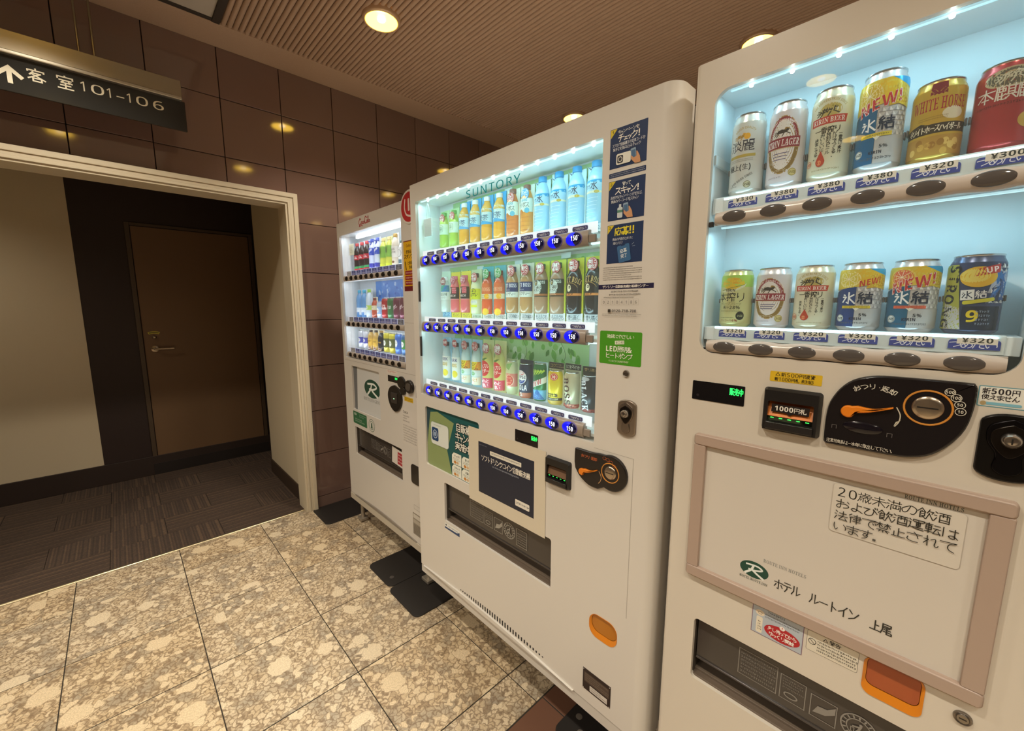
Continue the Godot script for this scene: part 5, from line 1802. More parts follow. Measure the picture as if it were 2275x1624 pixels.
# dark seal between door and cabinet: a frame round the edge
func gasket(parent: Node3D, x0: float, y0: float, x1: float, y1: float, z0: float, z1: float):
	var m := mat("3f3a37", 0.7)
	part("door_gasket", box_mesh(Vector3(x0, y0, z0), Vector3(x0 + 0.012, y1, z1)), m, parent)
	part("door_gasket", box_mesh(Vector3(x1 - 0.012, y0, z0), Vector3(x1, y1, z1)), m, parent)
	part("door_gasket", box_mesh(Vector3(x0, y1 - 0.012, z0), Vector3(x1, y1, z1)), m, parent)
	part("door_gasket", box_mesh(Vector3(x0, y0, z0), Vector3(x1, y0 + 0.012, z1)), m, parent)

# white lining of a showcase: back, sides, roof and floor boards with thickness
func case_lining(parent: Node3D, x0: float, y0: float, x1: float, y1: float, depth: float, col: String):
	var m := mat(col, 0.55)
	part("case_back", box_mesh(Vector3(x0 - 0.01, y0 - 0.01, -depth - 0.01), Vector3(x1 + 0.01, y1 + 0.01, -depth)), m, parent)
	part("case_side", box_mesh(Vector3(x0 - 0.012, y0 - 0.01, -depth), Vector3(x0 - 0.0005, y1 + 0.01, -0.012)), m, parent)
	part("case_side", box_mesh(Vector3(x1 + 0.0005, y0 - 0.01, -depth), Vector3(x1 + 0.012, y1 + 0.01, -0.012)), m, parent)
	part("case_roof", box_mesh(Vector3(x0 - 0.01, y1 + 0.0005, -depth), Vector3(x1 + 0.01, y1 + 0.012, -0.012)), m, parent)
	part("case_floor", box_mesh(Vector3(x0 - 0.01, y0 - 0.012, -depth), Vector3(x1 + 0.01, y0 - 0.0005, -0.012)), m, parent)

func leaf_print(x0: float, y0: float, x1: float, y1: float, sd: int, dense: int) -> ArrayMesh:
	var k := Ink.new(self)
	var r := RandomNumberGenerator.new()
	r.seed = sd
	k.rect(x0, y0, x1, y1, "b4dc9a")
	for i in dense:
		var x := r.randf_range(x0 + 0.015, x1 - 0.015)
		var y := r.randf_range(y0 + 0.014, y1 - 0.014)
		k.ell(x, y, r.randf_range(0.005, 0.014), r.randf_range(0.005, 0.013), ["cdeab4", "8fc96a", "a6d67c", "7cbd58", "dff2d0"][i % 5], 14)
	for b in 4:
		var sx := lerpf(x0, x1, (b + 0.35) / 4.0)
		var pts := curve_pts([Vector2(sx, y1 - 0.01), Vector2(sx + 0.02, lerpf(y1, y0, 0.3)), Vector2(sx - 0.02, lerpf(y1, y0, 0.6)), Vector2(sx - 0.05, lerpf(y1, y0, 0.8))])
		k.line(pts, 0.0016, "4a6a3a")
	for i in dense:
		var c := Vector2(r.randf_range(x0 + 0.024, x1 - 0.024), r.randf_range(y0 + 0.024, y1 - 0.024))
		var s := r.randf_range(0.009, 0.020)
		var an := r.randf_range(-2.4, -0.7)
		var d := Vector2(cos(an), sin(an))
		var n := Vector2(-d.y, d.x)
		var lf := PackedVector2Array()
		for e in [[-1.0, 0.0], [-0.5, 0.42], [0.1, 0.55], [0.6, 0.33], [1.1, 0.0], [0.6, -0.33], [0.1, -0.55], [-0.5, -0.42]]:
			lf.append(c + d * s * e[0] + n * s * e[1])
		k.poly(lf, ["4f9a34", "5fae3e", "74bd4c", "3f8a30", "8ccb5c", "69b544"][i % 6])
		k.seg(c.x - d.x * s, c.y - d.y * s, c.x + d.x * s * 0.9, c.y + d.y * s * 0.9, 0.0006, "3a7a2a")
	return k.flat(0.0, 0.000006)

func ice_print(x0: float, y0: float, x1: float, y1: float, sd: int, dense: int) -> ArrayMesh:
	var k := Ink.new(self)
	var r := RandomNumberGenerator.new()
	r.seed = sd
	k.rect(x0, y0, x1, y1, "4f8fe0")
	for i in dense:
		var c := Vector2(r.randf_range(x0 + 0.016, x1 - 0.016), r.randf_range(y0 + 0.016, y1 - 0.016))
		var lf := PackedVector2Array()
		var a0 := r.randf() * TAU
		for e in 5:
			lf.append(c + Vector2(cos(a0 + e * TAU / 5), sin(a0 + e * TAU / 5)) * r.randf_range(0.005, 0.016))
		k.poly(lf, ["3f7fdc", "6fa8ee", "9cc6f4", "2f6fd0", "c4def8", "5a98e6"][i % 6])
	return k.flat(0.0, 0.000006)

func led_row(parent: Node3D, xs: Array, y: float, z: float, r: float, e: float):
	var b := MB.new()
	b.lathe([Vector2(0, -r), Vector2(r * 0.8, -r * 0.6), Vector2(r, 0), Vector2(r * 0.8, r * 0.6), Vector2(0, r)], 10)
	var m := b.done()
	for x in xs:
		part("led", m, glow("eaffff", e), parent, Vector3(x, y, z))

# coin-return cup: orange rim and tilted orange flap in a recess
func coin_cup(parent: Node3D, x0: float, y0: float, x1: float, y1: float, r: float, inner: String):
	var pts := rrect_pts(x0, y0, x1, y1, r)
	var inn := rrect_pts(x0 + 0.004, y0 + 0.013, x1 - 0.004, y1 - 0.004, r * 0.8)
	var cup := MB.new()
	cup.plate(pts, -0.012, -0.0095)
	var n := pts.size()
	for i in n:
		var j := (i + 1) % n
		var a := Vector3(pts[i].x, pts[i].y, 0.0015)
		var b := Vector3(pts[j].x, pts[j].y, 0.0015)
		var c := Vector3(inn[j].x, inn[j].y, -0.006)
		var d := Vector3(inn[i].x, inn[i].y, -0.006)
		cup.quad(a, b, c, d, Vector3(((x0 + x1) / 2 - a.x) * 6.0, ((y0 + y1) / 2 - a.y) * 6.0, 0.8).normalized())
		cup.quad(Vector3(a.x, a.y, -0.01), Vector3(b.x, b.y, -0.01), b, a, Vector3(a.x - (x0 + x1) / 2, a.y - (y0 + y1) / 2, 0).normalized())
	var c := part("coin_return_cup", cup.done(), mat("d9821c", 0.35), parent, Vector3.ZERO, "orange plastic coin return cup")
	var flap := MB.new()
	flap.plate(inn, -0.0092, -0.0065, 0.001)
	part("cup_flap", flap.done(), mat(inner, 0.3), c)

# key lock: recessed oval escutcheon, turned barrel, keyhole
func pop_out_lock(parent: Node3D, x: float, y: float, w: float, h: float, face: String, deep: String):
	var pts := PackedVector2Array()
	for s in 13:
		var t := PI * s / 12.0
		pts.append(Vector2(x + cos(t) * w / 2, y + h / 2 - 0.014 + sin(t) * 0.014))
	for s in 13:
		var t := PI + PI * s / 12.0
		pts.append(Vector2(x + cos(t) * w / 2, y - h / 2 + 0.014 + sin(t) * 0.014))
	var l := part("lock", plate_mesh(pts, -0.004, 0.006, 0.003), mat(face, 0.28, 0.85), parent, Vector3.ZERO, "metal door lock")
	var pear := PackedVector2Array()
	for p in curve_pts([Vector2(0, 0.5), Vector2(0.34, 0.36), Vector2(0.36, 0.1), Vector2(0.2, -0.12), Vector2(0.22, -0.36), Vector2(0, -0.46), Vector2(-0.22, -0.36), Vector2(-0.2, -0.12), Vector2(-0.36, 0.1), Vector2(-0.34, 0.36), Vector2(0, 0.5)], 4):
		pear.append(Vector2(x + p.x * w * 1.02, y + p.y * h * 0.88))
	pear.remove_at(pear.size() - 1)
	part("handle_plate", plate_mesh(pear, 0.006, 0.0085, 0.0015), mat(deep, 0.22, 0.85), l)
	var drop := PackedVector2Array()
	for p in curve_pts([Vector2(0, 0.42), Vector2(0.30, 0.28), Vector2(0.27, 0.04), Vector2(0, -0.16), Vector2(-0.27, 0.04), Vector2(-0.30, 0.28), Vector2(0, 0.42)], 5):
		drop.append(Vector2(x + p.x * w, y + p.y * h * 0.86))
	drop.remove_at(drop.size() - 1)
	part("handle_hollow", plate_mesh(drop, 0.0085, 0.010, 0.001), mat("3a3532", 0.18, 0.9), l)
	var barrel := MB.new()
	barrel.lathe([Vector2(0.0, 0.011), Vector2(0.0035, 0.0112), Vector2(0.005, 0.0105), Vector2(0.0075, 0.011), Vector2(0.010, 0.008), Vector2(0.010, 0.0), Vector2(0.0, 0.0)], 24)
	var bp := part("key_barrel", barrel.done(), mat("b8b2ac", 0.18, 0.95), l, Vector3(x, y + h * 0.14, 0.009))
	bp.rotation.x = PI / 2
	part("keyhole", box_mesh(Vector3(x - 0.0008, y + h * 0.14 - 0.004, 0.0195), Vector3(x + 0.0008, y + h * 0.14 + 0.004, 0.0207)), mat("15120f", 0.5), l)

# screw or key cylinder with a slot
func cylinder_lock(parent: Node3D, x: float, y: float, r: float):
	var b := MB.new()
	b.lathe([Vector2(0.0, 0.0045), Vector2(r * 0.62, 0.0045), Vector2(r * 0.70, 0.003), Vector2(r * 0.9, 0.004), Vector2(r, 0.0025), Vector2(r, -0.002)], 24)
	var c := part("key_cylinder", b.done(), mat("8f8880", 0.3, 0.9), parent, Vector3(x, y, 0.0))
	c.rotation.x = PI / 2
	part("key_slot", box_mesh(Vector3(-0.004, 0.0042, -0.0008), Vector3(0.004, 0.0049, 0.0008)), mat("1a1613", 0.5), c)

# bank-note slot: black moulded bezel, sloping mouth, green guide lamps
func bill_slot(parent: Node3D, x0: float, y0: float, x1: float, y1: float, orange: bool):
	var bz := MB.new()
	bz.holed(x0 + 0.004, y0 + 0.004, x1 - 0.004, y1 - 0.004, 0.012, [[x0 + 0.010, y0 + 0.020, x1 - 0.010, y1 - 0.024, 0.003, 0.012]])
	bz.plate(rrect_pts(x0, y0, x1, y1, 0.006), -0.002, 0.0)
	var rim := rrect_pts(x0, y0, x1, y1, 0.006)
	var rin := rrect_pts(x0 + 0.004, y0 + 0.004, x1 - 0.004, y1 - 0.004, 0.003)
	for i in rim.size():
		var j := (i + 1) % rim.size()
		bz.quad(Vector3(rim[i].x, rim[i].y, 0.0), Vector3(rim[j].x, rim[j].y, 0.0), Vector3(rin[j].x, rin[j].y, 0.012), Vector3(rin[i].x, rin[i].y, 0.012), Vector3(rim[i].x - (x0 + x1) / 2, rim[i].y - (y0 + y1) / 2, 0.03).normalized())
	var b := part("bill_slot", bz.done(), mat("1c1a1a", 0.32), parent, Vector3.ZERO, "black bank note slot")
	var w := x1 - x0
	var m := MB.new()
	m.tri(Vector3(x0 + 0.010, y1 - 0.026, 0.001), Vector3(x1 - 0.010, y1 - 0.026, 0.001), Vector3(x1 - 0.010, y0 + 0.030, 0.008), Vector3(0, 0.5, 0.9), Vector3(0, 0.5, 0.9), Vector3(0, 0.5, 0.9))
	m.tri(Vector3(x0 + 0.010, y1 - 0.026, 0.001), Vector3(x1 - 0.010, y0 + 0.030, 0.008), Vector3(x0 + 0.010, y0 + 0.030, 0.008), Vector3(0, 0.5, 0.9), Vector3(0, 0.5, 0.9), Vector3(0, 0.5, 0.9))
	part("slot_mouth", m.done(), mat("d8781c" if orange else "6a4a30", 0.45), b)
	if orange:
		var k := Ink.new(self)
		k.rect(x0 + 0.016, y1 - 0.044, x1 - 0.016, y1 - 0.029, "1e1c1c")
		k.text("1000円札", (x0 + x1) / 2, y1 - 0.041, 0.009, "e9e4da", {"mid": true, "w": w * 0.54, "bold": 0.1})
		k.poly_flat([(x0 + x1) / 2 - 0.006, y1 - 0.0435, (x0 + x1) / 2 + 0.006, y1 - 0.0435, (x0 + x1) / 2, y1 - 0.048], "1e1c1c")
		part("slot_print", k.flat(0.0095), print_mat(), b)
	for i in 5:
		var gx := lerpf(x0 + 0.018, x1 - 0.018, i / 4.0)
		part("guide_lamp", box_mesh(Vector3(gx - 0.0028, y0 + 0.0265, 0.0085), Vector3(gx + 0.0028, y0 + 0.0280, 0.0095), 0.0004), glow("3cff5a", 1.6), b)
	part("slot_lip", box_mesh(Vector3(x0 + 0.008, y0 + 0.006, 0.012), Vector3(x1 - 0.008, y0 + 0.020, 0.016), 0.002), mat("232020", 0.3), b)

func price_display(parent: Node3D, x0: float, y0: float, x1: float, y1: float):
	var d := part("sales_display", slab(x0, y0, x1, y1, 0.002, -0.002, 0.0012, 0.0004), mat("121114", 0.12), parent, Vector3.ZERO, "black display window with green letters")
	var k := Ink.new(self)
	k.text("販売中", x1 - (x1 - x0) * 0.27, y1 - (y1 - y0) * 0.50, (y1 - y0) * 0.34, "40ff70", {"w": (x1 - x0) * 0.25, "bold": 0.1})
	part("display_letters", k.flat(0.0014), glow("2cff66", 1.5), d)
	var c := Ink.new(self)
	c.ell(x0 + 0.012, y0 + 0.010, 0.003, 0.003, "2a2628")
	part("sensor_dot", c.flat(0.0014), print_mat(0.3), d)

# delivery bay: recess lined in dark plastic with a smoky flap and printed pictograms
func delivery_bay(parent: Node3D, x0: float, y0: float, x1: float, y1: float, depth: float, prints: Callable):
	var m := mat("4a423c", 0.45)
	var b := MB.new()
	b.box(Vector3(x0 - 0.004, y0 - 0.004, -depth - 0.01), Vector3(x1 + 0.004, y1 + 0.004, -depth))
	b.box(Vector3(x0 - 0.006, y0 - 0.004, -depth), Vector3(x0 + 0.0005, y1 + 0.004, -0.01))
	b.box(Vector3(x1 - 0.0005, y0 - 0.004, -depth), Vector3(x1 + 0.006, y1 + 0.004, -0.01))
	b.box(Vector3(x0 - 0.004, y1 - 0.0005, -depth), Vector3(x1 + 0.004, y1 + 0.006, -0.01))
	var bay := part("delivery_bay", b.done(), m, parent, Vector3.ZERO, "dark recessed delivery bay with smoky flap")
	var tray := MB.new()
	for i in 7:
		var t0 := i / 7.0
		var t1 := (i + 1) / 7.0
		tray.box(Vector3(x0, y0 - 0.004, -0.008 - depth * t0), Vector3(x1, y0 + 0.004 + 0.03 * t0 * t0 + (0.004 if i % 2 else 0.0), -0.008 - depth * t1), 0.001)
	part("tray", tray.done(), mat("6a5c50", 0.4), bay)
	var fl := MB.new()
	fl.box(Vector3(x0 + 0.003, y0 + (y1 - y0) * 0.30, -0.022), Vector3(x1 - 0.003, y1 - 0.003, -0.018), 0.001)
	fl.box(Vector3(x0 + 0.003, y0 + (y1 - y0) * 0.27, -0.023), Vector3(x1 - 0.003, y0 + (y1 - y0) * 0.31, -0.014), 0.002)
	part("flap", fl.done(), mat("423c38", 0.16), bay)
	var k := Ink.new(self)
	prints.call(k)
	part("flap_print", k.flat(-0.0176), print_mat(0.4), bay)

func pictograms(k: Ink, x: float, y: float, s: float, ink: String):
	k.frame(x, y, x + s * 1.5, y + s * 1.25, s * 0.03, ink)
	k.fine(x + s * 0.1, y + s * 0.1, x + s * 1.4, y + s * 1.15, 6, ink, rng)
	k.frame(x + s * 1.6, y, x + s * 2.5, y + s * 1.1, s * 0.03, ink)
	k.fine(x + s * 1.7, y + s * 0.5, x + s * 2.4, y + s * 1.0, 4, ink, rng)
	k.ring(x + s * 2.0, y + s * 0.28, s * 0.25, s * 0.14, s * 0.05, ink, 16)
	k.frame(x + s * 2.65, y, x + s * 3.5, y + s * 0.95, s * 0.03, ink)
	k.poly_flat([x + s * 2.75, y + s * 0.2, x + s * 2.9, y + s * 0.55, x + s * 3.2, y + s * 0.6, x + s * 3.45, y + s * 0.85, x + s * 3.45, y + s * 0.55, x + s * 3.15, y + s * 0.3], ink)
	recycle_badge(k, x + s * 4.15, y + s * 0.55, s * 0.55, ink)
	k.frame(x + s * 4.85, y - s * 0.1, x + s * 5.8, y + s * 1.05, s * 0.03, ink)
	k.fine(x + s * 4.95, y, x + s * 5.7, y + s * 0.8, 5, ink, rng)

# row of selector buttons on a moulded bar
func selector_bar(parent: Node3D, x0: float, x1: float, y: float, h: float, col: String, z: float) -> MeshInstance3D:
	var b := MB.new()
	var prof := []
	for s in 9:
		var t := PI * s / 8.0
		prof.append(Vector2(y - cos(t) * h / 2, z + sin(t) * 0.008))
	for i in 8:
		var p: Vector2 = prof[i]
		var q: Vector2 = prof[i + 1]
		var n0 := Vector3(0, -cos(PI * i / 8.0), sin(PI * i / 8.0) * 1.6).normalized()
		var n1 := Vector3(0, -cos(PI * (i + 1) / 8.0), sin(PI * (i + 1) / 8.0) * 1.6).normalized()
		b.quadn(Vector3(x0, p.x, p.y), Vector3(x1, p.x, p.y), Vector3(x1, q.x, q.y), Vector3(x0, q.x, q.y), n0, n0, n1, n1)
		b.tri(Vector3(x0, y, z), Vector3(x0, p.x, p.y), Vector3(x0, q.x, q.y), Vector3.LEFT, Vector3.LEFT, Vector3.LEFT)
		b.tri(Vector3(x1, y, z), Vector3(x1, p.x, p.y), Vector3(x1, q.x, q.y), Vector3.RIGHT, Vector3.RIGHT, Vector3.RIGHT)
	b.box(Vector3(x0, y - h / 2, z - 0.012), Vector3(x1, y + h / 2, z))
	return part("button_bar", b.done(), mat(col, 0.35), parent)

# ------------------------------------------------------------------ middle machine

func build_middle_machine():
	var m := thing("vending_machine", "white vending machine with leafy green display and lit blue buttons, between the other two machines", "vending machine", Vector3(XM, 0, ZM), -PI / 2)
	var white := mat("d9d3cb", 0.3)
	var holes := [[0.044, 1.003, 0.905, 1.763, 0.006, 0.012], [0.200, 0.504, 0.763, 0.667, 0.008, 0.012], [0.073, 0.709, 0.423, 0.957, 0.012, 0.008], [0.909, 0.448, 0.998, 0.518, 0.028, 0.014]]
	part("door", door_shell(1.087, 0.224, 1.830, 0.008, 0.036, 0.078, holes), white, m)
	part("cabinet", box_mesh(Vector3(0.006, 0.12, -0.74), Vector3(1.090, 1.815, -0.152), 0.004), mat("cfc8c0", 0.4), m)
	gasket(m, 0.016, 0.235, 1.078, 1.81, -0.152, -0.0785)
	part("hinge", box_mesh(Vector3(1.040, 1.812, -0.100), Vector3(1.080, 1.838, -0.070), 0.003), mat("2a2624", 0.5), m)
	part("side_strip", box_mesh(Vector3(1.079, 0.24, -0.098), Vector3(1.0875, 1.80, -0.084), 0.002), mat("b9b1a8", 0.4), m)
	part("kick_plate", box_mesh(Vector3(0.0, 0.182, -0.07), Vector3(1.085, 0.220, -0.003), 0.004), mat("cdc7bf", 0.4), m)
	for f in [[0.07, -0.22], [1.02, -0.22], [0.07, -0.68], [1.02, -0.68]]:
		var leg := MB.new()
		leg.lathe([Vector2(0.0, 0.0075), Vector2(0.03, 0.0075), Vector2(0.03, 0.015), Vector2(0.012, 0.02), Vector2(0.012, 0.19), Vector2(0.0, 0.19)], 16, Vector3(f[0], 0.0, f[1]))
		part("foot", leg.done(), mat("8f8880", 0.4, 0.7), m)
	# bowed lip along the foot of the door, with dark pieces painting the shade of its vent slots
	var lip := PackedVector2Array()
	for i in 25:
		var t := i / 24.0
		lip.append(Vector2(lerpf(0.03, 0.86, t), 0.226 + 0.017 * sin(PI * t)))
	for i in 25:
		var t := 1.0 - i / 24.0
		lip.append(Vector2(lerpf(0.03, 0.86, t), 0.2245))
	part("bottom_lip", plate_mesh(lip, -0.004, 0.006, 0.002), white, m)
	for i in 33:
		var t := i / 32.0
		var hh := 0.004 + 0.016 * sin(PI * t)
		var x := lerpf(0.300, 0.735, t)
		part("vent_slot_shade", slab(x - 0.0030, 0.249 - hh * 0.25, x + 0.0030, 0.249 + hh * 0.75, 0.001, -0.004, 0.0003), mat("1f1b19", 0.8), m)  # dark plate in place of an opening, its shade put into the colour
	# raised panel seam right of the coin unit
	part("panel_seam", box_mesh(Vector3(1.0215, 0.56, -0.001), Vector3(1.0230, 0.992, 0.0004)), mat("b0a89f", 0.5), m)
	part("panel_seam", box_mesh(Vector3(0.906, 0.9915, -0.001), Vector3(1.0230, 0.9925, 0.0004)), mat("b0a89f", 0.5), m)

	# showcase
	case_lining(m, 0.044, 1.003, 0.905, 1.763, 0.116, "e9efee")
	part("showcase_pane", box_mesh(Vector3(0.044, 1.003, -0.0125), Vector3(0.905, 1.763, -0.0105)), pane("dff4f4", 0.05), m)
	var led_tint := Color(0.76, 0.97, 1.0)
	var rows := [1.536, 1.281, 1.027]
	for i in 3:
		var y: float = rows[i]
		part("shelf", box_mesh(Vector3(0.045, y - 0.012, -0.115), Vector3(0.904, y - 0.004, -0.014)), mat("e9efee", 0.5), m)
		part("price_rail_light", box_mesh(Vector3(0.062, y + 0.012, -0.020), Vector3(0.884, y + 0.040, -0.0165), 0.0006), glow("e4f0f8", 0.68), m, Vector3.ZERO, "backlit white price rail")
		var bar := selector_bar(m, 0.062, 0.866, y, 0.040, "9a8d82", -0.010)
		part("bar_end", box_mesh(Vector3(0.866, y - 0.013, -0.012), Vector3(0.888, y + 0.007, -0.004), 0.002), mat("8f8379", 0.4), m)
		for c in 12:
			middle_button(m, 0.1085 + 0.0648 * c, y)
		var k := Ink.new(self)
		for c in 12:
			var x := 0.1185 + 0.0648 * c
			k.rrect(x - 0.025, y + 0.0215, x + 0.025, y + 0.0335, 0.004, "2f2673")
			k.text("つめたい", x, y + 0.0243, 0.0066, "f2f2fa", {"mid": true, "w": 0.038, "bold": 0.13})
		part("cold_labels", k.flat(-0.0163), print_mat(), m, Vector3.ZERO, "small navy labels with white letters")
		led_and_fill_strip(m, Vector3(0.475, [1.757, 1.516, 1.262][i], -0.020), 0.84, 0.070, led_tint, Vector3(0, -1, -0.15))
		led_and_fill_strip(m, Vector3(0.475, y + 0.034, -0.024), 0.80, 0.045, led_tint, Vector3(0, 1, -0.15))  # added upward fill strip, evens the light on the samples
	part("led_bar", box_mesh(Vector3(0.06, 1.7605, -0.020), Vector3(0.895, 1.763, -0.014)), glow("d8ffff", 0.9), m)
	var lx := []
	for i in 13:
		lx.append(0.115 + 0.0628 * i)
	led_row(m, lx, 1.7575, -0.012, 0.0042, 9.0)
	for i in 2:
		part("led_bar", box_mesh(Vector3(0.06, rows[i] - 0.0165, -0.024), Vector3(0.895, rows[i] - 0.0122, -0.016)), glow("d8ffff", 1.2), m)
	part("leaf_backdrop", leaf_print(0.135, 1.585, 0.880, 1.758, 5, 80), print_mat(0.5), m, Vector3(0, 0, -0.1145), "printed backdrop of green leaves")
	part("leaf_backdrop", leaf_print(0.105, 1.330, 0.880, 1.515, 6, 80), print_mat(0.5), m, Vector3(0, 0, -0.1145), "printed backdrop of green leaves")
	part("leaf_backdrop", leaf_print(0.130, 1.075, 0.800, 1.262, 8, 84), print_mat(0.5), m, Vector3(0, 0, -0.1145), "printed backdrop of green leaves")
	var su := Ink.new(self)
	su.text("SUNTORY", 0.352, 1.7215, 0.0250, "12a2ac", {"w": 0.262, "font": "sans", "gap": 0.12})
	part("maker_lettering", su.flat(-0.0100), print_mat(), m, Vector3.ZERO, "teal lettering on the glass")
	for p in [[0.245, 1.742], [0.45, 1.742], [0.66, 1.742], [0.30, 1.500], [0.50, 1.505], [0.70, 1.512], [0.86, 1.515]]:
		part("rail_tag", box_mesh(Vector3(p[0], p[1] - 0.008, -0.100), Vector3(p[0] + 0.036, p[1] + 0.008, -0.098), 0.0005), mat("d6ecec", 0.4), m)
	# side latches of the panes
	for y in [1.42, 1.20]:
		part("pane_latch", box_mesh(Vector3(0.0445, y - 0.04, -0.010), Vector3(0.050, y + 0.04, -0.003), 0.001), mat("3a3634", 0.5), m)

	# delivery bay
	delivery_bay(m, 0.200, 0.504, 0.763, 0.667, 0.11, func(k: Ink): pictograms(k, 0.345, 0.575, 0.052, "9a958c"))
	# campaign window on the left
	part("campaign_board", box_mesh(Vector3(0.071, 0.707, -0.012), Vector3(0.425, 0.959, -0.0078)), mat("8fa06a", 0.35), m, Vector3.ZERO, "green campaign poster behind a window")
	var g := Ink.new(self)
	g.poly_flat([0.073, 0.93, 0.073, 0.957, 0.423, 0.957, 0.423, 0.709, 0.245, 0.709, 0.215, 0.80, 0.262, 0.92, 0.150, 0.945], "1f5a5c")
	g.poly_flat([0.0735, 0.80, 0.0735, 0.957, 0.105, 0.957, 0.082, 0.85], "2a4650")
	for i in 3:
		var s: String = ["自販機で", "キャンペーン", "実施中"][i]
		g.text(s, 0.272 + 0.002 * (2 - i), 0.895 - 0.036 * i, 0.030, "141c1e", {"bold": 0.30, "w": [0.125, 0.160, 0.098][i]})
		g.text(s, 0.272 + 0.002 * (2 - i), 0.895 - 0.036 * i, 0.030, "f0efe4", {"bold": 0.115, "w": [0.125, 0.160, 0.098][i]})
	for i in 2:
		for j in 2:
			var x := 0.249 + 0.064 * i
			var y := 0.760 - 0.048 * j
			g.rect(x, y, x + 0.060, y + 0.046, "eceee2")
			g.poly_flat([x, y + 0.046, x + 0.012, y + 0.046, x, y + 0.034], "2a5a58")
			g.text(["チェック!", "買って", "スキャン!", "応募"][i + j * 2], x + 0.032, y + 0.030, 0.0085, "26302e", {"mid": true, "bold": 0.13})
			g.fine(x + 0.008, y + 0.016, x + 0.052, y + 0.027, 2, "4a5450", rng)
			g.ell(x + 0.02, y + 0.009, 0.008, 0.006, "c8843a")
			g.ell(x + 0.036, y + 0.009, 0.007, 0.006, "d8b890")
	part("campaign_print", g.flat(-0.0076), print_mat(), m)
	var q := Ink.new(self)
	q.rrect(0.104, 0.806, 0.228, 0.899, 0.014, "c8d2cc")
	q.rrect(0.106, 0.808, 0.226, 0.897, 0.013, "e2e8e2")
	q.fine(0.125, 0.884, 0.205, 0.892, 1, "8a9894", rng)
	q.rrect(0.111, 0.822, 0.158, 0.877, 0.008, "2f4a74")
	q.ring(0.1345, 0.850, 0.016, 0.018, 0.003, "c8d4e4")
	q.ell(0.1345, 0.850, 0.008, 0.010, "9fb4d0")
	part("touch_card", q.flat(-0.0060), print_mat(0.25), m, Vector3.ZERO, "white rounded touch card")
	# small blue tag below the bay
	var tg := Ink.new(self)
	tg.rect(0.198, 0.473, 0.298, 0.497, "24406e")
	tg.poly_flat([0.198, 0.480, 0.198, 0.497, 0.298, 0.497, 0.298, 0.490, 0.280, 0.482], "e6e6e2")
	tg.fine(0.222, 0.484, 0.288, 0.493, 1, "5a6478", rng)
	tg.ell(0.208, 0.489, 0.004, 0.004, "2c2c34")
	part("service_tag", tg.flat(), print_mat(), m)

	price_display(m, 0.606, 0.938, 0.705, 0.977)
	bill_slot(m, 0.742, 0.846, 0.834, 0.929, false)
	middle_coin_unit(m)
	coin_cup(m, 0.909, 0.448, 0.998, 0.518, 0.028, "b8741e")
	# type plate
	var tp := part("type_plate", slab(0.893, 0.262, 0.986, 0.328, 0.001, 0.0, 0.0012, 0.0004), mat("2e2420", 0.4), m, Vector3.ZERO, "dark riveted type plate")
	var pk := Ink.new(self)
	pk.rect(0.898, 0.288, 0.981, 0.318, "55493f")
	pk.fine(0.901, 0.291, 0.979, 0.316, 4, "8a7d70", rng)
	pk.rect(0.918, 0.267, 0.976, 0.284, "cfc8c0")
	pk.fine(0.921, 0.269, 0.973, 0.282, 2, "4a443e", rng)
	for p in [[0.896, 0.325], [0.983, 0.325], [0.896, 0.265], [0.983, 0.265]]:
		pk.ell(p[0], p[1], 0.0016, 0.0016, "c9c2ba", 10)
	part("plate_print", pk.flat(0.0013), print_mat(), tp)
	middle_stickers(m)
	cylinder_lock(m, 0.993, 1.201, 0.0085)
	pop_out_lock(m, 1.0005, 1.091, 0.051, 0.092, "a09488", "8f8378")
	middle_goods()

	# white tag hanging on a string at the left end of the top shelf
	var ht := thing("hanging_tag", "small white box tag hanging on a string inside the middle machine", "tag", on_machine(XM, ZM, Vector3(0.085, 1.632, -0.030)), -PI / 2)
	var tm := StandardMaterial3D.new()
	tm.albedo_color = hexc("eef4f4")
	tm.roughness = 0.5
	tm.backlight_enabled = true
	tm.backlight = hexc("c8d8dc")
	part("tag_body", box_mesh(Vector3(-0.026, 0.0, -0.003), Vector3(0.026, 0.068, 0.003), 0.002), tm, ht)
	var st := MB.new()
	st.tube([Vector3(-0.014, 0.066, 0), Vector3(-0.004, 0.118, 0.0), Vector3(0.0, 0.124, 0.0), Vector3(0.008, 0.110, 0.0), Vector3(0.018, 0.066, 0)], 0.0008, 6)
	part("string", st.done(), mat("b8c4c6", 0.6), ht)

	# paper notice taped over the bay
	var pn := thing("paper_notice", "white paper notice with dark blue printed panel taped on the middle machine", "notice", on_machine(XM, ZM, Vector3(0.366, 0.66, 0.0012)), -PI / 2)
	part("paper_sheet", box_mesh(Vector3(0, 0, 0), Vector3(0.373, 0.276, 0.0006)), mat("d8cdb8", 0.6), pn)
	var n := Ink.new(self)
	n.rect(0.056, 0.046, 0.326, 0.233, "22293a")
	n.rrect(0.118, 0.197, 0.270, 0.212, 0.002, "e4ded0")
	n.fine(0.126, 0.2005, 0.262, 0.2095, 1, "2a3040", rng)
	n.text("ソフトドリンクコイン自動販売機", 0.191, 0.168, 0.019, "efe9dc", {"mid": true, "w": 0.236, "bold": 0.10})
	n.text("Soft drink coin-operated vending machine", 0.195, 0.157, 0.0055, "9aa0ac", {"mid": true, "w": 0.13})
	n.fine(0.062, 0.219, 0.10, 0.226, 1, "8a90a0", rng)
	n.rrect(0.244, 0.062, 0.308, 0.084, 0.003, "e8e2d6")
	n.fine(0.249, 0.067, 0.303, 0.079, 1, "3a4050", rng)
	part("notice_print", n.flat(0.0007), print_mat(0.5), pn)

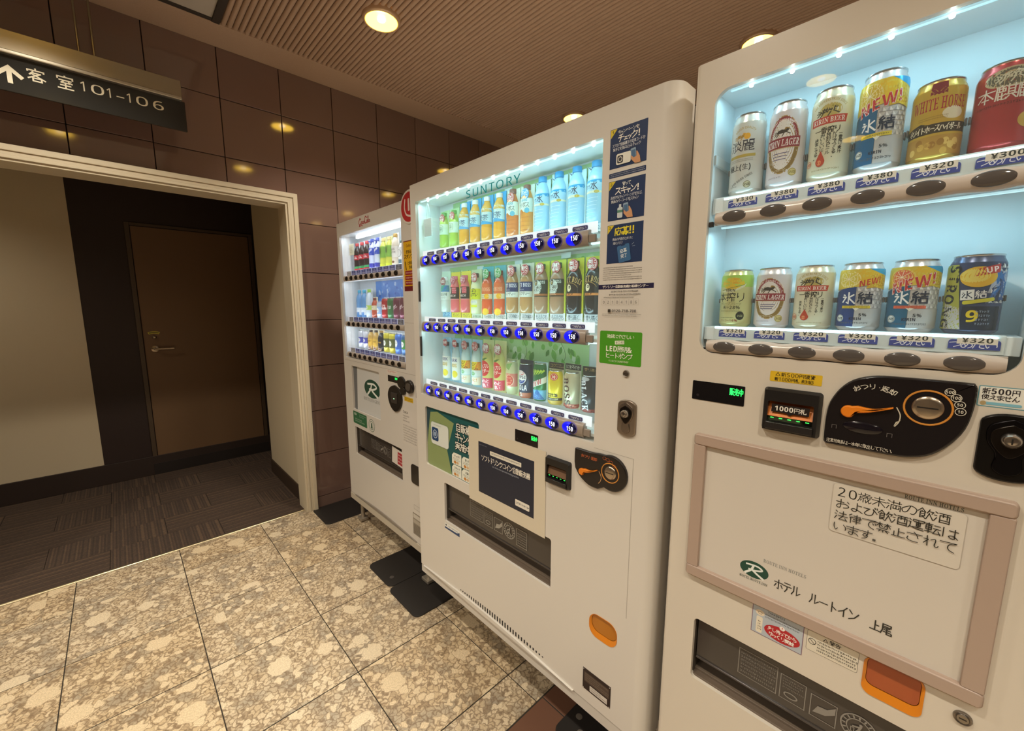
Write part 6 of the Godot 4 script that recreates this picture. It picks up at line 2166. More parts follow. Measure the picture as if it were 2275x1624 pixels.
func middle_button(m: Node3D, x: float, y: float):
	if not mesh_cache.has("mb_dome"):
		var d := MB.new()
		d.dome(Vector3.ZERO, 0.0250, 0.0165, 0.008, 28, 5)
		mesh_cache["mb_dome"] = d.done()
		# the lit left half of the lens lies just over the dome
		var lens := MB.new()
		var rings := 5
		for i in rings:
			for s in 14:
				var q := []
				for e in [[i, s], [i, s + 1], [i + 1, s + 1], [i + 1, s]]:
					var el: float = PI / 2 * lerpf(0.0, 0.93, e[0] / 5.0)
					var t: float = PI * 0.42 + PI * 1.16 * e[1] / 14.0
					q.append(Vector3(cos(t) * 0.0253 * cos(el), sin(t) * 0.0168 * cos(el), 0.0083 * sin(el)))
					q.append(Vector3(cos(t) * cos(el) / 0.025, sin(t) * cos(el) / 0.0165, sin(el) / 0.008).normalized())
				lens.tri(q[0], q[2], q[4], q[1], q[3], q[5])
				lens.tri(q[0], q[4], q[6], q[1], q[5], q[7])
		mesh_cache["mb_lens"] = lens.done()
		var rim := MB.new()
		rim.plate(ellipse_pts(0, 0, 0.0272, 0.0182), -0.004, 0.0014, 0.0008)
		mesh_cache["mb_rim"] = rim.done()
		var k := Ink.new(self)
		k.text("150", 0.0075, -0.0052, 0.0125, "ffffff", {"mid": true, "w": 0.0225, "gap": 0.12})
		mesh_cache["mb_digits"] = k.flat(0.0086)
	var b := part("button", mesh_cache["mb_rim"], mat("6f63a8", 0.3), m, Vector3(x, y, -0.0024))
	part("button_dome", mesh_cache["mb_dome"], mat("0d0f45", 0.12), b, Vector3(0, 0, 0.0010))
	part("button_lamp", mesh_cache["mb_lens"], glow("0a10ff", 0.85), b, Vector3(0, 0, 0.0010))
	part("price_led_digits", mesh_cache["mb_digits"], glow("f4f6ff", 1.1), b, Vector3(0, 0, 0.0010))

func middle_coin_unit(m: Node3D):
	var c := [Vector2(0.852, 0.978), Vector2(0.915, 0.980)]
	var pts := PackedVector2Array(curve_pts([Vector2(0.847, 0.940), Vector2(0.848, 0.972), Vector2(0.854, 0.979), Vector2(0.90, 0.979), Vector2(0.925, 0.982)], 4))
	for s in 22:
		var t := deg_to_rad(112.0 - 225.0 * s / 21.0)
		pts.append(Vector2(0.963 + cos(t) * 0.0475, 0.9385 + sin(t) * 0.0475))
	pts.append_array(curve_pts([Vector2(0.925, 0.884), Vector2(0.895, 0.886), Vector2(0.866, 0.902), Vector2(0.850, 0.922)], 4))
	var u := part("coin_unit", plate_mesh(pts, 0.0, 0.008, 0.003), mat("1f1a19", 0.25), m, Vector3.ZERO, "black coin unit with orange return lever")
	coin_face(u, Vector2(0.963, 0.940), 0.0245, 0.008)
	lever(u, Vector2(0.876, 0.919), 0.052, 0.35, 0.008, 0.0095)
	var k := Ink.new(self)
	k.text("おつり・返却", 0.872, 0.960, 0.0085, "c8643a", {"w": 0.050, "bold": 0.12})
	for i in 4:
		k.ring(0.945 + 0.010 * i, 0.975 - 0.003 * i * i * 0.5, 0.0055, 0.0042, 0.0007, "c8643a", 14)
	k.line(curve_pts([Vector2(0.930, 0.935), Vector2(0.937, 0.922), Vector2(0.935, 0.910), Vector2(0.929, 0.902)]), 0.0016, "c89a6a")
	part("unit_print", k.flat(0.0082), print_mat(), u)

func coin_face(u: Node3D, c: Vector2, r: float, z: float):
	var rg := MB.new()
	rg.lathe([Vector2(r * 0.98, 0.0), Vector2(r * 1.0, 0.0012), Vector2(r * 1.07, 0.0012), Vector2(r * 1.09, 0.0)], 36)
	var ring := part("orange_ring", rg.done(), mat("d08a3a", 0.35), u, Vector3(c.x, c.y, z))
	ring.rotation.x = PI / 2
	var d := MB.new()
	d.lathe([Vector2(0.0, 0.003), Vector2(r * 0.5, 0.0028), Vector2(r * 0.64, 0.0018), Vector2(r * 0.70, 0.0)], 30)
	var disc := part("slot_plate", d.done(), mat("b8aa98", 0.25, 0.9), u, Vector3(c.x, c.y, z))
	disc.rotation.x = PI / 2
	part("coin_slot", box_mesh(Vector3(c.x - r * 0.46, c.y - 0.0008, z + 0.0028), Vector3(c.x + r * 0.46, c.y + 0.0010, z + 0.0034)), mat("15100d", 0.5), u)

func lever(u: Node3D, c: Vector2, l: float, up: float, z: float, r: float):
	var pts := PackedVector2Array()
	for s in 15:
		var t := deg_to_rad(70.0 + 230.0 * s / 14.0)
		pts.append(c + Vector2(cos(t), sin(t)) * r)
	var d := Vector2(cos(up), sin(up))
	var n := Vector2(-d.y, d.x)
	for p in curve_pts([c + d * r * 0.9 - n * r * 0.35, c + d * l * 0.5 - n * r * 0.45, c + d * l - n * r * 0.12], 4):
		pts.append(p)
	for p in curve_pts([c + d * l + n * r * 0.10, c + d * l * 0.6 + n * r * 0.02, c + d * l * 0.25 + n * r * 0.75], 4):
		pts.append(p)
	part("return_lever", plate_mesh(pts, z - 0.001, z + 0.006, 0.002), mat("e8821c", 0.35), u, Vector3.ZERO, "orange return lever")

func middle_stickers(m: Node3D):
	var heads := [["キャンペーンを", "チェック!"], ["買って", "スキャン!"], ["", "応募!!"]]
	var ys := [[1.683, 1.771], [1.565, 1.655], [1.465, 1.555]]
	for i in 3:
		var y0: float = ys[i][0]
		var y1: float = ys[i][1]
		var k := Ink.new(self)
		k.rect(0.9255, y0, 1.0205, y1, "22375c")
		k.poly_flat([0.9265, y1 - 0.001, 0.944, y1 - 0.001, 0.9265, y1 - 0.020], "d9c23a")
		k.text(str(i + 1), 0.9300, y1 - 0.010, 0.0065, "3a4a2a")
		if i < 2:
			k.text(heads[i][0], 0.973, y1 - 0.014, 0.0078, "e8e8e0", {"mid": true, "w": 0.054 if i == 0 else 0.022, "bold": 0.11})
			k.text(heads[i][1], 0.975, y1 - 0.031, 0.0145, "f2f0e8", {"mid": true, "bold": 0.13})
			k.text(["スマホで自販機下のQRコードか", "お好きなキャンペーンがあれば、"][i], 0.974, y1 - 0.041, 0.0068, "d8dce2", {"mid": true, "w": 0.084, "bold": 0.10})
			k.text(["NFCを読み込みチェック", "商品のバーコードをスキャン"][i], 0.970, y1 - 0.050, 0.0068, "d8dce2", {"mid": true, "w": 0.072, "bold": 0.10})
		else:
			k.text(heads[i][1], 0.973, y1 - 0.025, 0.0180, "e0d23a", {"mid": true, "w": 0.052, "bold": 0.13})
			k.text("商品の内容のとおりに", 0.968, y1 - 0.037, 0.0062, "d8dce2", {"mid": true, "w": 0.054})
			k.text("進むだけ", 0.956, y1 - 0.046, 0.0062, "d8dce2", {"mid": true, "w": 0.026})
		match i:
			0:
				k.rrect(0.944, y0 + 0.006, 0.982, y0 + 0.030, 0.004, "e6e4da")
				k.rrect(0.947, y0 + 0.009, 0.962, y0 + 0.026, 0.003, "3a3c40")
				k.ring(0.9545, y0 + 0.0175, 0.0055, 0.0060, 0.0016, "e6e4da", 16)
				hand(k, 0.990, y0 + 0.010, 1.0)
			1:
				k.rrect(0.952, y0 + 0.004, 0.966, y0 + 0.028, 0.003, "c9d2d8")
				k.rect(0.956, y0 + 0.028, 0.962, y0 + 0.035, "c9d2d8")
				k.rect(0.952, y0 + 0.016, 0.966, y0 + 0.022, "5a8a78")
				hand(k, 0.976, y0 + 0.012, 1.0)
			2:
				k.t = Transform2D(0.18, Vector2(0.974, y0 + 0.018))
				k.rrect(-0.016, -0.016, 0.017, 0.024, 0.004, "3f6a96")
				k.rrect(-0.005, 0.0215, 0.006, 0.0245, 0.001, "22375c")
				k.text("応募", 0.0, 0.006, 0.0085, "e8f0f4", {"mid": true, "bold": 0.11})
				k.text("完了", 0.0, -0.006, 0.0085, "e8f0f4", {"mid": true, "bold": 0.11})
				k.t = Transform2D()
				k.seg(0.994, y0 + 0.040, 0.999, y0 + 0.044, 0.0008, "a8bcd0")
				k.seg(0.996, y0 + 0.036, 1.002, y0 + 0.037, 0.0008, "a8bcd0")
		part("sticker", k.flat(), print_mat(0.45), m, Vector3.ZERO, ["navy sticker numbered 1 with phone and hand", "navy sticker numbered 2 with bottle and phone", "navy sticker numbered 3 with yellow letters"][i])
	var b := Ink.new(self)
	b.rrect(0.925, 1.6625, 1.0205, 1.6735, 0.002, "22375c")
	b.fine(0.929, 1.664, 1.017, 1.672, 2, "c8ccd4", rng)
	part("sticker", b.flat(), print_mat(0.45), m, Vector3.ZERO, "thin navy caption sticker")
	var f := Ink.new(self)
	f.fine(0.917, 1.424, 1.022, 1.458, 7, "6a625a", rng)
	f.rect(0.905, 1.404, 1.053, 1.4155, "262046")
	f.text("サントリー自動販売機お客様センター", 0.979, 1.4065, 0.0066, "f0ece4", {"mid": true, "w": 0.124, "bold": 0.11})
	f.fine(0.942, 1.3945, 1.016, 1.4015, 1, "3a342e", rng)
	f.fine(0.937, 1.3870, 1.021, 1.3940, 1, "3a342e", rng)
	f.fine(0.922, 1.3815, 1.005, 1.3865, 1, "4a443c", rng)
	for i in 8:
		f.frame(0.916 + 0.0128 * i, 1.3655, 0.916 + 0.0128 * (i + 1), 1.3800, 0.0003, "a89e92")
		f.text("02104186"[i], 0.9225 + 0.0128 * i, 1.3690, 0.0068, "4a443c", {"mid": true, "font": "mono"})
	f.rrect(0.936, 1.3475, 0.944, 1.3555, 0.001, "3a342e")
	f.text("0120-718-700", 0.9475, 1.3485, 0.0066, "2e2924", {"w": 0.066})
	f.fine(0.920, 1.3380, 1.042, 1.3450, 2, "4a443c", rng)
	part("service_print", f.flat(), print_mat(0.5), m, Vector3.ZERO, "printed service centre notice with phone number")
	var g := Ink.new(self)
	g.rrect(0.914, 1.220, 1.0305, 1.302, 0.004, "4c9a22")
	g.text("地球にやさしい", 0.972, 1.2850, 0.0092, "f0f2e2", {"mid": true, "w": 0.074, "bold": 0.11})
	g.t = Transform2D(0.08, Vector2(0.971, 1.2755))
	g.rect(-0.013, -0.005, 0.013, 0.004, "e8ecd6")
	g.text("省エネ!", 0.0, -0.0035, 0.0062, "4a6a2a", {"mid": true, "w": 0.022})
	g.t = Transform2D()
	g.text("LED照明&", 0.969, 1.2520, 0.0132, "f2f4e6", {"mid": true, "w": 0.074, "bold": 0.10})
	g.text("ヒートポンプ", 0.970, 1.2360, 0.0118, "f2f4e6", {"mid": true, "w": 0.074, "bold": 0.12})
	g.text("水と生きる SUNTORY", 0.970, 1.2262, 0.0045, "d8e6c2", {"mid": true, "w": 0.056})
	part("sticker", g.flat(), print_mat(0.45), m, Vector3.ZERO, "green eco sticker with white letters")

func hand(k: Ink, x: float, y: float, s: float):
	k.t = Transform2D(0.12, Vector2(x, y))
	k.rrect(-0.0065 * s, 0.0, 0.0065 * s, 0.024 * s, 0.002, "8fa6bc")
	k.rect(-0.0052 * s, 0.003 * s, 0.0052 * s, 0.020 * s, "4f6f92")
	k.poly_flat([-0.006 * s, 0.010 * s, -0.007 * s, 0.002 * s, 0.002 * s, -0.010 * s, 0.016 * s, -0.012 * s, 0.015 * s, 0.002 * s, 0.010 * s, 0.014 * s, 0.0075 * s, 0.015 * s, 0.0072 * s, 0.004 * s, 0.0 * s, 0.003 * s], "cf9a72")
	k.t = Transform2D()

# ------------------------------------------------------------------ nearest machine

func build_near_machine():
	var m := thing("vending_machine", "white alcohol vending machine with two shelves of beer cans and oval grey buttons", "vending machine", Vector3(XR, 0, ZR), -PI / 2)
	var white := mat("d6cdc0", 0.28)
	var holes := [[0.040, 1.268, 0.468, 1.772, 0.028, 0.010], [0.070, 0.522, 0.470, 0.671, 0.010, 0.012], [0.355, 0.702, 0.430, 0.7715, 0.014, 0.014]]
	part("door", door_shell(0.640, 0.15, 1.830, 0.010, 0.03, 0.08, holes), white, m)
	part("cabinet", box_mesh(Vector3(0.008, 0.08, -0.72), Vector3(0.632, 1.82, -0.136), 0.004), mat("cfc6ba", 0.4), m)
	gasket(m, 0.016, 0.16, 0.624, 1.81, -0.136, -0.0805)
	part("kick_plate", box_mesh(Vector3(0.004, 0.05, -0.09), Vector3(0.636, 0.146, -0.01), 0.004), mat("b9b0a6", 0.4), m)
	for f in [[0.07, -0.07], [0.57, -0.07], [0.07, -0.66], [0.57, -0.66]]:
		var leg := MB.new()
		leg.lathe([Vector2(0.0, 0.0075), Vector2(0.03, 0.0075), Vector2(0.03, 0.015), Vector2(0.012, 0.02), Vector2(0.012, 0.16), Vector2(0.0, 0.16)], 16, Vector3(f[0], 0.0, f[1]))
		part("foot", leg.done(), mat("8f8880", 0.4, 0.7), m)
	# showcase
	case_lining(m, 0.040, 1.268, 0.468, 1.772, 0.105, "dfe9ec")
	part("showcase_pane", slab(0.040, 1.268, 0.468, 1.772, 0.028, -0.0090, -0.0075), pane("dff4f4", 0.06), m)
	var tint := Color(0.72, 0.935, 1.0)
	led_and_fill_strip(m, Vector3(0.254, 1.765, -0.018), 0.40, 0.034, tint, Vector3(0, -1, -0.25))
	led_and_fill_strip(m, Vector3(0.254, 1.512, -0.020), 0.40, 0.034, tint, Vector3(0, -1, -0.25))
	led_and_fill_strip(m, Vector3(0.254, 1.571, -0.0145), 0.38, 0.012, tint, Vector3(0, 1, -0.15))  # added fill from below, weaker than the LED bar above
	led_and_fill_strip(m, Vector3(0.254, 1.318, -0.0145), 0.38, 0.012, tint, Vector3(0, 1, -0.15))  # the same added fill for the lower shelf
	part("led_bar", box_mesh(Vector3(0.062, 1.7695, -0.020), Vector3(0.455, 1.7720, -0.013)), glow("c8f4ff", 0.55), m)
	led_row(m, [0.099, 0.163, 0.227, 0.290, 0.353, 0.416], 1.7655, -0.0115, 0.0036, 9.0)
	part("led_bar", box_mesh(Vector3(0.062, 1.5160, -0.022), Vector3(0.455, 1.5190, -0.016)), glow("c8f4ff", 0.7), m)
	# bevelled frame corner block inside the left wall
	part("corner_brace", box_mesh(Vector3(0.0385, 1.640, -0.10), Vector3(0.0450, 1.660, -0.014), 0.002), mat("cfdde0", 0.4), m)
	for row in 2:
		var y: float = [1.534, 1.282][row]
		part("shelf", box_mesh(Vector3(0.041, y + 0.012, -0.104), Vector3(0.467, y + 0.039 if row else y + 0.0435, -0.020), 0.001), mat("dfe9ec", 0.45), m)
		# moulded bar with six shallow swells
		var b := MB.new()
		var nx := 72
		for i in nx:
			for j in 8:
				var q := []
				for e in [[i, j], [i + 1, j], [i + 1, j + 1], [i, j + 1]]:
					var x := lerpf(0.052, 0.456, e[0] / float(nx))
					var sw := 0.5 + 0.5 * cos(TAU * (x - 0.090) / 0.065)
					var hh := 0.0125 + 0.0028 * sw
					var t: float = PI * e[1] / 8.0
					var endr := clampf(minf(x - 0.052, 0.456 - x) / 0.008, 0.25, 1.0)
					q.append(Vector3(x, y - cos(t) * hh * (0.6 + 0.4 * endr), -0.0078 + sin(t) * 0.0115 * endr))
					q.append(Vector3(0, -cos(t), sin(t) * 1.2).normalized())
				b.quadn(q[0], q[2], q[4], q[6], q[1], q[3], q[5], q[7])
		b.box(Vector3(0.052, y - 0.012, -0.02), Vector3(0.456, y + 0.012, -0.0078))
		part("button_bar", b.done(), mat("c0b3a8", 0.25), m)
		if not mesh_cache.has("nb_dome"):
			var d := MB.new()
			d.dome(Vector3.ZERO, 0.0212, 0.0108, 0.0042, 32, 5)
			mesh_cache["nb_dome"] = d.done()
		for c in 6:
			part("button", mesh_cache["nb_dome"], mat("57514e", 0.1), m, Vector3(0.0905 + 0.0650 * c, y, 0.0030), "")
		# price rail: clear holder, blue cold strip, white price slips
		part("price_rail", box_mesh(Vector3(0.062, y + 0.013, -0.0200), Vector3(0.452, y + 0.041, -0.0165), 0.0006), mat("cfdcde", 0.3), m)
		var k := Ink.new(self)
		var prices := ["¥330", "¥380", "¥380", "¥380", "¥320", "¥300"] if row == 0 else ["¥320", "¥320", "¥320", "¥320", "¥320", "¥320"]
		for c in 6:
			var x := 0.0975 + 0.0650 * c
			k.rrect(x - 0.0255, y + 0.0195, x + 0.0255, y + 0.0335, 0.004, "2f3f96")
			k.rect(x - 0.0255, y + 0.0195, x + 0.0255, y + 0.0250, "2f3f96")
			k.text("つめたい", x - 0.001, y + 0.0215, 0.0095, "e8ecf6", {"mid": true, "w": 0.046, "bold": 0.11})
			k.rect(x - 0.0170, y + 0.0272, x + 0.0225, y + 0.0385, "e3dcd0")
			k.text(prices[c], x + 0.003, y + 0.0292, 0.0072, "26221e", {"mid": true, "w": 0.031, "font": "bold"})
		part("price_print", k.flat(-0.0163), print_mat(), m, Vector3.ZERO, "white price slips over a blue strip")
		part("bar_hook", box_mesh(Vector3(0.0415, y - 0.014, -0.012), Vector3(0.050, y - 0.004, -0.004), 0.001), mat("26221f", 0.5), m)
	near_goods()

	# control panel
	price_display(m, 0.033, 1.1675, 0.1345, 1.2075)
	var ys := Ink.new(self)
	ys.rrect(0.1745, 1.2250, 0.2540, 1.2440, 0.002, "e0b82a")
	ys.poly_flat([0.183, 1.2362, 0.191, 1.2362, 0.187, 1.2430], "2a2416")
	ys.poly_flat([0.1848, 1.2370, 0.1892, 1.2370, 0.187, 1.2412], "e0b82a")
	ys.text("新500円硬貨", 0.1925, 1.2352, 0.0072, "2a2416", {"w": 0.052, "bold": 0.09, "font": "sans"})
	ys.text("新1000円札 未対応", 0.1825, 1.2268, 0.0066, "2a2416", {"w": 0.060, "bold": 0.09, "font": "sans"})
	part("sticker", ys.flat(), print_mat(0.45), m, Vector3.ZERO, "yellow warning sticker about new coins and notes")
	bill_slot(m, 0.168, 1.131, 0.2585, 1.2135, true)
	near_coin_unit(m)
	var bs := Ink.new(self)
	bs.rrect(0.4335, 1.2235, 0.5060, 1.2530, 0.002, "5f9aa8")
	bs.rrect(0.4347, 1.2247, 0.5048, 1.2518, 0.001, "e6e6de")
	bs.text("新500円", 0.4375, 1.2420, 0.0080, "2c2a2c", {"w": 0.034, "bold": 0.11})
	bs.text("使えません", 0.4375, 1.2338, 0.0072, "2c2a2c", {"w": 0.034, "bold": 0.11})
	bs.rrect(0.4375, 1.2265, 0.4745, 1.2305, 0.0018, "7fb8cc")
	bs.ell(0.4395, 1.2285, 0.0030, 0.0030, "b09a70")
	bs.ring(0.4865, 1.2375, 0.0105, 0.0105, 0.0018, "b8483c")
	bs.ell(0.4865, 1.2375, 0.0068, 0.0068, "8a7a50")
	bs.seg(0.4795, 1.2305, 0.4935, 1.2445, 0.0016, "b8483c")
	part("sticker", bs.flat(), print_mat(0.45), m, Vector3.ZERO, "white sticker with blue border and a barred coin")
	pop_out_lock(m, 0.470, 1.169, 0.060, 0.096, "2c2a2a", "232124")

	# framed sign panel
	near_sign_panel(m)

	# lower stickers
	var s1 := Ink.new(self)
	s1.rect(0.1815, 0.7095, 0.2685, 0.7715, "7a5a72")
	s1.rect(0.1827, 0.7107, 0.2673, 0.7703, "b4bcc6")
	s1.rrect(0.190, 0.713, 0.201, 0.748, 0.003, "e6dcc8")
	s1.ell(0.1955, 0.756, 0.008, 0.006, "e2d2ba")
	s1.ring(0.1955, 0.756, 0.004, 0.003, 0.0008, "8a7a6a", 12)
	s1.fine(0.193, 0.718, 0.198, 0.740, 4, "4a443c", rng)
	s1.fine(0.209, 0.7610, 0.256, 0.7680, 1, "3a3a44", rng)
	s1.fine(0.205, 0.750, 0.262, 0.7605, 2, "4a4a54", rng)
	s1.ell(0.2345, 0.7290, 0.0300, 0.0155, "b3242c")
	s1.ell(0.2345, 0.7440, 0.0045, 0.0042, "f0e8e2")
	s1.text("!", 0.2345, 0.7412, 0.0056, "b3242c", {"mid": true})
	s1.text("少し待ってから", 0.2345, 0.7295, 0.0078, "f6eee8", {"mid": true, "w": 0.048, "bold": 0.13})
	s1.text("ゆっくり開栓", 0.2345, 0.7190, 0.0078, "f6eee8", {"mid": true, "w": 0.042, "bold": 0.13})
	part("sticker", s1.flat(), print_mat(0.45), m, Vector3.ZERO, "grey sticker with red oval below the sign panel")
	var s2 := Ink.new(self)
	s2.rrect(0.2735, 0.7285, 0.3480, 0.7685, 0.003, "5a544c")
	s2.rrect(0.2740, 0.7290, 0.3475, 0.7680, 0.0027, "ddd5c4")
	s2.poly_flat([0.297, 0.7585, 0.305, 0.7585, 0.301, 0.7655], "2e2a26")
	s2.poly_flat([0.2988, 0.7593, 0.3032, 0.7593, 0.301, 0.7636], "ddd5c4")
	s2.text("警告", 0.307, 0.7580, 0.0078, "2e2a26", {"bold": 0.11})
	s2.ring(0.2820, 0.7485, 0.0060, 0.0060, 0.0009, "2e2a26", 18)
	s2.seg(0.278, 0.7525, 0.286, 0.7445, 0.0009, "2e2a26")
	s2.fine(0.2900, 0.7325, 0.3450, 0.7560, 4, "3a352f", rng)
	part("sticker", s2.flat(), print_mat(0.45), m, Vector3.ZERO, "pale warning sticker with black frame")
	coin_cup(m, 0.355, 0.702, 0.430, 0.7715, 0.014, "a8542c")
	cylinder_lock(m, 0.4720, 0.742, 0.0105)
	delivery_bay(m, 0.070, 0.522, 0.470, 0.671, 0.11, func(k: Ink): pictograms(k, 0.160, 0.585, 0.048, "8a857e"))

func near_coin_unit(m: Node3D):
	var pts := curve_pts([Vector2(0.2655, 1.1320), Vector2(0.2655, 1.1750), Vector2(0.2690, 1.2020), Vector2(0.2800, 1.2260), Vector2(0.2960, 1.2430), Vector2(0.3180, 1.2520), Vector2(0.3450, 1.2545), Vector2(0.4200, 1.2550), Vector2(0.4300, 1.2530), Vector2(0.4325, 1.2440), Vector2(0.4320, 1.2180), Vector2(0.4270, 1.1870), Vector2(0.4150, 1.1620), Vector2(0.3980, 1.1420), Vector2(0.3780, 1.1320), Vector2(0.3500, 1.1285), Vector2(0.2690, 1.1285)], 3)
	var u := part("coin_unit", plate_mesh(pts, 0.0, 0.009, 0.0035), mat("1a1618", 0.2), m, Vector3.ZERO, "black leaf-shaped coin unit with orange return lever")
	coin_face(u, Vector2(0.3860, 1.2125), 0.0250, 0.009)
	lever(u, Vector2(0.2950, 1.1905), 0.056, 0.28, 0.009, 0.0100)
	var k := Ink.new(self)
	k.t = Transform2D(0.0, Vector2(0.322, 1.2315))
	k.text("おつり・返却", -0.023, 0.0, 0.0082, "d8d2c4", {"w": 0.050, "bold": 0.12, "arc": 0.042})
	k.t = Transform2D()
	for i in 4:
		var p: Vector2 = [Vector2(0.4065, 1.2395), Vector2(0.4135, 1.2320), Vector2(0.4180, 1.2225), Vector2(0.4195, 1.2125)][i]
		k.ring(p.x, p.y, 0.0058, 0.0056, 0.0008, "d8d2c4", 20)
		k.text(["500", "100", "50", "10"][i], p.x, p.y - 0.0022, 0.0044, "d8d2c4", {"mid": true, "w": [0.009, 0.009, 0.006, 0.006][i]})
	var ar := curve_pts([Vector2(0.3525, 1.2070), Vector2(0.3575, 1.1960), Vector2(0.3570, 1.1850), Vector2(0.3530, 1.1770)])
	k.line(ar, 0.0014, "c8c0ae")
	k.poly_flat([0.3595, 1.1880, 0.3555, 1.1835, 0.3515, 1.1765, 0.3535, 1.1840], "c8c0ae")
	for x in [0.2755, 0.3455]:
		k.line(PackedVector2Array([Vector2(x, 1.1580), Vector2(x, 1.1640), Vector2(x + 0.006, 1.1640), Vector2(x + 0.006, 1.1580)]), 0.0007, "6a6464")
	k.text("注意!!商品は一本毎に取出して下さい。", 0.2705, 1.1335, 0.0060, "cfc8ba", {"w": 0.0850, "bold": 0.10})
	part("unit_print", k.flat(0.0092), print_mat(), u)
	# shallow finger scoop under the lever
	var sc := MB.new()
	sc.dome(Vector3(0.315, 1.166, 0.0088), 0.026, 0.010, 0.003, 26, 4)
	part("finger_scoop", sc.done(), mat("17131a", 0.12), u)

func near_sign_panel(m: Node3D):
	var tan := mat("b09a8c", 0.35)
	# frame of four mouldings
	var f := MB.new()
	f.plate(rrect_pts(0.047, 1.0720, 0.488, 1.0965, 0.007), 0.0, 0.012, 0.004)
	part("frame_rail", f.done(), tan, m, Vector3.ZERO, "pinkish tan frame moulding")
	var f2 := MB.new()
	f2.plate(rrect_pts(0.047, 0.7735, 0.488, 0.7990, 0.007), 0.0, 0.012, 0.004)
	part("frame_rail", f2.done(), tan, m)
	part("frame_stile", slab(0.0475, 0.797, 0.0720, 1.0735, 0.003, 0.0, 0.0105, 0.002), tan, m)
	part("frame_stile", slab(0.4625, 0.797, 0.4875, 1.0735, 0.003, 0.0, 0.0105, 0.002), tan, m)
	part("sign_board", box_mesh(Vector3(0.070, 0.797, 0.0002), Vector3(0.464, 1.074, 0.0030)), mat("d4ccc2", 0.3), m, Vector3.ZERO, "white sign board behind the tan frame")
	var k := Ink.new(self)
	k.text("ROUTE INN HOTELS", 0.375, 1.0635, 0.0068, "5a5f58", {"w": 0.064, "font": "serif"})
	k.text("ROUTE INN HOTELS", 0.193, 0.8660, 0.0068, "8a8a84", {"w": 0.070, "font": "serif"})
	emblem_r(k, 0.1785, 0.8420, 0.0255, 0.0170)
	k.text("HOTEL ROUTE INN", 0.1785, 0.8180, 0.0050, "55605a", {"mid": true, "w": 0.050, "font": "serif"})
	k.text("ホテル　ルートイン　上尾", 0.2150, 0.8240, 0.0185, "2e2c2a", {"w": 0.168, "bold": 0.095})
	part("board_print", k.flat(0.0031), print_mat(0.4), m)
	# clear label with the legal text
	var l := Ink.new(self)
	l.rrect(0.2865, 0.9735, 0.4435, 1.0620, 0.006, "b9b0a4")
	l.rrect(0.2870, 0.9740, 0.4430, 1.0615, 0.0055, "d7cfc4")
	var lines := ["20歳未満の飲酒", "および飲酒運転は", "法律で禁止されて", "います。"]
	for i in 4:
		l.text(lines[i], 0.2930, 1.0395 - 0.0205 * i, 0.0160, "2a2826", {"w": [0.134, 0.144, 0.144, 0.062][i], "bold": 0.075, "font": "sans"})
	part("legal_label", l.flat(0.0040), print_mat(0.35), m, Vector3.ZERO, "clear label with four lines of black writing")

# ------------------------------------------------------------------ machine by the wall

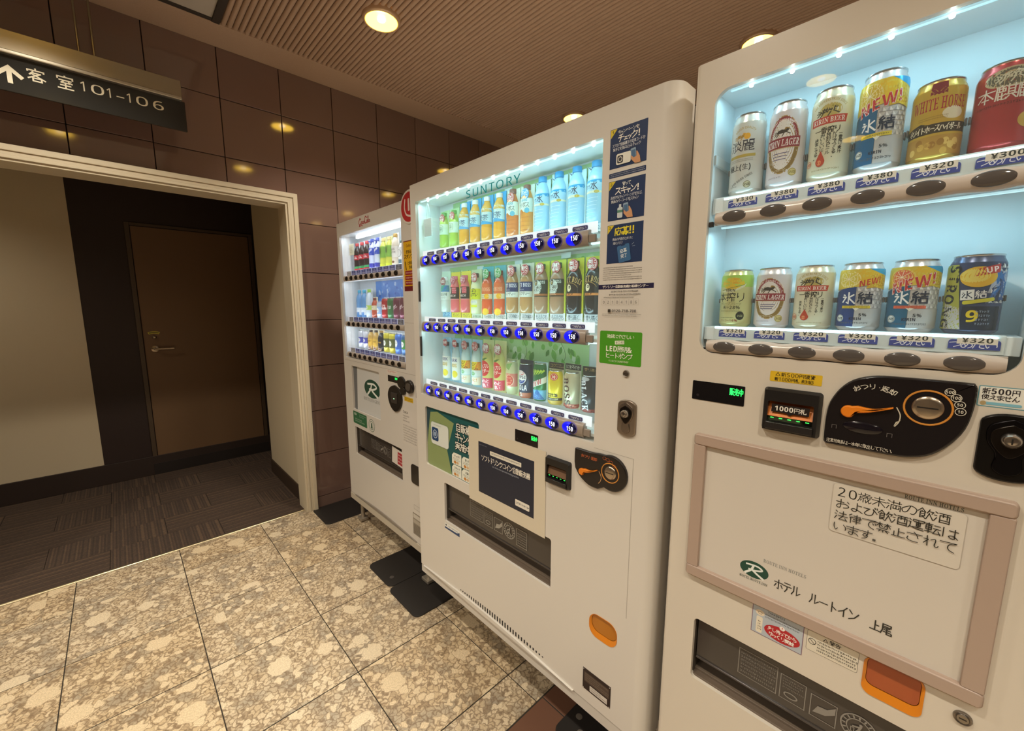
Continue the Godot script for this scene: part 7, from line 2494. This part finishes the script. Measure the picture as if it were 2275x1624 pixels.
func build_far_machine():
	var m := thing("vending_machine", "white vending machine with red script lettering and small black buttons, beside the tiled wall", "vending machine", Vector3(XC, 0, ZC), -PI / 2)
	var white := mat("d3cdc6", 0.32)
	var holes := [[0.038, 1.060, 0.752, 1.760, 0.006, 0.012], [0.120, 0.480, 0.683, 0.650, 0.006, 0.012], [0.115, 0.755, 0.466, 1.016, 0.006, 0.010]]
	part("door", door_shell(0.900, 0.200, 1.830, 0.008, 0.02, 0.07, holes), white, m)
	part("cabinet", box_mesh(Vector3(0.006, 0.11, -0.72), Vector3(0.894, 1.815, -0.130), 0.004), mat("c9c2ba", 0.4), m)
	gasket(m, 0.016, 0.21, 0.884, 1.81, -0.130, -0.0705)
	part("kick_plate", box_mesh(Vector3(0.0, 0.155, -0.07), Vector3(0.898, 0.196, 0.002), 0.004), mat("c2b8a8", 0.4), m)
	var lip := PackedVector2Array()
	for i in 17:
		lip.append(Vector2(lerpf(0.08, 0.80, i / 16.0), 0.203 + 0.014 * sin(PI * i / 16.0)))
	for i in 17:
		lip.append(Vector2(lerpf(0.80, 0.08, i / 16.0), 0.2015))
	part("bottom_lip", plate_mesh(lip, -0.004, 0.006, 0.002), mat("8a8076", 0.5), m)
	for f in [[0.05, -0.05], [0.855, -0.03], [0.05, -0.66], [0.855, -0.66]]:
		var leg := MB.new()
		leg.box(Vector3(f[0] - 0.03, 0.0075, f[1] - 0.025), Vector3(f[0] + 0.03, 0.024, f[1] + 0.025), 0.003)
		leg.lathe([Vector2(0.012, 0.02), Vector2(0.012, 0.17), Vector2(0.0, 0.17)], 14, Vector3(f[0], 0.0, f[1]))
		part("foot", leg.done(), mat("a89e90", 0.4, 0.6), m)
	case_lining(m, 0.038, 1.060, 0.752, 1.760, 0.110, "dfe6ea")
	part("showcase_pane", box_mesh(Vector3(0.038, 1.060, -0.0125), Vector3(0.752, 1.760, -0.0105)), pane("e6eef6", 0.05), m)
	var tint := Color(0.93, 0.97, 1.0)
	var rows := [1.518, 1.259, 1.079]
	for i in 3:
		var y: float = rows[i]
		part("shelf", box_mesh(Vector3(0.039, y - 0.011, -0.109), Vector3(0.751, y - 0.004, -0.014)), mat("dfe6ea", 0.5), m)
		part("price_rail_light", box_mesh(Vector3(0.060, y + 0.012, -0.019), Vector3(0.742, y + 0.042, -0.0160), 0.0006), glow("c9d2e8", 0.42), m, Vector3.ZERO, "backlit price rail")
		selector_bar(m, 0.060, 0.742, y, 0.030, "b3a69b", -0.010)
		if not mesh_cache.has("fb_dome"):
			var d := MB.new()
			d.dome(Vector3.ZERO, 0.0200, 0.0128, 0.007, 20, 4)
			mesh_cache["fb_dome"] = d.done()
		for c in 10:
			part("button", mesh_cache["fb_dome"], mat("1c1614", 0.15), m, Vector3(0.1035 + 0.0646 * c, y, -0.0030))
		var k := Ink.new(self)
		for c in 10:
			var x := 0.112 + 0.0646 * c
			var on: bool = c > 0 and c < 9
			k.rect(x - 0.028, y + 0.0155, x + 0.028, y + 0.0400, "4452b4" if on else "5a6484")
			k.rect(x - 0.024, y + 0.0180, x + 0.024, y + 0.0270, "8c90e0" if on else "46506c")
			k.text("つめたい", x, y + 0.0190, 0.0068, "f4f2fc", {"mid": true, "w": 0.036, "bold": 0.14})
			k.text("150", x, y + 0.0295, 0.0065, "c4cae8", {"mid": true})
		part("cold_labels", k.flat(-0.0158), print_mat(), m, Vector3.ZERO, "blue price labels")
		led_and_fill_strip(m, Vector3(0.395, [1.754, 1.502, 1.243][i], -0.020), 0.68, 0.062, tint, Vector3(0, -1, -0.15))
		led_and_fill_strip(m, Vector3(0.395, y + 0.036, -0.022), 0.64, 0.035, tint, Vector3(0, 1, -0.15))  # added upward fill, no LED bar of its own here
	part("led_bar", box_mesh(Vector3(0.15, 1.7385, -0.060), Vector3(0.745, 1.759, -0.050)), glow("f4fbff", 2.2), m)
	var fin := box_mesh(Vector3(0.0, 1.737, -0.049), Vector3(0.006, 1.7595, -0.047))
	for i in 20:
		part("louvre_fin", fin, mat("dfe6ea", 0.5), m, Vector3(0.16 + 0.029 * i, 0, 0))
	for i in 2:
		part("led_bar", box_mesh(Vector3(0.05, rows[i] - 0.0160, -0.024), Vector3(0.745, rows[i] - 0.0115, -0.016)), glow("f4fbff", 1.2), m)
	part("ice_backdrop", ice_print(0.25, 1.300, 0.748, 1.500, 3, 130), print_mat(0.5), m, Vector3(0, 0, -0.1085), "blue ice backdrop")
	part("ice_backdrop", ice_print(0.64, 1.57, 0.748, 1.735, 4, 40), print_mat(0.5), m, Vector3(0, 0, -0.1085), "blue ice backdrop")
	far_goods()
	# lettering and stickers
	var k := Ink.new(self)
	red_script(k, 0.310, 1.776, 0.132, 0.042, "b3262a")
	part("script_lettering", k.flat(), print_mat(), m, Vector3.ZERO, "red script lettering")
	var d := part("round_emblem", plate_mesh(ellipse_pts(0.832, 1.792, 0.076, 0.072, 40), 0.0, 0.003, 0.001), mat("ddd5cc", 0.35), m, Vector3.ZERO, "round red and white emblem")
	var dk := Ink.new(self)
	dk.ell(0.832, 1.792, 0.067, 0.063, "b8282c", 40)
	dk.line(curve_pts([Vector2(0.800, 1.826), Vector2(0.795, 1.790), Vector2(0.810, 1.762), Vector2(0.845, 1.752)]), 0.008, "e8dcd4")
	dk.rrect(0.824, 1.775, 0.838, 1.828, 0.005, "e8dcd4")
	part("emblem_print", dk.flat(0.0032), print_mat(), d)
	var ye := Ink.new(self)
	ye.rect(0.768, 1.430, 0.856, 1.652, "d8a81c")
	ye.rect(0.768, 1.430, 0.856, 1.452, "6a1c20")
	ye.rect(0.768, 1.648, 0.856, 1.652, "7a2a20")
	ye.text("Coke", 0.812, 1.624, 0.012, "7a4a16", {"mid": true})
	ye.text("貯まる", 0.812, 1.596, 0.014, "2e2418", {"mid": true, "bold": 0.12})
	ye.text("スタンプ", 0.812, 1.574, 0.018, "2e2418", {"mid": true, "w": 0.076, "bold": 0.13})
	ye.poly_flat([0.778, 1.560, 0.783, 1.564, 0.792, 1.525, 0.786, 1.522], "2e2418")
	ye.text("とまる", 0.822, 1.548, 0.013, "2e2418", {"mid": true, "bold": 0.12})
	ye.text("1本", 0.826, 1.528, 0.015, "2e2418", {"mid": true, "bold": 0.12})
	for i in 3:
		ye.rrect(0.778, 1.502 - 0.022 * i, 0.850, 1.520 - 0.022 * i, 0.002, "8e1f24")
		ye.fine(0.784, 1.505 - 0.022 * i, 0.844, 1.517 - 0.022 * i, 1, "f0d8c8", rng)
	part("sticker", ye.flat(), print_mat(0.45), m, Vector3.ZERO, "tall yellow stamp campaign sticker")
	part("door_seam", box_mesh(Vector3(0.757, 1.285, 0.0), Vector3(0.898, 1.2865, 0.0005)), mat("a89e96", 0.5), m)
	part("door_seam", box_mesh(Vector3(0.02, 1.044, 0.0), Vector3(0.898, 1.0455, 0.0005)), mat("a89e96", 0.5), m)
	# hotel poster behind a window
	part("poster_board", box_mesh(Vector3(0.113, 0.753, -0.014), Vector3(0.468, 1.018, -0.010)), mat("6a6c70", 0.4), m)
	var po := Ink.new(self)
	po.poly_flat([0.150, 0.756, 0.462, 0.756, 0.462, 1.014, 0.170, 1.014], "cfd0d0")
	emblem_r(po, 0.355, 0.908, 0.098, 0.052)
	po.text("ROUTE INN GROUP", 0.350, 0.833, 0.018, "8f9090", {"mid": true, "w": 0.215, "font": "serif"})
	part("poster", po.flat(-0.0098), print_mat(0.35), m, Vector3.ZERO, "grey hotel poster with green oval emblem")
	var gs := Ink.new(self)
	gs.rrect(0.105, 0.671, 0.290, 0.744, 0.006, "2f6a46")
	gs.text("LED", 0.118, 0.722, 0.013, "dfe8dc", {})
	gs.fine(0.19, 0.715, 0.28, 0.736, 2, "a8c4b0", rng)
	gs.fine(0.13, 0.682, 0.27, 0.706, 2, "cfe0d0", rng)
	gs.ell(0.351, 0.701, 0.037, 0.036, "3a5a48", 28)
	gs.ell(0.351, 0.701, 0.034, 0.033, "d6d4cc", 28)
	gs.ring(0.351, 0.701, 0.026, 0.025, 0.003, "3a5a48")
	gs.poly_flat([0.340, 0.685, 0.362, 0.685, 0.358, 0.716, 0.346, 0.716], "3a5a48")
	part("sticker", gs.flat(), print_mat(0.45), m, Vector3.ZERO, "green eco stickers above the delivery bay")
	delivery_bay(m, 0.120, 0.480, 0.683, 0.650, 0.10, func(q: Ink): pictograms(q, 0.300, 0.560, 0.040, "8f8a84"))
	var rw := Ink.new(self)
	rw.t = Transform2D(-0.08, Vector2(0.605, 0.57))
	rw.rect(-0.055, -0.030, 0.075, 0.058, "d6cfc8")
	rw.rect(0.005, -0.020, 0.068, 0.046, "a82a34")
	rw.fine(0.012, -0.014, 0.062, 0.040, 3, "f0dcd6", rng)
	part("bay_sticker", rw.flat(-0.0135), print_mat(0.45), m, Vector3.ZERO, "white and red sticker on the flap")
	# payment side
	price_display(m, 0.568, 0.984, 0.671, 1.016)
	var fp := Ink.new(self)
	fp.t = Transform2D(0.05, Vector2(0.61, 1.035))
	fp.rrect(-0.055, -0.010, 0.058, 0.012, 0.005, "dcd4cc")
	fp.text("マルチマネー", 0.0, -0.005, 0.010, "b03a30", {"mid": true, "w": 0.09, "bold": 0.12})
	part("sticker", fp.flat(), print_mat(0.45), m, Vector3.ZERO, "small red lettered sticker")
	var blob := PackedVector2Array()
	for p in curve_pts([Vector2(0.64, 0.972), Vector2(0.69, 0.955), Vector2(0.712, 0.91), Vector2(0.69, 0.86), Vector2(0.64, 0.836), Vector2(0.592, 0.86), Vector2(0.570, 0.912), Vector2(0.592, 0.955), Vector2(0.64, 0.972)], 4):
		blob.append(p)
	blob.remove_at(blob.size() - 1)
	var cu := part("coin_unit", plate_mesh(blob, 0.0, 0.008, 0.003), mat("1d1816", 0.22), m, Vector3.ZERO, "black oval note unit")
	part("note_mouth", slab(0.610, 0.880, 0.672, 0.935, 0.006, 0.008, 0.012, 0.002), mat("3a3430", 0.3), cu)
	part("guide_lamp", box_mesh(Vector3(0.64, 0.902, 0.012), Vector3(0.648, 0.908, 0.0125)), glow("bfffcf", 0.8), cu)
	var loop := MB.new()
	loop.plate(ellipse_pts(0.712, 0.995, 0.036, 0.030), 0.0, 0.010, 0.003)
	loop.plate(ellipse_pts(0.722, 0.955, 0.026, 0.020), 0.0, 0.008, 0.003)
	part("return_unit", loop.done(), mat("1d1816", 0.2), m, Vector3.ZERO, "black coin return unit")
	var rd := MB.new()
	rd.plate(ellipse_pts(0.790, 0.985, 0.036, 0.032), 0.0, 0.014, 0.004)
	var rp := part("card_reader", rd.done(), mat("241e1c", 0.2), m, Vector3.ZERO, "round black card reader")
	part("reader_ring", plate_mesh(ellipse_pts(0.790, 0.985, 0.021, 0.019), 0.014, 0.016, 0.001), mat("6a625c", 0.25, 0.5), rp)
	var yl := Ink.new(self)
	yl.rect(0.728, 0.908, 0.810, 0.930, "d0a81e")
	yl.fine(0.734, 0.911, 0.804, 0.927, 2, "4a3a14", rng)
	yl.rect(0.702, 0.690, 0.840, 0.868, "d6cfc8")
	yl.text("Coca", 0.708, 0.845, 0.014, "3a3430", {"font": "serif", "slant": 0.2})
	yl.fine(0.708, 0.800, 0.765, 0.838, 3, "5a524a", rng)
	yl.fine(0.708, 0.700, 0.830, 0.790, 7, "8a8278", rng)
	part("service_print", yl.flat(), print_mat(0.5), m, Vector3.ZERO, "service notice strip with yellow label")
	part("coin_return_cup", slab(0.773, 0.505, 0.850, 0.603, 0.016, -0.004, 0.004, 0.002), mat("231d1a", 0.3), m, Vector3.ZERO, "dark coin return cup")
	var pl := Ink.new(self)
	pl.rect(0.772, 0.236, 0.850, 0.350, "8a8074")
	pl.rect(0.776, 0.322, 0.846, 0.344, "c9c2b8")
	pl.rect(0.776, 0.296, 0.846, 0.316, "b0a698")
	pl.fine(0.778, 0.242, 0.844, 0.290, 6, "4e473e", rng)
	pl.frame(0.786, 0.372, 0.842, 0.394, 0.0012, "8a8278")
	part("type_plate", pl.flat(), print_mat(0.5), m)
	# door hinge cover on the right edge
	part("latch", box_mesh(Vector3(0.842, 0.94, 0.0), Vector3(0.854, 1.00, 0.004), 0.002), mat("2a2422", 0.4), m)
	# card tucked into the upper left corner of the showcase
	var cd := thing("price_card", "small cream card standing in the corner of the far machine's display", "card", on_machine(XC, ZC, Vector3(0.085, 1.655, -0.05)), -PI / 2)
	part("card_sheet", box_mesh(Vector3(-0.03, 0, -0.001), Vector3(0.03, 0.062, 0.001)), mat("ddd6b4", 0.6), cd)
	var ck := Ink.new(self)
	ck.fine(-0.024, 0.012, 0.024, 0.055, 5, "8a8468", rng)
	part("card_lines", ck.flat(0.0012), print_mat(0.5), cd)

# flowing brand script as pen strokes
func red_script(k: Ink, x: float, y: float, w: float, h: float, col: String):
	var s := func(pts: Array, t: float):
		var q := []
		for i in range(0, pts.size(), 2):
			q.append(Vector2(x + pts[i] * w, y + pts[i + 1] * h))
		k.line(curve_pts(q, 5), t * h, col)
	s.call([0.20, 0.78, 0.12, 0.95, 0.04, 0.70, 0.02, 0.40, 0.08, 0.18, 0.18, 0.30], 0.12)
	s.call([0.10, 0.18, 0.02, 0.02, 0.20, 0.06, 0.34, 0.0], 0.08)
	s.call([0.26, 0.55, 0.20, 0.35, 0.25, 0.22, 0.30, 0.40, 0.26, 0.55], 0.10)
	s.call([0.40, 0.52, 0.33, 0.45, 0.35, 0.22, 0.42, 0.32], 0.10)
	s.call([0.50, 0.50, 0.43, 0.45, 0.45, 0.22, 0.51, 0.36, 0.51, 0.52, 0.52, 0.22], 0.09)
	s.call([0.72, 0.85, 0.62, 1.0, 0.56, 0.70, 0.56, 0.40, 0.62, 0.20, 0.70, 0.32], 0.12)
	s.call([0.66, 0.92, 0.78, 0.80, 0.86, 1.0], 0.07)
	s.call([0.76, 0.55, 0.71, 0.35, 0.76, 0.22, 0.80, 0.40, 0.76, 0.55], 0.10)
	s.call([0.82, 0.22, 0.84, 0.60, 0.88, 0.90, 0.85, 0.30, 0.88, 0.22], 0.09)
	s.call([0.98, 0.50, 0.91, 0.45, 0.93, 0.22, 0.98, 0.36, 0.98, 0.52, 1.0, 0.22], 0.09)

func far_goods():
	var base := [1.553, 1.294, 1.114]
	# row, column, count, can?, radius, height, body, cap, label, label from, label to, card, words, kind
	var list := [
		[0, 0, 3, false, 0.0245, 0.165, "2b1512", "c02c30", "bf2a32", 0.42, 0.58, "", "cola bottle with red cap and red label on the far machine's top shelf", "cola bottle"],
		[0, 3, 2, false, 0.0235, 0.168, "cfd8ee", "3a50b0", "2f4fc0", 0.48, 0.70, "dfe4f4", "sports drink sample with blue label on the far machine's top shelf", "drink bottle"],
		[0, 5, 2, false, 0.0240, 0.158, "c4c94a", "d9c48a", "7fb24a", 0.36, 0.72, "dfe2a8", "green tea bottle sample with leafy label on the far machine's top shelf", "tea bottle"],
		[0, 7, 1, false, 0.0240, 0.165, "d8cdb8", "b8923a", "e6e2d8", 0.30, 0.62, "ece9e0", "latte bottle sample with gold shoulder on the far machine's top shelf", "coffee bottle"],
		[0, 8, 1, false, 0.0230, 0.128, "dfe3e2", "2f6a6a", "e8eae6", 0.30, 0.70, "e4e8e6", "white bottle sample with grey spiral mark on the far machine's top shelf", "drink bottle"],
		[0, 9, 1, false, 0.0230, 0.150, "d8c8b8", "b8363a", "b04a3a", 0.28, 0.60, "e4ddd0", "red capped bottle sample at the end of the far machine's top shelf", "drink bottle"],
		[1, 0, 2, false, 0.0240, 0.158, "6a9fd4", "3ab0d8", "e4eef4", 0.10, 0.36, "", "blue water bottle with bright blue cap on the far machine's second shelf", "water bottle"],
		[1, 2, 1, false, 0.0240, 0.160, "cfe0ea", "9fc84a", "b8d86a", 0.28, 0.44, "", "clear water bottle with lime label on the far machine's second shelf", "water bottle"],
		[1, 3, 1, false, 0.0215, 0.112, "b8543a", "7a3a2a", "d8cfa8", 0.40, 0.62, "e8ecd8", "brown drink sample on a pale card on the far machine's second shelf", "drink bottle"],
		[1, 4, 1, true, 0.0225, 0.090, "cfe2f2", "", "9fc4ea", 0.25, 0.70, "a8cdf0", "pale blue can sample on the far machine's second shelf", "drink can"],
		[1, 5, 1, true, 0.0250, 0.108, "b82a30", "", "a82028", 0.20, 0.85, "", "red cola can with white script on the far machine's second shelf", "cola can"],
		[1, 6, 1, true, 0.0250, 0.108, "2f7a46", "", "23683a", 0.20, 0.85, "", "green soda can with white letters on the far machine's second shelf", "soda can"],
		[1, 7, 2, true, 0.0260, 0.110, "6a1f3c", "", "5a1832", 0.20, 0.85, "", "dark purple soda can with slanted white letters on the far machine's second shelf", "soda can"],
		[1, 9, 1, true, 0.0250, 0.108, "a8b27a", "", "7a9a52", 0.30, 0.70, "cfd8c4", "pale green can at the end of the far machine's second shelf", "drink can"],
		[2, 0, 2, true, 0.0215, 0.104, "d3d6de", "", "4a50a8", 0.30, 0.62, "dfe6dc", "small white can sample with blue label on the far machine's bottom shelf", "coffee can"],
		[2, 2, 2, false, 0.0230, 0.112, "c9a252", "3a2c24", "d8b04a", 0.20, 0.55, "efe6c8", "gold coffee bottle sample with dark cap on the far machine's bottom shelf", "coffee bottle"],
		[2, 4, 1, false, 0.0240, 0.112, "26262a", "a8823a", "1e2024", 0.20, 0.62, "efe6c8", "black coffee bottle sample with gold mark on the far machine's bottom shelf", "coffee bottle"],
		[2, 5, 2, true, 0.0230, 0.106, "cfc23a", "", "4f5a2c", 0.25, 0.70, "e4e8d8", "yellow can sample with dark leaf mark on the far machine's bottom shelf", "coffee can"],
		[2, 7, 1, true, 0.0235, 0.106, "3f78c8", "", "2f62b4", 0.25, 0.80, "e4ecf4", "blue can sample with mountain mark on the far machine's bottom shelf", "coffee can"],
		[2, 8, 1, true, 0.0235, 0.104, "2f6a9a", "", "3a8a4a", 0.30, 0.75, "d8e4dc", "blue green can sample beside the blue can on the far machine's bottom shelf", "coffee can"],
		[2, 9, 1, true, 0.0235, 0.104, "b8b0a0", "", "2a3a5a", 0.30, 0.70, "d8dcdc", "grey can sample at the end of the far machine's bottom shelf", "coffee can"],
	]
	for e in list:
		var row: int = e[0]
		var first: Node3D
		for i in e[2]:
			var at := on_machine(XC, ZC, Vector3(0.1075 + 0.0646 * (e[1] + i), base[row], -0.078))
			if i > 0:
				twin(first, "can_sample" if e[3] else "bottle_sample", at)
				continue
			var words := e[12] as String
			var o := {"name": "can_sample" if e[3] else "bottle_sample", "can": e[3], "r": e[4], "h": e[5], "y": 0.002, "hc": e[5] + 0.006, "wc": 0.056, "card": e[11] if e[11] else "dfe6ea", "body": e[6], "cap": e[7] if e[7] else "c8c8c8"}
			var lab: String = e[8]
			var f: float = e[9]
			var g: float = e[10]
			var col: int = e[1]
			o.art = func(k: Ink, r: float, h: float):
				k.rect(-r * 1.5, h * f, r * 1.5, h * g, lab)
				if row == 0 and col == 0:
					red_script(k, -0.020, h * 0.44, 0.040, h * 0.10, "f2dcd8")
					k.poly_flat([-r * 1.5, h * 0.10, r * 1.5, h * 0.14, r * 1.5, h * 0.22, -r * 1.5, h * 0.16], "3f9a5a")
					k.rect(-r * 1.5, 0.0, r * 1.5, h * 0.12, "c02830")
				elif row == 0 and col == 3:
					k.ell(0.0, h * 0.86, 0.016, h * 0.07, "4a5cc0")
					k.poly_flat([-0.018, h * 0.56, 0.016, h * 0.70, 0.020, h * 0.64, -0.006, h * 0.54], "e6eaf6")
					k.text("スポーツ", 0.0, h * 0.49, 0.008, "e6eaf6", {"mid": true, "w": 0.034})
					k.rect(-r * 1.5, 0.0, r * 1.5, h * 0.22, "3a3fa8")
					k.text("つめたい", 0.0, h * 0.06, 0.009, "e6e6fa", {"mid": true, "w": 0.034, "bold": 0.13})
				elif row == 0 and col == 5:
					k.column("緑茶", -0.006, h * 0.58, 0.014, "2a3a1e", {"bold": 0.12})
					k.rect(-r * 1.5, 0.0, r * 1.5, h * 0.16, "c9d23a")
				elif row == 0 and col == 7:
					k.text("CAFE", 0.0, h * 0.50, 0.010, "5a5048", {"mid": true})
					k.text("LATTE", 0.0, h * 0.42, 0.010, "5a5048", {"mid": true})
					k.ell(0.004, h * 0.16, 0.010, 0.006, "7a5238")
				elif row == 0 and col == 8:
					k.ring(0.0, h * 0.50, 0.016, 0.018, 0.003, "8f9896")
					k.rect(-0.016, h * 0.12, 0.016, h * 0.26, "4a6a78")
				elif row == 1 and col == 0:
					k.fine(-0.018, h * 0.28, 0.018, h * 0.34, 1, "4a6a8a", rng)
					k.rect(-0.018, h * 0.02, 0.018, h * 0.20, "3f7ab4")
				elif row == 1 and col == 5:
					red_script(k, -0.022, h * 0.40, 0.046, h * 0.28, "f4e6e2")
				elif row == 1 and col == 6:
					k.text("ite", 0.0, h * 0.48, 0.020, "eef4ee", {"mid": true, "slant": 0.2})
				elif row == 1 and col == 7:
					k.t = Transform2D(0.5, Vector2(0.0, h * 0.5))
					k.text("Pepper", 0.0, 0.002, 0.011, "f0e2e6", {"mid": true, "w": 0.040})
					k.rect(-0.022, -0.004, 0.022, -0.001, "f0e2e6")
					k.t = Transform2D()
				elif row == 2 and col in [2, 4]:
					k.ell(0.0, h * 0.06, 0.020, 0.012, "6a4632")
					k.ring(0.0, h * 0.09, 0.018, 0.007, 0.002, "e8c8a0")
					k.text("COFFEE", 0.0, h * 0.40, 0.008, "4a3418" if col == 2 else "d8b04a", {"mid": true, "w": 0.034})
				else:
					k.ell(0.0, h * (f + g) / 2, 0.012, h * (g - f) * 0.32, "eceee6")
					k.fine(-0.010, h * (f + g) / 2 - 0.004, 0.010, h * (f + g) / 2 + 0.004, 1, "4a4c48", rng)
			first = sample(o, words, e[13], "drink samples in the far machine", at)

# ------------------------------------------------------------------ rubber mats under the feet

func build_floor_mats():
	var spots := [[1.497, 0.004, 1.80, 0.272, "black rubber mat under the far machine's foot next to the doorway", false], [1.506, 0.836, 1.86, 1.080, "black rubber mat with a small hole under the far machine's right foot", true], [1.494, 1.084, 1.86, 1.345, "black rubber mat under the middle machine's left foot", false], [1.560, 2.072, 1.95, 2.320, "black rubber mat lying on the brown border tiles", false], [1.540, 2.420, 1.95, 2.66, "black rubber mat under the nearest machine's foot", false]]
	for s in spots:
		var t := thing("rubber_mat", s[4], "floor mat", Vector3(s[0], 0, s[1]))
		var pts := rrect_pts(0.0, 0.0, s[2] - s[0], s[3] - s[1], 0.032)
		var b := MB.new()
		b.plate(pts, 0.0, 0.006, 0.0015)
		var p := part("mat", b.done(), mat("231f1d", 0.55), t, Vector3(0, 0, s[3] - s[1]))
		p.rotation.x = -PI / 2
		var dots := [[0.045, 0.18]] if s[5] else ([[0.06, 0.07], [0.10, 0.035]] if s[1] > 2.0 else [])
		for d in dots:
			var k := MB.new()
			k.lathe([Vector2(0.0, 0.0072), Vector2(0.008, 0.0072), Vector2(0.011, 0.0062), Vector2(0.011, 0.005)], 16, Vector3(d[0], 0, d[1]))
			part("stud", k.done(), mat("4a4440", 0.5) if s[5] else mat("8f8880", 0.4, 0.6), t)
